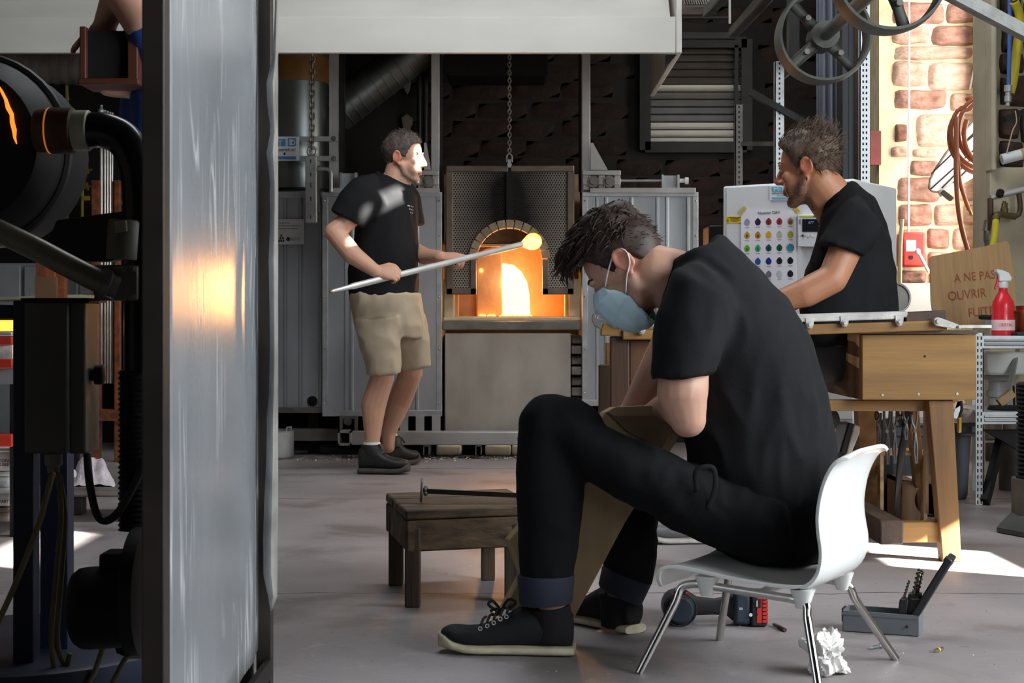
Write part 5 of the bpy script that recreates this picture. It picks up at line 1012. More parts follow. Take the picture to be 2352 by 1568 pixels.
MB().tube([P(2090, 944, Dt), P(2072, 1030, Dt+.05), P(2062, 1120, Dt+.15), P(2056, 1186, 5.55)], [.011, .014, .010, .008], 8).build('blade', dark_steel, t); MB().tube([P(2082, 944, Dt), P(2076, 1010, Dt+.04), P(2068, 1080, Dt+.1), P(2060, 1180, 5.53)], [.009, .012, .009, .007], 8).build('blade', dark_steel, t)
t = thing('ladle', 'metal ladle with dark oval loop hanging at the left end of the tongs', 'tool', P(2014, 965, Dt)); MB().tube([P(2014+4*math.cos(a), 954+9*math.sin(a), Dt) for a in [2*math.pi*i/14 for i in range(14)]], .003, 6, closed=True).build('loop', dark_steel, t)
t = thing('brass_handled_tool', 'brass handled tool hanging at the right of the thick bench leg', 'tool', P(2205, 995, 5.4))
MB().tube(spline([P(2207, 920, 5.4), P(2209, 940, 5.4), P(2204, 956, 5.4), P(2206, 975, 5.4)], 4), .005, 8).build('shank', dark_steel, t); MB().pbox(2201, 958, 2210, 994, 5.39, .02).build('brass_handle', brass, t, bevel=.003)
for (a_, b_, lab) in (((2178, 940), (2212, 918), 'pale wooden slat slanting behind the thick bench leg'), ((2192, 960), (2204, 922), 'thin steel bar slanting behind the brass handled tool')): tag(MB().bar(P(*a_, 5.6), P(*b_, 5.6), .02, .02).build('slanting_bar', pale_wood if 'wooden' in lab else galv), lab, 'bar')
# ---- bin and box under the bench
bn = thing('grey_bin', 'large dark grey plastic bin on the floor behind the bench', 'bin', (P(2150, 0, 6.8).x, 6.95, 0)); binm = M('grey_plastic', (88, 92, 98), .45, 0, .06, 6)
fx0, fx1, zt = P(2030, 0, 6.78).x, P(2240, 0, 6.78).x, P(0, 972, 6.78).z
MB().loft([((fx0+fx1)/2*X3+Vector((0, 6.98, z)), X3*((fx1-fx0)/2-s_), Y3*(.2-s_)) for z, s_ in ((.001, .025), (.02, .018), (zt-.07, .006), (zt-.001, .0))], 40, 12).build('bin_body', binm, bn, 60)
for z in (zt-.012, zt-.055): MB().span((fx0-.012, 6.765, z), (fx1+.012, 7.19, z+.014)).build('bin_rim', binm, bn, bevel=.004)
tag(MB().pprism([(2176, 968), (2232, 940), (2240, 948), (2240, 970)], 6.74, .03).build('folded_paper', M('kraft_paper', (170, 158, 148), .8, 0, .1, 9)), 'folded beige paper sticking out of the grey bin', 'paper')
sb = thing('wooden_box', 'old wooden box with a big round black hole under the bench', 'box', (P(2112, 0, 6.0).x, 6.1, 0)); D_ = 6.05; zb = P(0, 1104, D_).z
x0_, x1_ = P(2072, 0, D_).x, P(2166, 0, D_).x; brd = wood('stained_board', (122, 88, 58), (86, 60, 42), .7, 2, 9, .25)
cxx, czz, rr = P(2140, 0, D_).x, P(0, 1148, D_).z, 39*D_/F
b = MB(); nn = 32; ring = [Vector((cxx+rr*math.cos(2*math.pi*k/nn), D_, czz+rr*math.sin(2*math.pi*k/nn))) for k in range(nn)]
def edge(k):
    a = 2*math.pi*k/nn; dx, dz = math.cos(a), math.sin(a); t_ = 9
    if dx > 0: t_ = min(t_, (x1_-cxx+.03)/dx)
    if dx < 0: t_ = min(t_, (x0_-cxx)/dx)
    if dz > 0: t_ = min(t_, (zb-czz)/dz)
    if dz < 0: t_ = min(t_, (.005-czz)/dz)
    return Vector((cxx+dx*t_, D_, czz+dz*t_))
vs = ring+[edge(k) for k in range(nn)]; vs[nn+0] = edge(0)
b.add(vs, [(k, (k+1) % nn, nn+(k+1) % nn, nn+k) for k in range(nn)]); b.span((x0_, D_-.001, zb-.05), (x0_+.03, D_+.02, zb)); b.build('box_front', brd, sb, None)
MB().span((x0_, D_+.002, .004), (x0_+.015, D_+.25, zb)).build('box_side', brd, sb); MB().span((x1_+.015, D_+.002, .004), (x1_+.03, D_+.25, zb)).build('box_side', brd, sb); MB().span((x0_, D_+.002, zb-.012), (x1_+.03, D_+.25, zb)).build('box_top', brd, sb); MB().span((x0_, D_+.24, .004), (x1_+.03, D_+.25, zb)).build('box_back', black_iron, sb)
tag(MB().pbox(2094, 1099, 2128, 1103, D_+.05, .1).build('white_slip', white_plate), 'thin white slip lying on the old wooden box', 'slip')
st_ = thing('paint_stained_stool', 'small stool with paint stained rail behind the hanging tongs', 'stool', (P(2070, 0, 5.9).x, 5.95, 0)); pw = M('paint_stained_wood', (170, 138, 98), .7, 0, .3, 30, 0, 1, (1, 1, 1), (98, 74, 52))
MB().pbox(2026, 1034, 2128, 1046, 5.9, .12).build('stool_rail', pw, st_, bevel=.003)
for xx in (2022, 2122): MB().span((P(xx, 0, 5.9).x, 5.9, 0), (P(xx+8, 0, 5.9).x, 5.95, P(0, 1040, 5.9).z)).build('stool_leg', pw, st_)
# ---- strap shoe by the chair back: sole of the bench man's shoe is a part of him, see people
# ================================================================ low wooden stool with iron
stl = thing('low_stool', 'low weathered wooden stool with stout legs in front of the furnace', 'stool', (0, 4.45, 0))
s_fl, s_fr, s_bl, s_br = P(930, 1180, 4.22), P(1215, 1170, 4.4), P(886, 1143, 4.72), P(1165, 1140, 4.92)
zt_ = .78-(1152-735)*4.45/F
def zq(v, z): return Vector((v.x, v.y, z))
fl, fr_, br_, bl_ = [zq(v, zt_) for v in (P(932, 0, 4.24), P(1240, 0, 4.36), P(1200, 0, 4.80), P(886, 0, 4.68))]
e1 = (fr_-fl); e2 = (bl_-fl)
for k, (a_, b_) in enumerate(((0, .62), (.645, 1.0))):
    MB().prism([fl+e2*a_, fr_+e2*a_, fr_+e2*b_, fl+e2*b_], (0, 0, -.026)).build('top_plank', old_wood, stl, bevel=.006)
zf = zt_-.028; hf = .085
for (a_, b_, dd) in ((fl, fr_, e2), (fl, bl_, e1), (bl_, br_, -e2), (fr_, br_, -e1)):
    n_v = dd.normalized()*.026
    MB().prism([zq(a_, zf)+n_v*.1, zq(b_, zf)+n_v*.1, zq(b_, zf)+n_v*1.1, zq(a_, zf)+n_v*1.1], (0, 0, -hf)).build('apron_board', old_wood, stl, bevel=.005)
old_v = wood('weathered_leg', (92, 76, 58), (56, 46, 38), .8, 2, 18, .5)
for u, v in ((.06, .05), (.80, .05), (.06, .85), (.80, .85)):
    c = fl+e1*u+e2*v; c.z = 0; s_ = .021
    MB().prism([c+Vector((-s_, -s_, 0)), c+Vector((s_, -s_, 0)), c+Vector((s_, s_, 0)), c+Vector((-s_, s_, 0))], (0, 0, zf-.02)).build('stool_leg', old_v, stl, bevel=.004)
ir = thing('branding_iron', 'black iron rod with flat end plate lying across the low stool', 'iron', P(1040, 1150, 4.42))
pA = P(977, 1132, 4.40); pA.z = zt_+.036; pB = P(1290, 1150, 4.42); pB.z = zt_+.016
MB().bar(pA, pB, .011, .013).build('rod', black_iron, ir); d = (pB-pA).normalized()
MB().lathe([(.0325, -.002), (.0345, 0), (.0345, .003), (.0325, .005)], pA-d*.012+Z3*.002, d, 26).build('end_plate', dull_steel, ir)
w_ = MB(); [w_.ell(pA+d*(-.005+.006*random.random())+Vector((0, .009*math.cos(a), .009*math.sin(a))), .006, nu=8, nv=6) for a in (0, 1.2, 2.5, 3.8, 5)]; w_.build('weld_bead', dull_steel, ir)['kind'] = 'stuff'
# ================================================================ white child's chair with chromed legs
Fc = Vector((-.867, .5, 0)); Wc = Vector((.5, .867, 0)); CC = Vector((.585, 3.53, 0))     # forward, across (away from the camera), centre on the floor
chair = thing('shell_chair', "small white moulded plastic chair with chromed steel legs", 'chair', CC)
def cq(f, w_, z): return CC+Fc*f+Wc*w_+Z3*z
shell_m = M('white_plastic_shell', (232, 234, 230), .22, 0, .02, 3)
prof = [(.205, .185), (.207, .205), (.196, .221), (.165, .228), (.10, .222), (.02, .212), (-.07, .206), (-.130, .209), (-.163, .224), (-.180, .252), (-.184, .29), (-.178, .33), (-.176, .37), (-.184, .42), (-.198, .465), (-.212, .492), (-.228, .502)]
pp = spline([Vector((f, 0, z)) for f, z in prof], 3); nu = 20; vs = []
for i, p in enumerate(pp):
    t_ = i/(len(pp)-1)
    hw = .165 if t_ < .5 else .165-.012*math.sin((t_-.5)*2*math.pi*.5)
    if t_ < .10: hw *= .90+.10*math.sin(t_/.10*math.pi/2)
    if t_ > .90: hw *= 1-.10*((t_-.90)/.10)**2
    for j in range(nu+1):
        u = j/nu*2-1; cup = .016*abs(u)**3
        f, z = p.x, p.z
        if t_ < .45: z += cup*.4 if t_ > .1 else 0
        else: q_ = max(0, min(1, (t_-.80)/.2)); f += cup*(1-.75*q_*q_*(3-2*q_))
        q_ = max(0, min(1, (t_-.82)/.18)); z -= .016*q_*q_*abs(u)**5
        vs.append(cq(f, u*hw, z))
k = nu+1
sh = MB().add(vs, [(i*k+j, i*k+j+1, (i+1)*k+j+1, (i+1)*k+j) for i in range(len(pp)-1) for j in range(nu)]).build('seat_shell', shell_m, chair, 180)
so = sh.modifiers.new('thick', 'SOLIDIFY'); so.thickness = .008; so.offset = 0; bv = sh.modifiers.new('bevel', 'BEVEL'); bv.width = .003; bv.segments = 2; bv.limit_method = 'ANGLE'; bv.angle_limit = 1.0
feet = {'fn': P(1468, 1547, 3.46), 'bn': P(1882, 1598, 3.27), 'ff': P(1652, 1470, 3.82), 'bf': P(2058, 1515, 3.60)}
for nm, v in feet.items(): v.z = 0
rt = .0095
for a_, b_ in (('fn', 'bn'), ('ff', 'bf')):
    A_, B_ = feet[a_], feet[b_]; sgn = -1 if a_ == 'fn' else 1
    ta, tb = cq(.155, sgn*.135, .192), cq(-.125, sgn*.135, .178)
    da, db = (A_-ta), (B_-tb)
    for pts in ([A_+Z3*.001, A_.lerp(ta, .55), ta+da*.20, ta+da*.07+Vector((0, 0, .008))+Fc*-.002, ta-Fc*.03+Z3*.004], [B_+Z3*.001, B_.lerp(tb, .55), tb+db*.20, tb+db*.07+Z3*.008, tb+Fc*.03+Z3*.004]):
        MB().tube(spline(pts, 8), rt, 14).build('chair_leg', chrome, chair)
    MB().tube([ta-Fc*.025+Z3*.004, tb+Fc*.025+Z3*.004], rt, 14).build('side_tube', chrome, chair)
    for f in (.10, -.12): MB().loft([(cq(f, sgn*.132, .215 if f > 0 else .204), Fc*.026, Wc*.022), (cq(f, sgn*.134, .19 if f > 0 else .182), Fc*.019, Wc*.016), (cq(f, sgn*.135, .172 if f > 0 else .164), Fc*.013, Wc*.012)], 14, 3).build('shell_socket', shell_m, chair)
MB().tube([cq(-.02, -.135, .186), cq(-.02, .135, .186)], rt, 12).build('cross_tube', chrome, chair)
# ================================================================ cordless drill lying on the floor under the chair
drl = thing('cordless_drill', 'dark blue cordless drill with black and red battery lying under the chair', 'drill', P(1640, 1432, 4.05)); dz = WPOS[drl.name]; dz.z = 0; drl.location = dz
dblue = M('dark_blue_drill_body', (44, 54, 66), .45, 0, .1, 20); dblk = M('black_drill_rubber', (28, 29, 32), .6, 0, .1, 20); dred = M('red_drill_trim', (200, 52, 44), .4, 0, .05)
Dd = 4.02; kd = Dd/F
def dp(px, z, dy=0): v = P(px, 0, Dd+dy); v.z = z; return v
MB().lathe([(.030, 0), (.038, .012), (.041, .03), (.041, .085), (.036, .12), (.026, .135), (.022, .17)], dp(1562, .043, -.04), Y3, 24).build('motor_body', dblue, drl)
for y in (-.03, -.005, .02): MB().tube([dp(1562, .043, y)+Vector((.0415*math.cos(a), 0, .0415*math.sin(a))) for a in [2*math.pi*i/24 for i in range(24)]], .0022, 5, closed=True).build('body_groove', dblk, drl)
MB().lathe([(.026, 0), (.028, .004), (.028, .03), (.02, .05), (.014, .055)], dp(1562, .043, .12), Y3, 18).build('chuck', dblk, drl)
MB().tube([dp(1545, .078, -.02), dp(1556, .084, -.025)], .004, 6).build('orange_mark', M('orange_print', (226, 104, 40), .5, 0, 0), drl)
MB().pbox(1576, 1362, 1584, 1370, Dd-.02, .02).build('switch', dred, drl)
g = MB(); g.loft([(dp(1578, .052), Vector((0, .018, 0)), Z3*.036), (dp(1600, .048), Vector((0, .018, 0)), Z3*.024), (dp(1640, .046), Vector((0, .016, 0)), Z3*.0205), (dp(1668, .048), Vector((0, .018, 0)), Z3*.024), (dp(1688, .044), Vector((0, .024, 0)), Z3*.040)], 18, 2.6); g.build('grip', dblk, drl)
MB().span((dp(1682, .001).x, Dd-.035, .004), (dp(1722, .001).x, Dd+.04, .088)).build('handle_foot', dblue, drl, bevel=.01)
MB().span((dp(1720, 0).x, Dd-.04, .001), (dp(1757, 0).x, Dd+.045, .086)).build('battery', dblk, drl, bevel=.006)
for k in range(7): MB().span((dp(1745, 0).x, Dd-.043, .012+k*.0098), (dp(1758, 0).x, Dd-.02, .0195+k*.0098)).build('red_rib', dred, drl, bevel=.001)
MB().span((dp(1733, 0).x, Dd-.042, .012), (dp(1744, 0).x, Dd-.03, .076)).build('red_side', dred, drl)
MB().span((dp(1735.5, 0).x, Dd-.044, .05), (dp(1741.5, 0).x, Dd-.04, .073)).build('charge_gauge', dblk, drl); MB().tube([dp(1738.5, z, -.045) for z in (.054, .069)], .0016, 6).build('gauge_mark', white_plate, drl)
MB().lathe([(.0045, 0), (.0045, .002)], dp(1724.5, .032, -.0415), Y3, 12).build('round_emblem', white_plate, drl); MB().lathe([(.003, 0), (.003, .002)], dp(1739, .034, -.0435), Y3, 10).build('round_mark', dblk, drl)
MB().pbox(1698, 1395, 1706, 1400, Dd-.036, .006).build('clip_slot', galv, drl)
# ================================================================ drill bit case, open, with bits
cse = thing('bit_case', 'open grey plastic drill bit case with raised lid beside the chair leg', 'case', P(2022, 1462, 3.88)); WPOS[cse.name].z = 0; cse.location = WPOS[cse.name]
cg = M('case_grey', (112, 116, 120), .45, 0, .06, 14); cd = M('case_dark', (36, 38, 42), .4, 0, .08, 14)
c0, c1 = P(1935, 1440, 3.93), P(2110, 1463, 3.86); c0.z = c1.z = 0; e = (c1-c0).normalized(); f_ = Vector((-e.y, e.x, 0)); Lc = (c1-c0).length; wc = .085; hc = .052
def cs(u, v, z): return c0+e*u+f_*v+Z3*z
b = MB(); th = .004
for (u0, v0, u1, v1) in ((0, 0, Lc, th), (0, wc-th, Lc, wc), (0, 0, th, wc), (Lc-th, 0, Lc, wc)): b.prism([cs(u0, v0, .001), cs(u1, v0, .001), cs(u1, v1, .001), cs(u0, v1, .001)], (0, 0, hc))
b.prism([cs(0, 0, .001), cs(Lc, 0, .001), cs(Lc, wc, .001), cs(0, wc, .001)], (0, 0, .003)); b.build('case_tray', cg, cse, None, bevel=.002)
MB().prism([cs(-.002, -.002, hc*.82), cs(Lc, -.002, hc*.82), cs(Lc, 0, hc*.82), cs(-.002, 0, hc*.82)], (0, 0, .006)).build('tray_lip', cg, cse)
MB().prism([cs(-.006, .02, .02), cs(0, .02, .02), cs(0, .06, .02), cs(-.006, .06, .02)], (0, 0, .035)).build('latch', cd, cse, bevel=.002)
hd = (e*.55+Z3*.95).normalized(); lv0 = cs(Lc-.002, 0, hc-.006); hn = hd.cross(f_)
MB().prism([lv0, lv0+f_*wc, lv0+f_*wc+hd*.168, lv0+hd*.168], hn*.019).build('case_lid', cd, cse, bevel=.004)
MB().prism([lv0+f_*.03+hd*.150-hn*.002, lv0+f_*.05+hd*.150-hn*.002, lv0+f_*.05+hd*.163-hn*.002, lv0+f_*.03+hd*.163-hn*.002], hn*.024).build('lid_latch', cg, cse, bevel=.002)
for (u, v, hh, ww) in ((Lc-.045, .03, .088, .022), (Lc-.022, .045, .10, .030)): MB().prism([cs(u-ww*.5, v-.02, hc*.3), cs(u+ww*.5, v-.02, hc*.3), cs(u+ww*.5, v+.02, hc*.3), cs(u-ww*.5, v+.02, hc*.3)], Vector((0, 0, hh-hc*.3))+e*.008).build('bit_holder', cd, cse, bevel=.003)
for v in (.02, .06): MB().tube([cs(Lc-.02, v, .088), cs(Lc-.02, v, .088)+e*.045+Z3*.004], .0016, 6).build('link_wire', dull_steel, cse)
MB().lathe([(.0035, 0), (.0035, .003)], cs(Lc-.028, -.002, hc*.45), -f_, 10).build('round_stud', ink, cse)
def twist(p, q, r, n=26):
    b = MB(); p, q = Vector(p), Vector(q); d = (q-p).normalized(); u = d.orthogonal().normalized(); v = d.cross(u); rings = []
    for i in range(n+1):
        t_ = i/n; a = t_*math.pi*5; c_ = p.lerp(q, t_); rr = r*(1 if t_ < .9 else max(.12, (1-t_)/.1)); x_ = u*math.cos(a)+v*math.sin(a); y_ = d.cross(x_); rings.append((c_, x_*rr, y_*rr*.45))
    return b.loft(rings, 10)
bit_m = M('bit_steel', (124, 116, 108), .3, .9, .2, 30)
for u, v, z0, z1, r, lab in ((Lc-.042, .03, .085, .135, .0045, 'thin drill bit standing left in the open bit case'), (Lc-.018, .035, .098, .165, .0075, 'thick drill bit standing in the front of the open bit case'), (Lc-.014, .058, .098, .158, .0068, 'drill bit standing behind the thick one in the bit case')):
    t = thing('drill_bit', lab, 'drill bit', cs(u, v, z0)); MB().tube([cs(u, v, z0-.02), cs(u, v, z0+.012)+e*.004], r*.8, 10).build('bit_shank', bit_m, t); twist(cs(u, v, z0+.010)+e*.004, cs(u, v, z1)+e*.016, r).build('bit_flute', bit_m, t)
t = thing('drill_bit', 'short dark drill bit lying on the floor near the drill', 'drill bit', P(1788, 1442, 3.96)); q0, q1 = P(1776, 1433, 4.0), P(1803, 1450, 3.92); q0.z = q1.z = .0055
twist(q1.lerp(q0, .5), q0, .005).build('bit_flute', bit_m, t); MB().tube([q1, q1.lerp(q0, .52)], .0052, 10).build('bit_shank', M('brown_shank', (78, 46, 42), .5, .3, .1), t)
t = thing('drill_bit', 'loose pale bit lying inside the bit case tray', 'drill bit', cs(.05, .03, .02)); MB().tube([cs(.035, .03, .03), cs(.055, .05, .022)], .0035, 8).lathe([(.005, 0), (.005, .008)], cs(.032, .027, .03), e, 8).build('bit_rod', galv, t)
def screw(p0, p1, label):
    t = thing('screw', label, 'screw', p0); d = (p1-p0); L_ = d.length; d.normalize(); pr = [(.0062, 0), (.0068, .002), (.0068, .0045), (.0035, .006)]; n = 12
    for i in range(n): z = .008+i*(L_-.014)/n; pr += [(.0026, z), (.0042, z+(L_-.014)/n*.5)]
    pr += [(.0005, L_)]; MB().lathe(pr, p0, d, 12).build('screw_thread', galv, t)
def on(px, py, z=.0068): D_ = FD(py); v = P(px, py, D_); v.z = z; return v
screw(on(2026, 1488), on(1997, 1492, .004), 'steel screw on the floor, its tip pointing left to the chair leg'); screw(on(2038, 1487), on(2022, 1489, .005), 'shorter steel screw lying head to head with the longer one')
t = thing('screwdriver_bit', 'tiny steel screwdriver bit with yellow ring alone on the floor', 'bit', on(2155, 1497)); MB().tube([on(2147, 1499, .005), on(2165, 1494, .005)], .0048, 6).build('bit_body', chrome, t); MB().tube([on(2154, 1497, .005), on(2157, 1496.2, .005)], .0056, 8).build('yellow_ring', M('yellow_ring', (222, 190, 60), .5, 0, 0), t)
# crumpled tissue
tv = MB(); c = on(1893, 1545, 0); rnd = random.Random(11); nu, nv = 80, 50; vs = []
for j in range(nv+1):
    for i in range(nu):
        a, p_ = 2*math.pi*i/nu, math.pi*(.02+.96*j/nv); d = Vector((math.sin(p_)*math.cos(a), math.sin(p_)*math.sin(a), math.cos(p_)))
        r = .036*(1+.9*noise.noise(d*1.6+Vector((3, 0, 0)))+.42*(.5-abs(noise.noise(d*3.1+Vector((0, 7, 0)))*2))+.13*(.4-abs(noise.noise(d*6.3))*2))
        v = c+Vector((d.x*r*1.15, d.y*r, .040+d.z*r*1.15)); v.z = max(v.z, .001+.004*rnd.random()); vs.append(v)
tv.add(vs, [(j*nu+i, j*nu+(i+1) % nu, (j+1)*nu+(i+1) % nu, (j+1)*nu+i) for j in range(nv) for i in range(nu)]).add([vs[i] for i in range(nu)], [tuple(range(nu))]).add([vs[nv*nu+i] for i in range(nu)], [tuple(range(nu))])
for k in range(5):                                                             # stray corners of the paper
    a = rnd.uniform(0, 6.28); z = rnd.uniform(.02, .075); p = c+Vector((.036*math.cos(a), .036*math.sin(a), z)); d = Vector((math.cos(a), math.sin(a), rnd.uniform(-.3, .9))).normalized(); s_ = d.cross(Z3).normalized()*rnd.uniform(.010, .02)
    L_ = rnd.uniform(.012, .032); tv.add([p-s_, p+s_, p+d*L_+s_*.5+Z3*.004, p+d*L_*1.2, p+d*L_*.9-s_*.6-Z3*.004], [(0, 1, 2, 3, 4)])
tag(tv.build('tissue', M('white_tissue', (238, 236, 232), .9, 0, .03, 20), None, 30), 'crumpled white tissue on the floor by the near chair leg', 'tissue')
# wood chips and crumbs on the floor
cr = MB()
for i in range(150):
    py = rnd.uniform(1300, 1568); px_ = rnd.uniform(1420, 2352) if rnd.random() < .75 else rnd.uniform(640, 1420); p = on(px_, py, .0015); s_ = rnd.uniform(.0012, .004)
    pts = [p+Vector((rnd.uniform(-s_, s_), rnd.uniform(-s_, s_), rnd.uniform(-.001, s_))) for _ in range(4)]; cr.add(pts, [(0, 1, 2), (0, 2, 3), (0, 3, 1), (1, 3, 2)])
tag(cr.build('floor_crumbs', M('pale_crumbs', (190, 180, 166), .8, 0, .3, 40), None, None), 'scattered pale crumbs and chips on the concrete floor', 'crumbs', kind='stuff')
# ================================================================ people
def skin_mat(name, base):
    m = M(name, base, .5, 0, 0, bump=.06, bscale=180); nt = m.node_tree; n, l = nt.nodes, nt.links; b = n['Principled BSDF']
    at = n.new('ShaderNodeAttribute'); at.attribute_name = 'tint'; l.new(at.outputs['Color'], b.inputs['Base Color'])
    b.inputs['Subsurface Weight'].default_value = .12; b.inputs['Subsurface Radius'].default_value = (.02, .008, .005); b.inputs['Subsurface Scale'].default_value = .4
    return m
def frame(c, heading, pitch, roll=0.0):               # head frame: local x = person's right, y = forward, z = up
    h = Vector((heading[0], heading[1], 0)).normalized(); r = Vector((h.y, -h.x, 0)); p = math.radians(pitch)
    f = h*math.cos(p)-Z3*math.sin(p); u = h*math.sin(p)+Z3*math.cos(p)
    if roll: q = math.radians(roll); r, u = r*math.cos(q)+u*math.sin(q), u*math.cos(q)-r*math.sin(q)
    R = Matrix((r, f, u)).transposed(); T = R.to_4x4(); T.translation = Vector(c); return T
def head(b, T, smile=0.0, s=1.0):
    R = T.to_3x3(); w = lambda x, y, z: T @ Vector((x*s, y*s, z*s))
    e = lambda c, r, nu=18, nv=12: b.ell(w(*c), [q*s for q in r], R, nu, nv)
    c = lambda p, q, r1, r2: b.cap(w(*p), w(*q), r1*s, r2*s, 12)
    e((0, -.004, .042), (.074, .097, .084), 28, 18); e((0, .030, .028), (.066, .066, .060)); e((0, .045, -.035), (.056, .052, .078))
    e((0, .074, -.098), (.026, .022, .020))
    for q in (-1, 1):
        c((q*.060, .008, -.030), (q*.050, .026, -.072), .016, .016); c((q*.050, .026, -.072), (q*.016, .076, -.102), .016, .017)
        e((q*.043, .068, -.014), (.020, .020, .017)); e((q*.026, .089, .031), (.026, .010, .008)); e((q*.032, .078, .013), (.0145, .0135, .0105), 12, 8)
        e((q*.038, .060, -.055), (.020, .026, .030)); e((q*.030, .030, -.045), (.032, .050, .050)); e((q*.022, .050, -.075), (.026, .034, .030)); e((q*.034, .052, -.036), (.028, .034, .036)); e((q*.0115, .106, -.027), (.0085, .0095, .0075), 10, 8)
        # ear: flat bowl with a rolled rim and a lobe
        b.ell(w(q*.079, -.012, .000), [.006*s, .017*s, .028*s], R, 12, 10)
        b.tube([w(q*(.083+.004*math.sin(a)), -.012-.019*math.cos(a)*(1 if a < 3.6 else .8), .004+.030*math.sin(a)) for a in [-.9+4.6*i/14 for i in range(15)]], [.0052*s]*15, 8)
        e((q*.078, -.004, -.028), (.006, .008, .009), 10, 8)
    c((0, .094, .024), (0, .118, -.020), .0085, .0115); e((0, .117, -.022), (.0115, .011, .0105), 12, 8)
    c((-.019-.006*smile, .091-.004*smile, -.060+.006*smile), (.019+.006*smile, .091-.004*smile, -.060+.006*smile), .005, .005); c((-.016, .097, -.056), (.016, .097, -.056), .0055, .0055); c((-.015, .096, -.068), (.015, .096, -.068), .0065, .0065)
    if smile:
        for q in (-1, 1): c((q*.026, .090, -.030), (q*.034, .082, -.060), .007, .006)
def eyes(T, parent, look=(0, 0, 0), closed=False):
    R = T.to_3x3()
    for q in (-1, 1):
        b = MB(); b.ell(T @ Vector((q*.031, .0835 if not closed else .0795, .0125 if not closed else .006)), (.0105, .0105, .0062 if not closed else .0016), R, 14, 10); b.build('eye', MATS['eye_dark' if closed else 'eye_white'], parent, 180)
        if not closed: MB().ell(T @ Vector((q*.031+look[0], .0915, .0125+look[2])), (.0048, .003, .0048), R, 10, 8).build('iris', MATS['eye_dark'], parent, 180)
        MB().tube([T @ Vector((q*x, y, z)) for x, y, z in ((.014, .0975, .034), (.024, .0965, .040), (.036, .0895, .040), (.047, .0785, .034))], [.003, .004, .0036, .0015], 7).build('eyebrow', MATS[parent['hairmat']], parent, 180)
M('eye_white', (214, 206, 200), .25, 0, 0); M('eye_dark', (40, 28, 22), .3, 0, 0)
def hand(b, wrist, d, nrm, curl, thumb_side=1, s=1.0, spread=.06, thumb_curl=.5):
    """palm and five fingers; d = along the hand, nrm = out of the palm, curl = bend per joint of the four fingers"""
    d = Vector(d).normalized(); nrm = Vector(nrm); nrm = (nrm-d*nrm.dot(d)).normalized(); ac = d.cross(nrm)*thumb_side; wrist = Vector(wrist)
    R = Matrix((ac, d, nrm)).transposed()
    b.loft([(wrist-d*.02*s, ac*.027*s, nrm*.019*s), (wrist+d*.02*s, ac*.032*s, nrm*.018*s), (wrist+d*.06*s, ac*.041*s, nrm*.016*s), (wrist+d*.092*s, ac*.041*s, nrm*.012*s), (wrist+d*.098*s, ac*.036*s, nrm*.008*s)], 16, 2.5)
    for k, (o, L, r) in enumerate(((.030, .072, .0088), (.0105, .080, .0090), (-.0095, .075, .0086), (-.028, .060, .0077))):
        p = wrist+d*(.088 if k < 3 else .082)*s+ac*o*s; ang = 0; c_ = curl[k] if hasattr(curl, '__len__') else curl
        side = ac*(o/.03)*spread
        b.cap(p-d*.02*s, p, r*1.05*s, r*1.1*s, 10)
        for f, bend in ((.46, .9), (.30, 1.15), (.24, .8)):
            ang += c_*bend; dd = (d*math.cos(ang)+nrm*math.sin(ang)+side*math.cos(ang)).normalized(); q = p+dd*L*f*s; b.cap(p, q, r*s, r*.93*s, 10); p = q; r *= .93
    p = wrist+d*.028*s+ac*.032*s+nrm*.006*s; td = (d*.65+ac*.62+nrm*.25).normalized(); b.ell(wrist+d*.032*s+ac*.026*s+nrm*.006*s, (.017*s, .028*s, .016*s), R, 12, 8)
    for L, k in ((.034, 0), (.030, 1), (.024, 1)):
        td = (td+nrm*thumb_curl*.6*k-ac*thumb_curl*.45*k+d*.1).normalized(); q = p+td*L*s; b.cap(p, q, .0105*s, .0095*s, 10); p = q
def paint(o, base, T=None, stub=0.0, stubc=(70, 60, 54), lips=(176, 104, 92), red=(214, 120, 96), s=1.0):
    me = o.data; ca = me.color_attributes.new('tint', 'FLOAT_COLOR', 'POINT'); b0 = lin(base); st = lin(stubc); lp = lin(lips); rd = lin(red); org = WPOS[o.name]; Ti = T.inverted() if T else None
    for i, v in enumerate(me.vertices):
        w = v.co+org; n_ = noise.noise(w*14)*.06+noise.noise(w*60)*.03; c = [x*(1+n_) for x in b0]
        if Ti:
            l = (Ti @ w)/s
            if -.14 < l.z < .16 and abs(l.x) < .1 and -.12 < l.y < .14:
                e = max(0, min(1, (abs(l.x)-.076)/.006)); c = [a*(1-.55*e)+d*.55*e for a, d in zip(c, rd)]
                k = max(0, min(1, (l.y-.085)/.03))*max(0, 1-abs(l.z+.02)/.03)*.35; c = [a*(1-k)+d*k for a, d in zip(c, rd)]
                if stub:
                    k = max(0, min(1, (-.040-l.z+.35*max(0, .05-l.y))/.02))*max(0, min(1, (l.y+.012)/.02))*(1 if l.z > -.14 else 0)
                    if abs(l.x) < .03 and l.y > .085 and -.052 < l.z < -.036: k = max(k, .8)
                    k *= stub*(.75+.5*noise.noise(w*160)); k = max(0, min(.95, k)); c = [a*(1-k)+d*k for a, d in zip(c, st)]
                if abs(l.x) < .024 and l.y > .088 and -.074 < l.z < -.052: c = [a*.35+d*.65 for a, d in zip(c, lp)]
        ca.data[i].color = (*[max(0, x) for x in c], 1)
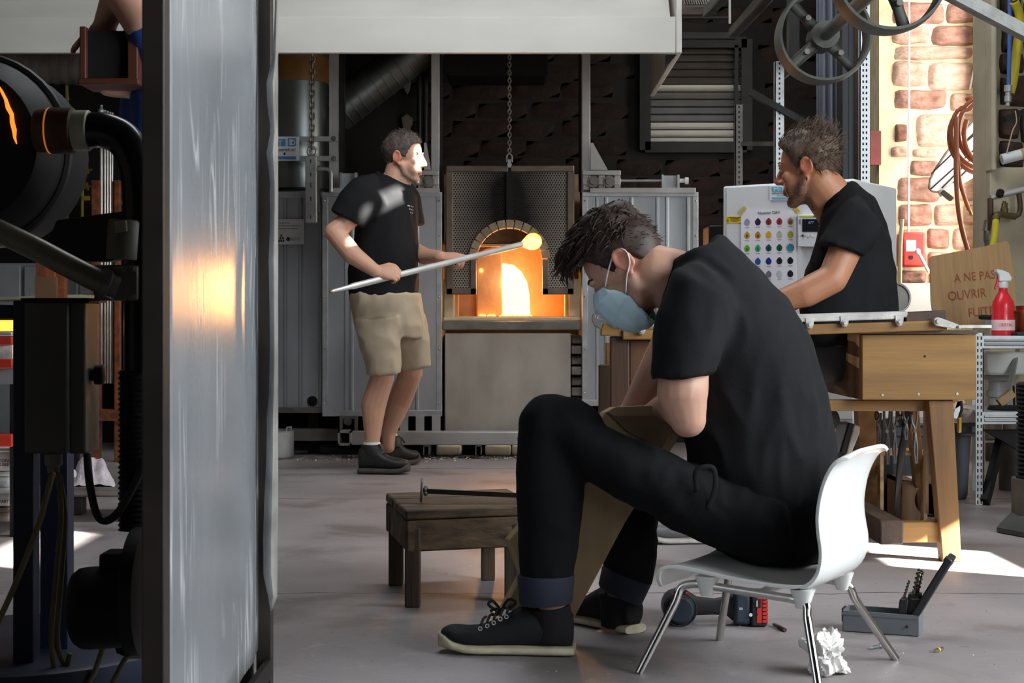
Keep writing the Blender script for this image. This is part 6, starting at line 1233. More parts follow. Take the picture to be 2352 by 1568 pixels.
def hair(T, mat, parent, keep, thick, seed=1, strands=(), lump=.012, s=1.0, name='hair'):
    """shell over the skull; keep(l) = 0..1 where hair grows, thick(l) = height above the skull"""
    b = MB(); nu, nv = 72, 44; vs = []; cen = Vector((0, -.004, .042)); rad = Vector((.074, .097, .084)); pos = []
    for j in range(nv+1):
        for i in range(nu):
            a, p = 2*math.pi*i/nu, math.pi*j/nv; d = Vector((math.sin(p)*math.cos(a), math.sin(p)*math.sin(a), math.cos(p))); l = cen+Vector((d.x*rad.x, d.y*rad.y, d.z*rad.z))
            if l.z < cen.z: l.z = cen.z+(l.z-cen.z)*1.15
            k = keep(l); h = -.012*(1-k)+k*(thick(l)+lump*noise.noise(l*38+Vector((seed, 0, 0)))*min(1, thick(l)/.012)+lump*.5*noise.noise(l*90+Vector((0, seed, 0)))*min(1, thick(l)/.012))
            q = l+d*h; pos.append((q, d, k)); vs.append(T @ (q*s))
    b.add(vs, [(j*nu+i, j*nu+(i+1) % nu, (j+1)*nu+(i+1) % nu, (j+1)*nu+i) for j in range(nv) for i in range(nu)])
    rnd = random.Random(seed)
    for cnt, cond, comb, L, r in strands:
        n = 0; tries = 0
        while n < cnt and tries < cnt*60:
            tries += 1; q, d, k = rnd.choice(pos)
            if k < .8 or not cond(q): continue
            n += 1; dd = (Vector(comb(q, rnd))+Vector((rnd.gauss(0, .25), rnd.gauss(0, .25), rnd.gauss(0, .2)))).normalized(); q = q+Vector((rnd.uniform(-.004, .004), rnd.uniform(-.004, .004), 0))
            l_ = L*rnd.uniform(.6, 1.25); pts = [q-d*.004, q+(d*.35+dd*.4)*l_*.4, q+(d*.25+dd*.9)*l_*.8, q+(d*.05+dd*1.05)*l_]
            b.tube([T @ (p*s) for p in pts], [r, r*.9, r*.6, r*.15], 4)
    return b.build(name, mat, parent, 180)
def hairline(y, pts=((-.12, -.055), (-.07, -.050), (-.040, -.030), (-.028, .010), (-.008, .024), (.010, .006), (.030, .002), (.038, .030), (.050, .056), (.064, .078), (.12, .094))):
    if y <= pts[0][0]: return pts[0][1]
    for (a, wa), (b_, wb) in zip(pts, pts[1:]):
        if y <= b_: return wa+(wb-wa)*(y-a)/(b_-a)
    return pts[-1][1]
def sm(x, a, b): t = max(0, min(1, (x-a)/(b-a))); return t*t*(3-2*t)
def ringpx(Fp, Bp, D, v, dF=0, dB=0):                 # ellipse ring from two silhouette points
    a, b_ = P(*Fp, D+dF), P(*Bp, D+dB); return ((a+b_)/2, (b_-a)/2, v)
black_tee = M('black_jersey', (19, 20, 23), .85, 0, .18, 6, .15, 260, spec=.25)
navy_black = M('black_twill', (14, 15, 18), .88, 0, .2, 7, .15, 300, spec=.2)
canvas_black = M('black_canvas', (22, 22, 24), .9, 0, .15, 30, .2, 300)
sock_m = M('black_sock', (18, 18, 20), .95, 0, .2, 40)
def folds(o, amp, scale, stretch=(1, 1, 1), seed=0.0, where=None):
    me = o.data; org = WPOS[o.name]
    nrms = [v.normal.copy() for v in me.vertices]
    for v, vn in zip(me.vertices, nrms):
        w = v.co+org; q = Vector((w.x*stretch[0], w.y*stretch[1], w.z*stretch[2]))/scale+Vector((seed, seed, 0)); n = noise.noise(q); r = (1-abs(n)*2.2)
        k = amp*(where(w) if where else 1); v.co += vn*k*(.6*noise.noise(q*.7+Vector((5, 0, 0)))+.55*max(0, r)-.25)
def sneaker(person, heel, toe, width, nm, upper, sole, top, hs=.022):
    """low shoe from heel to toe on the floor; top = list of (t along, height)"""
    heel, toe = Vector(heel), Vector(toe); d = (toe-heel); L = d.length; d.normalize(); sd = Vector((-d.y, d.x, 0)); z0 = heel.z
    wid = [(0, .62), (.06, .78), (.25, .80), (.5, .84), (.72, 1.0), (.88, .90), (.96, .62), (1, .3)]
    def W(t):
        for (a, wa), (b_, wb) in zip(wid, wid[1:]):
            if a <= t <= b_: return (wa+(wb-wa)*(t-a)/(b_-a))*width/2
    def H(t):
        for (a, wa), (b_, wb) in zip(top, top[1:]):
            if a <= t <= b_: return wa+(wb-wa)*(t-a)/(b_-a)
    sh = bpy.data.objects.new(nm, None); COL.objects.link(sh); sh.parent = person; WPOS[sh.name] = WPOS[person.name]
    ts = [0, .015, .05, .12, .2, .3, .4, .5, .6, .7, .8, .88, .94, .98, 1]
    rise = lambda t: .014*sm(t, .75, 1)
    b = MB(); b.loft([(heel+d*L*t+Z3*(rise(t)+hs/2+(.004 if t > .9 else 0)), sd*(W(t)+.004), Z3*(hs/2+(.006 if t > .9 else 0))) for t in ts], 24, 3.2); b.build('sole', sole, sh, 60)
    b = MB(); b.loft([(heel+d*(L*(.012+.976*t))+Z3*(rise(t)+hs*.7+(H(t)-hs*.7)/2), sd*(W(t)*.98), Z3*((H(t)-hs*.7)/2)) for t in ts], 24, 2.3); u = b.build('upper', upper, sh, 60); remesh(u, .006, 3)
    return sh, lambda t, z, s_: heel+d*L*t+Z3*z+sd*s_*W(t)
def person(label, loc): t = thing('person', label, 'person', loc); return t
# ---------------------------------------------------------------- seated man with mask, foreground
m1 = person('seated man in black shirt and trousers with light blue face mask bent over a board', (P(1720, 0, 3.7).x, 3.7, 0)); m1['hairmat'] = 'dark_brown_hair'
M('dark_brown_hair', (54, 38, 30), .55, 0, .3, 40, spec=.4)
sk1c = (196, 152, 130); sk1 = skin_mat('skin_seated', sk1c)
T1 = frame((.2818, 3.72, H-(612-CY)*3.72/F), (-.94, .34), 45)
wv = Vector((.12, .99, 0))
b = MB(); head(b, T1)
b.cap(T1 @ Vector((0, -.035, -.045)), P(1600, 650, 3.72), .060, .068, 18); b.cap(T1 @ Vector((0, -.01, -.05)), P(1560, 670, 3.72), .050, .06, 18)
torso1 = [((1530, 612), (1668, 548), .09), ((1518, 690), (1740, 612), .165), ((1528, 775), (1815, 692), .195), ((1545, 862), (1868, 788), .190), ((1560, 950), (1902, 900), .178), ((1575, 1030), (1920, 1010), .172), ((1590, 1110), (1922, 1110), .178), ((1610, 1180), (1908, 1210), .185), ((1640, 1230), (1890, 1285), .185)]
def shrink(r, k): c, u, v = r; return (c, u*k, v*k)
b.loft([shrink(ringpx(f, q, 3.72, wv*h), .86) for f, q, h in torso1], 28)
b.cap(P(1650, 700, 3.66), P(1600, 740, 3.56), .05, .05); b.cap(P(1600, 740, 3.56), P(1572, 830, 3.515), .050, .056); b.cap(P(1572, 830, 3.515), P(1568, 900, 3.50), .056, .058); b.cap(P(1568, 900, 3.50), P(1580, 962, 3.50), .058, .042); b.cap(P(1576, 950, 3.5), P(1582, 980, 3.505), .045, .020)
b.cap(P(1570, 940, 3.515), P(1548, 930, 3.68), .048, .040); b.cap(P(1548, 930, 3.68), P(1512, 940, 3.79), .040, .029)
hand(b, P(1512, 940, 3.79), (P(1455, 975, 3.83)-P(1512, 940, 3.79)), (0, -.6, -.8), .55, -1)
b.cap(P(1620, 700, 3.86), P(1560, 760, 3.95), .06, .052); b.cap(P(1548, 770, 3.95), P(1503, 860, 3.90), .050, .044); b.cap(P(1503, 860, 3.90), P(1450, 945, 3.87), .044, .030)
hand(b, P(1450, 945, 3.87), (P(1410, 1010, 3.86)-P(1450, 945, 3.87)), (0, -1, -.1), .45, 1)
for kn, an, D_ in (((1262, 990), (1268, 1395), 3.62), ((1420, 1040), (1425, 1390), 3.92)):
    b.cap(P(1720, 1200, 3.62 if D_ < 3.8 else 3.84), P(*kn, D_), .065, .05); Da_ = D_+(.032 if D_ < 3.8 else .0); b.cap(P(*kn, D_), P((kn[0]+an[0])/2, 1200, D_), .05, .046); b.cap(P((kn[0]+an[0])/2, 1200, D_), P(*an, Da_), .046, .031); b.cap(P(*an, Da_), P(an[0]-8, an[1]+40, Da_), .030, .026); b.cap(P(an[0]-8, an[1]+40, Da_), P(an[0]-8, an[1]+66, Da_+.005), .026, .022)
    b.cap(P(an[0]-8, an[1]+66, Da_+.005), P(an[0]-110, an[1]+84, Da_+.03), .022, .016)
body1 = b.build('body', sk1, m1, 180); remesh(body1, .0052, 3); paint(body1, sk1c, T1)
eyes(T1, m1, closed=True)
# shirt
b = MB(); b.loft([ringpx(f, q, 3.72, wv*h) for f, q, h in torso1], 36, 2.2)
def cross(c, half, ang, D_): a = math.radians(ang); return (P(*c, D_), Vector((math.cos(a), 0, -math.sin(a)))*half*D_/F)
for D_s, pts in ((0, (((1650, 640), 62, 40, 3.62, .07), ((1622, 665), 92, 30, 3.575, .085), ((1594, 735), 89, 10, 3.54, .088), ((1578, 800), 82, 2, 3.51, .085), ((1567, 866), 77, -4, 3.50, .082))), (1, (((1650, 660), 60, 40, 3.84, .07), ((1620, 690), 80, 40, 3.88, .08), ((1580, 745), 70, 35, 3.95, .08), ((1560, 782), 64, 35, 3.97, .078)))):
    rings = []
    for c_, hf, an, dd, dep in pts: p_, u_ = cross(c_, hf, an, dd); rings.append((p_, u_, Y3*dep))
    b.loft(rings, 28, 2.2)
b.tube([P(1530, 612, 3.72)+Vector((.5*0, 0, 0))]+[((P(1535, 615, 3.72)+P(1662, 552, 3.72))/2)+(P(1662, 552, 3.72)-P(1535, 615, 3.72))/2*math.cos(a)+wv*.088*math.sin(a) for a in [math.pi+2*math.pi*i/24 for i in range(25)]], .010, 8)
b.ell(P(1652, 560, 3.72), (.022, .05, .022))
tee1 = b.build('t_shirt', black_tee, m1, 180); remesh(tee1, .008, 7)
folds(tee1, .013, .085, (1.4, 1, .55), 2.0, lambda w: 1.0 if w.z < .62 else .55)
# trousers
b = MB(); tr = [((1800, 1215), 100, 80, 3.62, .10), ((1700, 1195), 118, 66, 3.60, .115), ((1600, 1150), 122, 64, 3.585, .112), ((1500, 1108), 116, 65, 3.58, .105), ((1400, 1062), 106, 66, 3.585, .095), ((1320, 1018), 94, 68, 3.60, .085), ((1268, 992), 74, 60, 3.61, .076)]
def legloft(b, pts, sup=2.2):
    rings = []
    for c_, hf, an, dd, dep in pts: p_, u_ = cross(c_, hf, an, dd); rings.append((p_, u_, Y3*dep))
    b.loft(rings, 28, sup)
legloft(b, tr); b.ell(P(1264, 985, 3.61), (.076, .074, .082)); b.ell(P(1300, 985, 3.605), (.09, .075, .075))
legloft(b, [((1272, 975), 78, 10, 3.61, .07), ((1266, 1040), 79, 4, 3.615, .078), ((1264, 1120), 78, 2, 3.62, .078), ((1262, 1200), 73, 2, 3.63, .074), ((1256, 1300), 64, 0, 3.64, .066), ((1255, 1372), 58, -3, 3.65, .062)])
legloft(b, [((1790, 1220), 95, 80, 3.84, .10), ((1690, 1205), 108, 66, 3.86, .11), ((1580, 1160), 104, 62, 3.90, .10), ((1480, 1090), 92, 60, 3.93, .09), ((1420, 1045), 72, 60, 3.95, .075)])
b.ell(P(1418, 1042, 3.95), (.075, .075, .08)); legloft(b, [((1425, 1035), 72, 5, 3.95, .07), ((1440, 1150), 74, 5, 3.94, .074), ((1448, 1250), 64, 12, 3.93, .068), ((1440, 1330), 54, 15, 3.92, .06)])
b.ell(P(1770, 1232, 3.72), (.135, .19, .092)); b.ell(P(1800, 1180, 3.72), (.12, .18, .11))
trs = b.build('trousers', navy_black, m1, 180); remesh(trs, .008, 6); folds(trs, .010, .075, (1.2, 1, 1.2), 7.0, lambda w: .5+.8*sm(w.x, .05, .6))
zmin = .222
for v in trs.data.vertices:
    w_ = v.co+WPOS[trs.name]
    if w_.x > .38 and w_.z < zmin: v.co.z += zmin-w_.z
for pts in ([((1256, 1318), 63, 0, 3.64, .069), ((1254, 1322), 66, 0, 3.64, .071), ((1254, 1376), 62, -3, 3.65, .067), ((1254, 1384), 60, -3, 3.65, .064)], [((1440, 1318), 57, 20, 3.92, .062), ((1439, 1322), 60, 20, 3.92, .064), ((1425, 1362), 55, 24, 3.915, .060), ((1424, 1367), 52, 24, 3.915, .058)]):
    b = MB(); legloft(b, pts, 2.0); b.build('rolled_cuff', M('navy_twill_cuff', (36, 42, 58), .85, 0, .2, 9, .15, 300), m1, 60)
# the far leg shows bluish cloth in the light: same cloth; pocket loop and belt tab
b = MB(); b.tube(spline([P(1600, 1130, 3.47), P(1598, 1085, 3.46), P(1618, 1072, 3.46), P(1640, 1078, 3.465), P(1642, 1120, 3.47), P(1625, 1170, 3.475)], 5), .006, 8, squash=.4); b.build('belt_loop', black_tee, m1, 180)
for pts in ([((1268, 1382), 42, 0, 3.655, .040), ((1266, 1398), 44, -4, 3.66, .042), ((1262, 1428), 46, -8, 3.66, .044)], [((1425, 1352), 44, 10, 3.92, .042), ((1418, 1390), 42, 8, 3.92, .042), ((1412, 1420), 42, 8, 3.92, .042)]):
    b = MB(); legloft(b, [((1418, 1368), 44, 8, 3.925, .043), ((1416, 1390), 38, 8, 3.925, .037), ((1414, 1440), 34, 6, 3.93, .034)] if pts[0][0][0] > 1300 else [((1264, 1394), 46, -8, 3.655, .042), ((1268, 1410), 45, -6, 3.66, .041), ((1268, 1470), 44, -4, 3.665, .039)], 2.0); b.build('sock', sock_m, m1, 60)
cream = M('cream_rubber', (196, 188, 160), .6, 0, .15, 30, .15, 160)
zf0 = .001
h1 = P(1320, 0, 3.66); t1_ = P(1009, 0, 3.70)
sh1, at1 = sneaker(m1, (h1.x, 3.66, zf0), (t1_.x, 3.70, zf0), .105, 'left_shoe', canvas_black, cream, [(0, .098), (.08, .100), (.25, .104), (.34, .120), (.42, .104), (.55, .080), (.7, .062), (.85, .056), (.95, .048), (1, .036)])
for k, (px_, py_) in enumerate(((1103, 1443), (1119, 1437), (1134, 1430), (1149, 1421), (1163, 1416))):
    c_ = P(px_, py_, 3.628); MB().tube([c_+Vector((.0042*math.cos(a), 0, .0042*math.sin(a))) for a in [2*math.pi*i/10 for i in range(10)]], .0013, 5, closed=True).build('eyelet', galv, sh1)
lc = MB()
for k in range(5): a = P(1104+15*k, 1436-7*k, 3.63); lc.tube(spline([a, a+Vector((.006, .02, .012)), a+Vector((.012, .055, .010))], 4), .0032, 6)
for pts in ([(1150, 1400), (1132, 1380), (1122, 1388), (1140, 1402)], [(1152, 1400), (1168, 1376), (1184, 1384), (1164, 1402)], [(1150, 1400), (1136, 1398), (1126, 1404)], [(1154, 1402), (1140, 1412), (1128, 1410)]): lc.tube(spline([P(x, y, 3.655) for x, y in pts], 5), .0034, 6)
lc.build('laces', M('black_lace', (16, 16, 17), .9, 0, .1), sh1, 180)
h2, t2_ = P(1462, 0, 3.88), P(1296, 0, 4.10)
sneaker(m1, (h2.x, 3.90, zf0), (t2_.x, 4.12, zf0), .10, 'right_shoe', canvas_black, cream, [(0, .090), (.08, .094), (.25, .098), (.36, .110), (.45, .1), (.6, .075), (.8, .055), (.95, .045), (1, .036)])
# hair
keep1 = lambda l: sm(l.z-hairline(l.y), -.005, .008)
thick1 = lambda l: .0035+.006*sm(l.z, .02, .07)+.024*sm(l.z, .066, .106)+.020*sm(l.y, .02, .085)*sm(l.z, .072, .10)
hair(T1, MATS['dark_brown_hair'], m1, keep1, thick1, 3, [(1300, lambda q: q.z > .055 and (q.z > .08 or q.y < 0), lambda q, r: (.12*r.gauss(0, 1), .9+2*q.y, -.25), .034, .0022), (200, lambda q: q.y > .06 and q.z > .08, lambda q, r: (.25*r.gauss(0, 1), .8, -.45), .040, .0024), (260, lambda q: q.z < .08 and q.z > 0, lambda q, r: (0, -.5, -.8), .010, .0008)], .008)
# face mask
mk = M('surgical_mask', (208, 240, 252), .8, 0, .06, 8); b = MB(); nu, nv = 40, 56; vs = []
midp = spline([(0, .112, .012), (0, .134, -.022), (0, .128, -.065), (0, .112, -.105), (0, .072, -.134), (0, .045, -.132)], 6)
def mp(t): x = t*(len(midp)-1); i = min(int(x), len(midp)-2); return midp[i].lerp(midp[i+1], x-i)
sdp = spline([(.064, .064, -.002), (.069, .054, -.022), (.066, .040, -.050), (.058, .034, -.078), (.040, .040, -.112), (.02, .045, -.13)], 6)
def sp_(t): x = t*(len(sdp)-1); i = min(int(x), len(sdp)-2); return sdp[i].lerp(sdp[i+1], x-i)
for j in range(nv+1):
    for i in range(nu+1):
        u, v = i/nu*2-1, j/nv; a = abs(u); m_, s_ = mp(v), sp_(v); k = a**1.9
        l = Vector((math.copysign(s_.x*math.sin(a*math.pi/2), u), m_.y+(s_.y-m_.y)*k, m_.z+(s_.z-m_.z)*k)); pl = .0065*(((v*4.0+.15) % 1)**1.5-.4)*(1-k*.5)+.0025*math.sin(a*26+v*11)*k; l.y += .004+pl; l.x += math.copysign(.003+pl*.6, u)*k; vs.append(T1 @ l)
kk = nu+1
mo = b.add(vs, [(j*kk+i, j*kk+i+1, (j+1)*kk+i+1, (j+1)*kk+i) for j in range(nv) for i in range(nu)]).build('face_mask', mk, m1, 180); mo.modifiers.new('thick', 'SOLIDIFY').thickness = .0012
for q in (-1, 1):
    for pts in (((.066, .066, -.004), (.078, .036, .012), (.085, .006, .026), (.088, -.014, .036)), ((.069, .042, -.052), (.080, .010, -.028), (.086, -.020, -.010), (.088, -.032, .012), (.087, -.028, .028))):
        MB().tube(spline([T1 @ Vector((q*x, y, z)) for x, y, z in pts], 5), .0018, 6).build('ear_loop', white_plate, m1, 180)
# board he holds between his knees
bd = thing('wooden_board', 'pale plywood board held upright between the knees of the masked man', 'board', P(1300, 1440, 3.78))
bp_ = [(1392, 946), (1414, 934), (1500, 930), (1572, 985), (1436, 1200), (1308, 1440), (1158, 1398), (1200, 1322), (1170, 1240), (1230, 1170)]
D2 = lambda y: 3.735+.03*(y-930)/500
ply = wood('pale_ply_board', (178, 156, 118), (146, 120, 84), .6, 2, 8, .15)
MB().prism([P(x, y, D2(y)) for x, y in bp_], (-.012, .055, -.004)).build('board_panel', ply, bd, None, bevel=.003)
MB().prism([P(x, y, D2(y)-.012) for x, y in ((1393, 944), (1414, 956), (1560, 956), (1536, 1000), (1520, 1032), (1440, 990))], (0, .011, 0)).build('edge_batten', wood('brown_batten', (124, 98, 66), (92, 70, 46), .6, 0, 9, .2), bd, None)
# ---------------------------------------------------------------- standing man with the blowpipe
m2 = person('standing man in black shirt, beige shorts and black boots holding a blowpipe', (P(875, 0, 8.0).x, 8.05, 0)); m2['hairmat'] = 'greying_hair'
M('greying_hair', (84, 76, 70), .6, 0, .4, 60, spec=.3)
sk2c = (208, 160, 134); sk2 = skin_mat('skin_standing', sk2c); D2_ = 8.0
T2 = frame(P(926, 366, 8.0), (.97, -.18), 4, 0)
b = MB(); head(b, T2, smile=1.0)
b.cap(T2 @ Vector((0, -.025, -.05)), P(905, 438, 8.0), .062, .070, 18); b.cap(T2 @ Vector((0, 0, -.06)), P(915, 440, 8.0), .052, .06, 16)
v2 = Vector((.16, .98, 0))
tor2 = [((950, 430), (866, 394), .075), ((956, 452), (846, 428), .19), ((957, 500), (826, 490), .205), ((958, 560), (818, 560), .195), ((960, 620), (804, 618), .185), ((959, 660), (803, 655), .182), ((957, 682), (806, 682), .182)]
b.loft([shrink(ringpx(f, q, 8.02, v2*h), .84) for f, q, h in tor2]+[shrink(ringpx((965, 740), (815, 730), 8.02, v2*.17), .84)], 26)
pA2, pB2 = P(762, 669, 7.52), P(1206, 559, 8.16); pd2 = (pB2-pA2).normalized(); on2 = lambda px: pA2+(pB2-pA2)*((px-762)/444)
b.cap(P(856, 462, 7.88), P(818, 490, 7.80), .046, .048); b.cap(P(818, 490, 7.80), P(768, 533, 7.76), .050, .050); b.cap(P(768, 533, 7.76), P(810, 585, 7.72), .050, .049); b.cap(P(810, 585, 7.72), P(862, 622, 7.68), .049, .033)
gr2 = on2(890); hand(b, P(862, 622, 7.68), (gr2+Vector((-.0, -.03, .02))-P(862, 622, 7.68)), (.25, .85, -.55), .95, 1, 1.05, .04, .7)
b.cap(P(925, 470, 8.16), P(938, 520, 8.22), .042, .045); b.cap(P(938, 520, 8.22), P(940, 570, 8.24), .045, .046); b.cap(P(940, 570, 8.24), P(975, 588, 8.1), .047, .044); b.cap(P(975, 588, 8.1), P(1012, 589, 7.99), .042, .031)
hand(b, P(1012, 589, 7.99), Vector((.92, -.25, -.10)), (.1, .55, -.85), (.95, 1.0, 1.0, 1.0), 1, 1.05, .05, .2)
leg2 = (((878, 720), (878, 865), (858, 930), (855, 1015), 7.92, 7.98), ((930, 720), (944, 855), (918, 920), (892, 995), 8.12, 8.34))
for hip, kn, cf, an, d0, d1 in leg2:
    b.cap(P(hip[0], hip[1]+20, d0), P(*kn, (d0+d1)/2), .066, .062); b.cap(P(*kn, (d0+d1)/2), P(*cf, d1), .060, .064); b.cap(P(*cf, d1), P(*an, d1), .064, .038); b.cap(P(*an, d1), P(an[0], an[1]+30, d1), .038, .036)
body2 = b.build('body', sk2, m2, 180); remesh(body2, .0052, 2); paint(body2, sk2c, T2, .75, (120, 106, 96))
eyes(T2, m2)
MB().cap(T2 @ Vector((-.014, .0945, -.062)), T2 @ Vector((.014, .0945, -.062)), .0042, .0042).build('teeth', white_plate, m2, 180)
b = MB(); b.loft([ringpx(f, q, 8.02, v2*h) for f, q, h in tor2], 36, 2.2)
for pts in ((((880, 432), 40, 60, 7.93, .07), ((852, 440), 50, 40, 7.84, .085), ((820, 470), 47, 32, 7.80, .085), ((796, 503), 42, 27, 7.78, .082)), (((915, 440), 40, -60, 8.12, .07), ((935, 470), 38, -40, 8.2, .075), ((940, 520), 36, -8, 8.22, .075))):
    rings = []
    for c_, hf, an, dd, dep in pts: p_, u_ = cross(c_, hf, an, dd); rings.append((p_, u_, Y3*dep))
    b.loft(rings, 26, 2.2)
b.tube([((P(947, 432, 8.02)+P(868, 396, 8.02))/2)+(P(947, 432, 8.02)-P(868, 396, 8.02))/2*math.cos(a)+v2*.078*math.sin(a) for a in [2*math.pi*i/24 for i in range(24)]], .009, 8, closed=True)
tee2 = b.build('t_shirt', black_tee, m2, 180); remesh(tee2, .009, 6); folds(tee2, .010, .10, (1, 1, .6), 4.0)
lg2 = MB()
for k, (x, y, n) in enumerate(((937, 473, 4), (943, 482, 3), (946, 490, 2))):
    for i in range(n): lg2.ell(P(x+i*3.2, y+i*.8, 7.80)+Vector((0, 0, 0)), (.003, .004, .0022), nu=6, nv=4)
# chest print: rows of small white marks laid on the cloth
dg = bpy.context.evaluated_depsgraph_get()
def on_cloth(o, px, py):                               # point of a garment met by the line through the lens and a picture point
    ok, loc, nrm, _ = o.ray_cast(Vector((0, 0, H))-WPOS[o.name], Vector(((px-CX)/F, 1, -(py-CY)/F)).normalized()); return (loc+WPOS[o.name], nrm) if ok else (None, None)
def print_rows(o, rows, w_, h_, parent):
    b = MB()
    for x0, y0, n, dx, dy in rows:
        for i in range(n):
            p, nr = on_cloth(o, x0+i*dx, y0+i*dy)
            if p is None: continue
            t_ = Vector((dx, 0, -dy)).normalized(); t_ = (t_-nr*t_.dot(nr)).normalized(); u_ = nr.cross(t_); p = p+nr*.0012
            b.add([p-t_*w_-u_*h_, p+t_*w_-u_*h_, p+t_*w_+u_*h_, p-t_*w_+u_*h_], [(0, 1, 2, 3)])
    o_ = b.build('chest_print', white_plate, parent, None); o_['kind'] = 'stuff'
print_rows(tee2, [(937, 472, 4, 3.6, .9), (941, 480, 3, 3.4, 1), (943, 488, 2, 3.4, 1)], .003, .0032, m2)
khaki = M('beige_cotton', (182, 168, 144), .85, 0, .08, 6, .12, 200)
b = MB(); b.loft([ringpx((963, 672), (806, 672), 8.02, v2*.178), ringpx((968, 705), (806, 700), 8.02, v2*.190), ringpx((972, 745), (816, 738), 8.02, v2*.185), ringpx((965, 775), (828, 770), 8.02, v2*.16)], 30, 2.3)
for pts in ((((868, 730), 56, -6, 7.90, .105), ((874, 790), 48, -4, 7.91, .10), ((880, 830), 43, -3, 7.93, .096), ((883, 860), 40, -2, 7.94, .092)), (((925, 730), 52, -12, 8.12, .10), ((940, 790), 44, -10, 8.16, .096), ((953, 846), 38, -8, 8.2, .09))):
    rings = []
    for c_, hf, an, dd, dep in pts: p_, u_ = cross(c_, hf, an, dd); rings.append((p_, u_, Y3*dep))
    b.loft(rings, 26, 2.2)
sh2 = b.build('shorts', khaki, m2, 180); remesh(sh2, .009, 5); folds(sh2, .014, .09, (1.2, 1, .8), 1.0)
MB().pprism([(872, 727), (930, 733), (931, 735), (872, 729)], 7.70, .002)
boot_m = M('worn_black_boot', (30, 29, 29), .55, 0, .3, 18, .2, 60); bsole = M('dusty_boot_sole', (74, 68, 62), .8, 0, .2, 30)
for (hx, hy, tx, ty, lbl, an, d1) in ((824, 1087, 942, 1087, 'right_boot', (855, 1018), 7.98), (880, 1070, 962, 1064, 'left_boot', (895, 998), 8.36)):
    D_ = FD(hy); a_, b2 = P(hx, 0, D_), P(tx, 0, FD(ty)); s_, at_ = sneaker(m2, (a_.x, D_, .001), (b2.x, FD(ty)-.03, .001), .112, lbl, boot_m, bsole, [(0, .125), (.08, .135), (.25, .145), (.42, .130), (.5, .105), (.65, .085), (.8, .078), (.95, .06), (1, .045)], .03)
    b = MB(); b.loft([(P(an[0]+4, an[1]+26, D_), X3*.062, Y3*.055), (P(an[0]+1, an[1]+6, D_), X3*.058, Y3*.053), (P(an[0], an[1]+2, D_), X3*.052, Y3*.048)], 20, 2.2); b.build('ankle_collar', boot_m, s_, 60)
    b = MB(); b.loft([(P(an[0]-1, an[1]+4, D_), X3*.046, Y3*.044), (P(an[0]-1, an[1]-3, D_), X3*.043, Y3*.041)], 18, 2); b.build('white_sock', white_plate, s_, 60)
    b = MB()
    for k in range(5):
        p = at_(.40+.055*k, .125-.012*k, 0); sd = (at_(.5, 0, 1)-at_(.5, 0, -1)).normalized(); b.tube([p-sd*.025, p+Z3*.006, p+sd*.025], .004, 6)
    b.tube(spline([at_(.42, .13, 0), at_(.42, .15, -.6), at_(.5, .12, -.9)], 4), .004, 6); b.build('laces', rubber, s_, 180)
keep2 = lambda l: sm(l.z-hairline(l.y), -.005, .009)
hair(T2, MATS['greying_hair'], m2, keep2, lambda l: .004+.006*sm(l.z, .0, .06)+.008*sm(l.z, .06, .12), 8, [(520, lambda q: True, lambda q, r: (.3*r.gauss(0, 1), -.3+3*q.y, .2+r.random()*.4), .014, .0012)], .008)
# blowpipe with the glowing gather
bpz = thing('blowpipe', 'long steel blowpipe with a glowing gather of glass, held by the standing man', 'blowpipe', pA2)
MB().tube([pA2, pA2+pd2*.10, pA2+pd2*.12, pB2], [.008, .012, .0155, .0145], 14).build('steel_tube', M('bright_pipe_steel', (228, 228, 224), .35, .45, .06, 10), bpz, 60)
MB().tube([pA2-pd2*.01, pA2+pd2*.07], [.0065, .0085], 12).build('brass_mouthpiece', brass, bpz)
MB().tube([pB2-pd2*.09, pB2-pd2*.005], .0145, 14).build('scaled_tip', dull_steel, bpz)
gl = M('glowing_glass', (255, 190, 90), .2, 0, 0, emit=((1.0, .40, .06), 2.6)); nt = gl.node_tree
tc = nt.nodes.new('ShaderNodeTexCoord'); nz = nt.nodes.new('ShaderNodeTexNoise'); nz.inputs['Scale'].default_value = 14; cr = nt.nodes.new('ShaderNodeValToRGB'); cr.color_ramp.elements[0].position = .35; cr.color_ramp.elements[0].color = (1, .25, .02, 1); cr.color_ramp.elements[1].position = .7; cr.color_ramp.elements[1].color = (1, .62, .2, 1)
nt.links.new(tc.outputs['Object'], nz.inputs['Vector']); nt.links.new(nz.outputs['Fac'], cr.inputs[0]); nt.links.new(cr.outputs[0], nt.nodes['Principled BSDF'].inputs['Emission Color'])
MB().lathe([(.012, -.03), (.017, -.012), (.030, .010), (.041, .032), (.045, .050), (.042, .070), (.032, .086), (.016, .096), (.001, .099)], pB2, pd2, 28).build('glowing_gather', gl, bpz, 180)
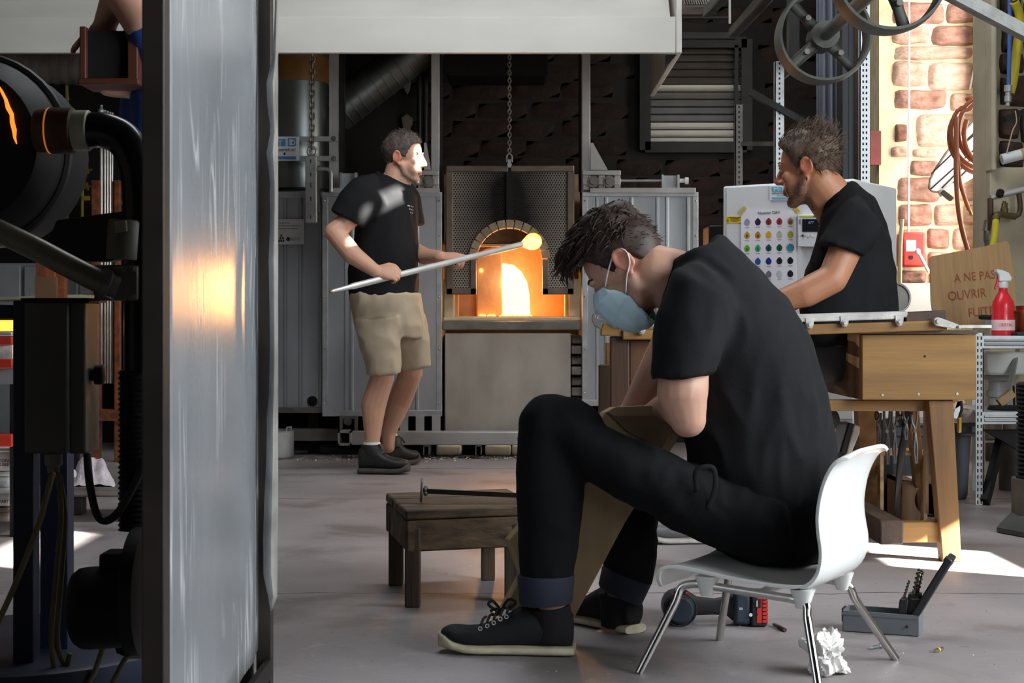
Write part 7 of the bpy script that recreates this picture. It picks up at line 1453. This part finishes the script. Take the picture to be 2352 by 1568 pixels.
# ---------------------------------------------------------------- man sitting on the bench
m3 = person('man in black shirt sitting on the glassblower bench, looking away to the furnace', (1.1, 5.42, 0)); m3['hairmat'] = 'light_brown_hair'
M('light_brown_hair', (98, 80, 66), .55, 0, .4, 60, spec=.4)
sk3c = (186, 130, 98); sk3 = skin_mat('skin_bench', sk3c); D3 = 5.40
c3 = P(1842, 386, 5.30)+Vector((.5, .87, 0))*.078
T3 = frame(c3, (-.90, .44), 9)
b = MB(); head(b, T3)
b.cap(T3 @ Vector((0, -.028, -.045)), P(1935, 478, 5.40), .064, .075, 18); b.cap(T3 @ Vector((0, -.005, -.055)), P(1915, 490, 5.40), .055, .06, 16)
v3 = Vector((.40, .90, 0))
tor3 = [((1896, 472), (1962, 418), .085), ((1888, 515), (2006, 450), .17), ((1880, 560), (2034, 508), .185), ((1862, 610), (2047, 580), .18), ((1846, 655), (2056, 650), .175), ((1842, 700), (2060, 705), .175), ((1850, 790), (2056, 800), .175)]
b.loft([shrink(ringpx(f, q, D3, v3*h), .84) for f, q, h in tor3], 26)
b.cap(P(1978, 515, 5.27), P(1952, 550, 5.22), .046, .052); b.cap(P(1952, 550, 5.22), P(1912, 640, 5.18), .057, .050); b.cap(P(1912, 640, 5.18), P(1850, 672, 5.18), .050, .050); b.cap(P(1850, 672, 5.18), P(1762, 700, 5.2), .049, .031)
hand(b, P(1762, 700, 5.2), (-1, .1, -.05), (0, .5, -.9), .5, -1)
b.cap(P(1930, 520, 5.6), P(1900, 655, 5.60), .050, .046); b.cap(P(1900, 655, 5.60), P(1770, 712, 5.5), .044, .031); hand(b, P(1770, 712, 5.5), (-1, -.1, -.05), (0, -.3, -.9), .5, 1)
legs3 = (((1945, 808), (1700, 850), (1905, 985), 5.36, 5.36, 5.56), ((1930, 808), (1690, 850), (1660, 1150), 5.52, 5.52, 5.5))
for hp_, kn, an, d0, d1, d2 in legs3: b.cap(P(*hp_, d0), P(*kn, d1), .08, .058); b.cap(P(*kn, d1), P(*an, d2), .056, .036)
body3 = b.build('body', sk3, m3, 180); remesh(body3, .0055, 3); paint(body3, sk3c, T3, .95, (74, 60, 50)); eyes(T3, m3)
MB().tube(arc(T3 @ Vector((-.080, -.006, -.038)), .006, 0, 6.28, 10, Y3, Z3), .0016, 5).build('ear_ring', dark_steel, m3)
b = MB(); b.loft([ringpx(f, q, D3, v3*h) for f, q, h in tor3], 36, 2.2)
for pts in ((((1985, 480), 40, 60, 5.30, .07), ((1988, 496), 56, 40, 5.235, .085), ((1960, 536), 58, 25, 5.215, .088), ((1931, 574), 53, 18, 5.20, .084)), (((1940, 480), 40, 50, 5.55, .07), ((1930, 520), 46, 25, 5.60, .08), ((1916, 585), 44, 10, 5.60, .08))):
    rings = []
    for c_, hf, an, dd, dep in pts: p_, u_ = cross(c_, hf, an, dd); rings.append((p_, u_, Y3*dep))
    b.loft(rings, 26, 2.2)
b.tube([((P(1898, 474, D3)+P(1960, 421, D3))/2)+(P(1898, 474, D3)-P(1960, 421, D3))/2*math.cos(a)+v3*.085*math.sin(a) for a in [2*math.pi*i/24 for i in range(24)]], .009, 8, closed=True)
tee3 = b.build('t_shirt', black_tee, m3, 180); remesh(tee3, .008, 6); folds(tee3, .011, .085, (1, 1, .7), 9.0)
print_rows(tee3, [(1866, 540, 6, 3.2, -4.2), (1868, 549, 4, 3.0, -4.0), (1862, 556, 2, 4, -3)], .0024, .0024, m3)
b = MB()
for hp_, kn, an, d0, d1, d2 in legs3: b.cap(P(*hp_, d0), P(*kn, d1), .098, .076); b.cap(P(*kn, d1), P(an[0]-10, an[1]-20, d2), .072, .055)
b.ell(P(1955, 800, 5.44), (.15, .18, .085)); tr3 = b.build('trousers', M('grey_work_trousers', (58, 58, 62), .9, 0, .15, 8), m3, 180); remesh(tr3, .011, 5)
s3 = bpy.data.objects.new('left_shoe', None); COL.objects.link(s3); s3.parent = m3; WPOS[s3.name] = WPOS[m3.name]
MB().loft([(P(1925, 1000, 5.56), X3*.03, Vector((0, .045, 0))), (P(1927, 1000, 5.56), X3*.05, Y3*.048)], 12)
up = MB(); up.prism([P(x, y, 5.53) for x, y in ((1880, 960), (1918, 966), (1952, 972), (1944, 1000), (1930, 1040), (1890, 1045), (1872, 1010))], (0, .09, 0)); u_ = up.build('upper', M('grey_leather_shoe', (96, 96, 100), .5, 0, .15, 12), s3, None); remesh(u_, .008, 5)
MB().prism([P(x, y, 5.525) for x, y in ((1950, 970), (1964, 974), (1944, 1040), (1930, 1040))], (0, .1, 0)).build('dark_midsole', ink, s3, bevel=.004); MB().prism([P(x, y, 5.52) for x, y in ((1962, 973), (1976, 979), (1975, 994), (1956, 1042), (1944, 1042))], (0, .11, 0)).build('pale_sole', M('dirty_white_sole', (188, 182, 172), .7, 0, .2, 20), s3, bevel=.005)
sneaker(m3, (P(1672, 0, 5.5).x, 5.5, .001), (P(1480, 0, 5.5).x, 5.48, .001), .1, 'right_shoe', MATS['grey_leather_shoe'], MATS['dirty_white_sole'], [(0, .09), (.25, .10), (.36, .11), (.45, .1), (.6, .075), (.8, .06), (.95, .05), (1, .036)])
keep3 = keep2
hair(T3, MATS['light_brown_hair'], m3, keep3, lambda l: .004+.008*sm(l.z, .0, .06)+.011*sm(l.z, .05, .11), 5, [(700, lambda q: q.z > .03, lambda q, r: (.3*r.gauss(0, 1), -.6, .5*r.random()), .030, .0011), (400, lambda q: q.z <= .05, lambda q, r: (0, -.4, -.9), .02, .0010), (110, lambda q: q.y < -.03 and q.z > .085, lambda q, r: (.4*r.gauss(0, 1), -.8, .9), .042, .0013)], .008)
# ---------------------------------------------------------------- man at the far left, mostly hidden by the heat shield
m4 = person('man in blue shirt behind the heat shield, lifting a wooden box mould', (P(430, 0, 4.35).x, 4.4, 0)); m4['hairmat'] = 'dark_brown_hair'
sk4c = (206, 158, 136); sk4 = skin_mat('skin_left_man', sk4c); D4 = 4.35
T4 = frame(P(372, -30, D4), (-.92, -.30), 14)
b = MB(); head(b, T4); b.cap(T4 @ Vector((0, -.03, -.05)), P(420, 95, D4), .062, .07)
v4 = Vector((.25, .97, 0))
tor4 = [((385, 70), (450, 55), .085), ((345, 110), (500, 95), .185), ((330, 190), (515, 180), .195), ((326, 290), (510, 290), .18), ((322, 380), (505, 380), .175), ((325, 450), (505, 450), .175)]
b.loft([shrink(ringpx(f, q, D4, v4*h), .85) for f, q, h in tor4], 24)
b.cap(P(380, 110, 4.18), P(330, 60, 4.10), .056, .05); b.cap(P(330, 60, 4.10), P(275, -20, 4.12), .05, .045); b.cap(P(275, -20, 4.12), P(243, 50, 4.22), .045, .032); hand(b, P(243, 50, 4.22), (-.12, .05, -1), (0, -1, 0), .35, 1)
b.cap(P(390, 120, 4.5), P(330, 130, 4.42), .055, .048); b.cap(P(330, 90, 4.42), P(328, 180, 4.34), .046, .04); b.cap(P(328, 180, 4.34), P(318, 212, 4.24), .038, .030); hand(b, P(318, 212, 4.24), (-1, -.25, .02), (0, 0, 1), .45, -1)
for x, d in ((395, 4.28), (430, 4.46)):
    b.cap(P(x+10, 480, d), P(x, 880, d), .085, .058); b.cap(P(x, 880, d), Vector((P(x+8, 0, d).x, d, .09)), .056, .038)
body4 = b.build('body', sk4, m4, 180); remesh(body4, .007, 3); paint(body4, sk4c, T4, .9, (70, 52, 42)); eyes(T4, m4)
b = MB(); b.loft([ringpx(f, q, D4, v4*h) for f, q, h in tor4], 30, 2.2); b.cap(P(385, 110, 4.18), P(345, 72, 4.12), .075, .07); b.cap(P(385, 115, 4.5), P(335, 95, 4.44), .072, .066); b.ell(P(318, 250, 4.34), (.05, .07, .10))
t4 = b.build('blue_shirt', M('blue_cotton', (44, 72, 138), .85, 0, .15, 9), m4, 180); remesh(t4, .010, 5); folds(t4, .01, .09)
b = MB()
for x, d in ((395, 4.28), (430, 4.46)): b.cap(P(x+10, 470, d), P(x, 880, d), .10, .075); b.cap(P(x, 880, d), Vector((P(x+8, 0, d).x, d, .09)), .072, .06)
b.ell(P(415, 460, D4), (.11, .17, .11)); j4 = b.build('jeans', M('blue_jeans', (52, 62, 84), .9, 0, .15, 12), m4, 180); remesh(j4, .012, 5)
for x, d, nm in ((403, 4.28, 'left_shoe'), (438, 4.46, 'right_shoe')): c_ = P(x, 0, d); sneaker(m4, (c_.x+.08, d, .001), (c_.x-.2, d-.06, .001), .1, nm, boot_m, bsole, [(0, .09), (.25, .11), (.4, .11), (.6, .08), (.9, .055), (1, .04)])
hair(T4, MATS['dark_brown_hair'], m4, keep2, lambda l: .012+.01*sm(l.z, .06, .12), 12, [(200, lambda q: q.z > .05, lambda q, r: (0, .4, .3), .02, .0014)])
bxm = wood('reddish_dark_wood', (104, 50, 28), (70, 34, 22), .6, 0, 9, .2); bxv = wood('reddish_dark_upright', (100, 48, 27), (68, 33, 21), .6, 2, 9, .2)
wbx = thing('box_mould', 'dark reddish wooden box mould lifted by the man in blue at the top left', 'mould', P(250, 192, 4.15)); Dx = 4.08
MB().pbox(182, 60, 197, 190, Dx, .13).build('side_board', bxv, wbx, bevel=.003); MB().pbox(292, 64, 316, 190, Dx, .13).build('side_board', bxv, wbx, bevel=.003); MB().pbox(179, 179, 318, 193, Dx-.01, .15).build('bottom_board', bxm, wbx, bevel=.003)
MB().pbox(197, 71, 292, 180, Dx+.02, .02).build('back_board', M('dark_back_wood', (20, 16, 14), .9, 0, .2, 8), wbx); MB().pbox(306, -90, 315, 64, Dx+.03, .03).build('lifting_rod', bxv, wbx)  # back board darker than the side boards
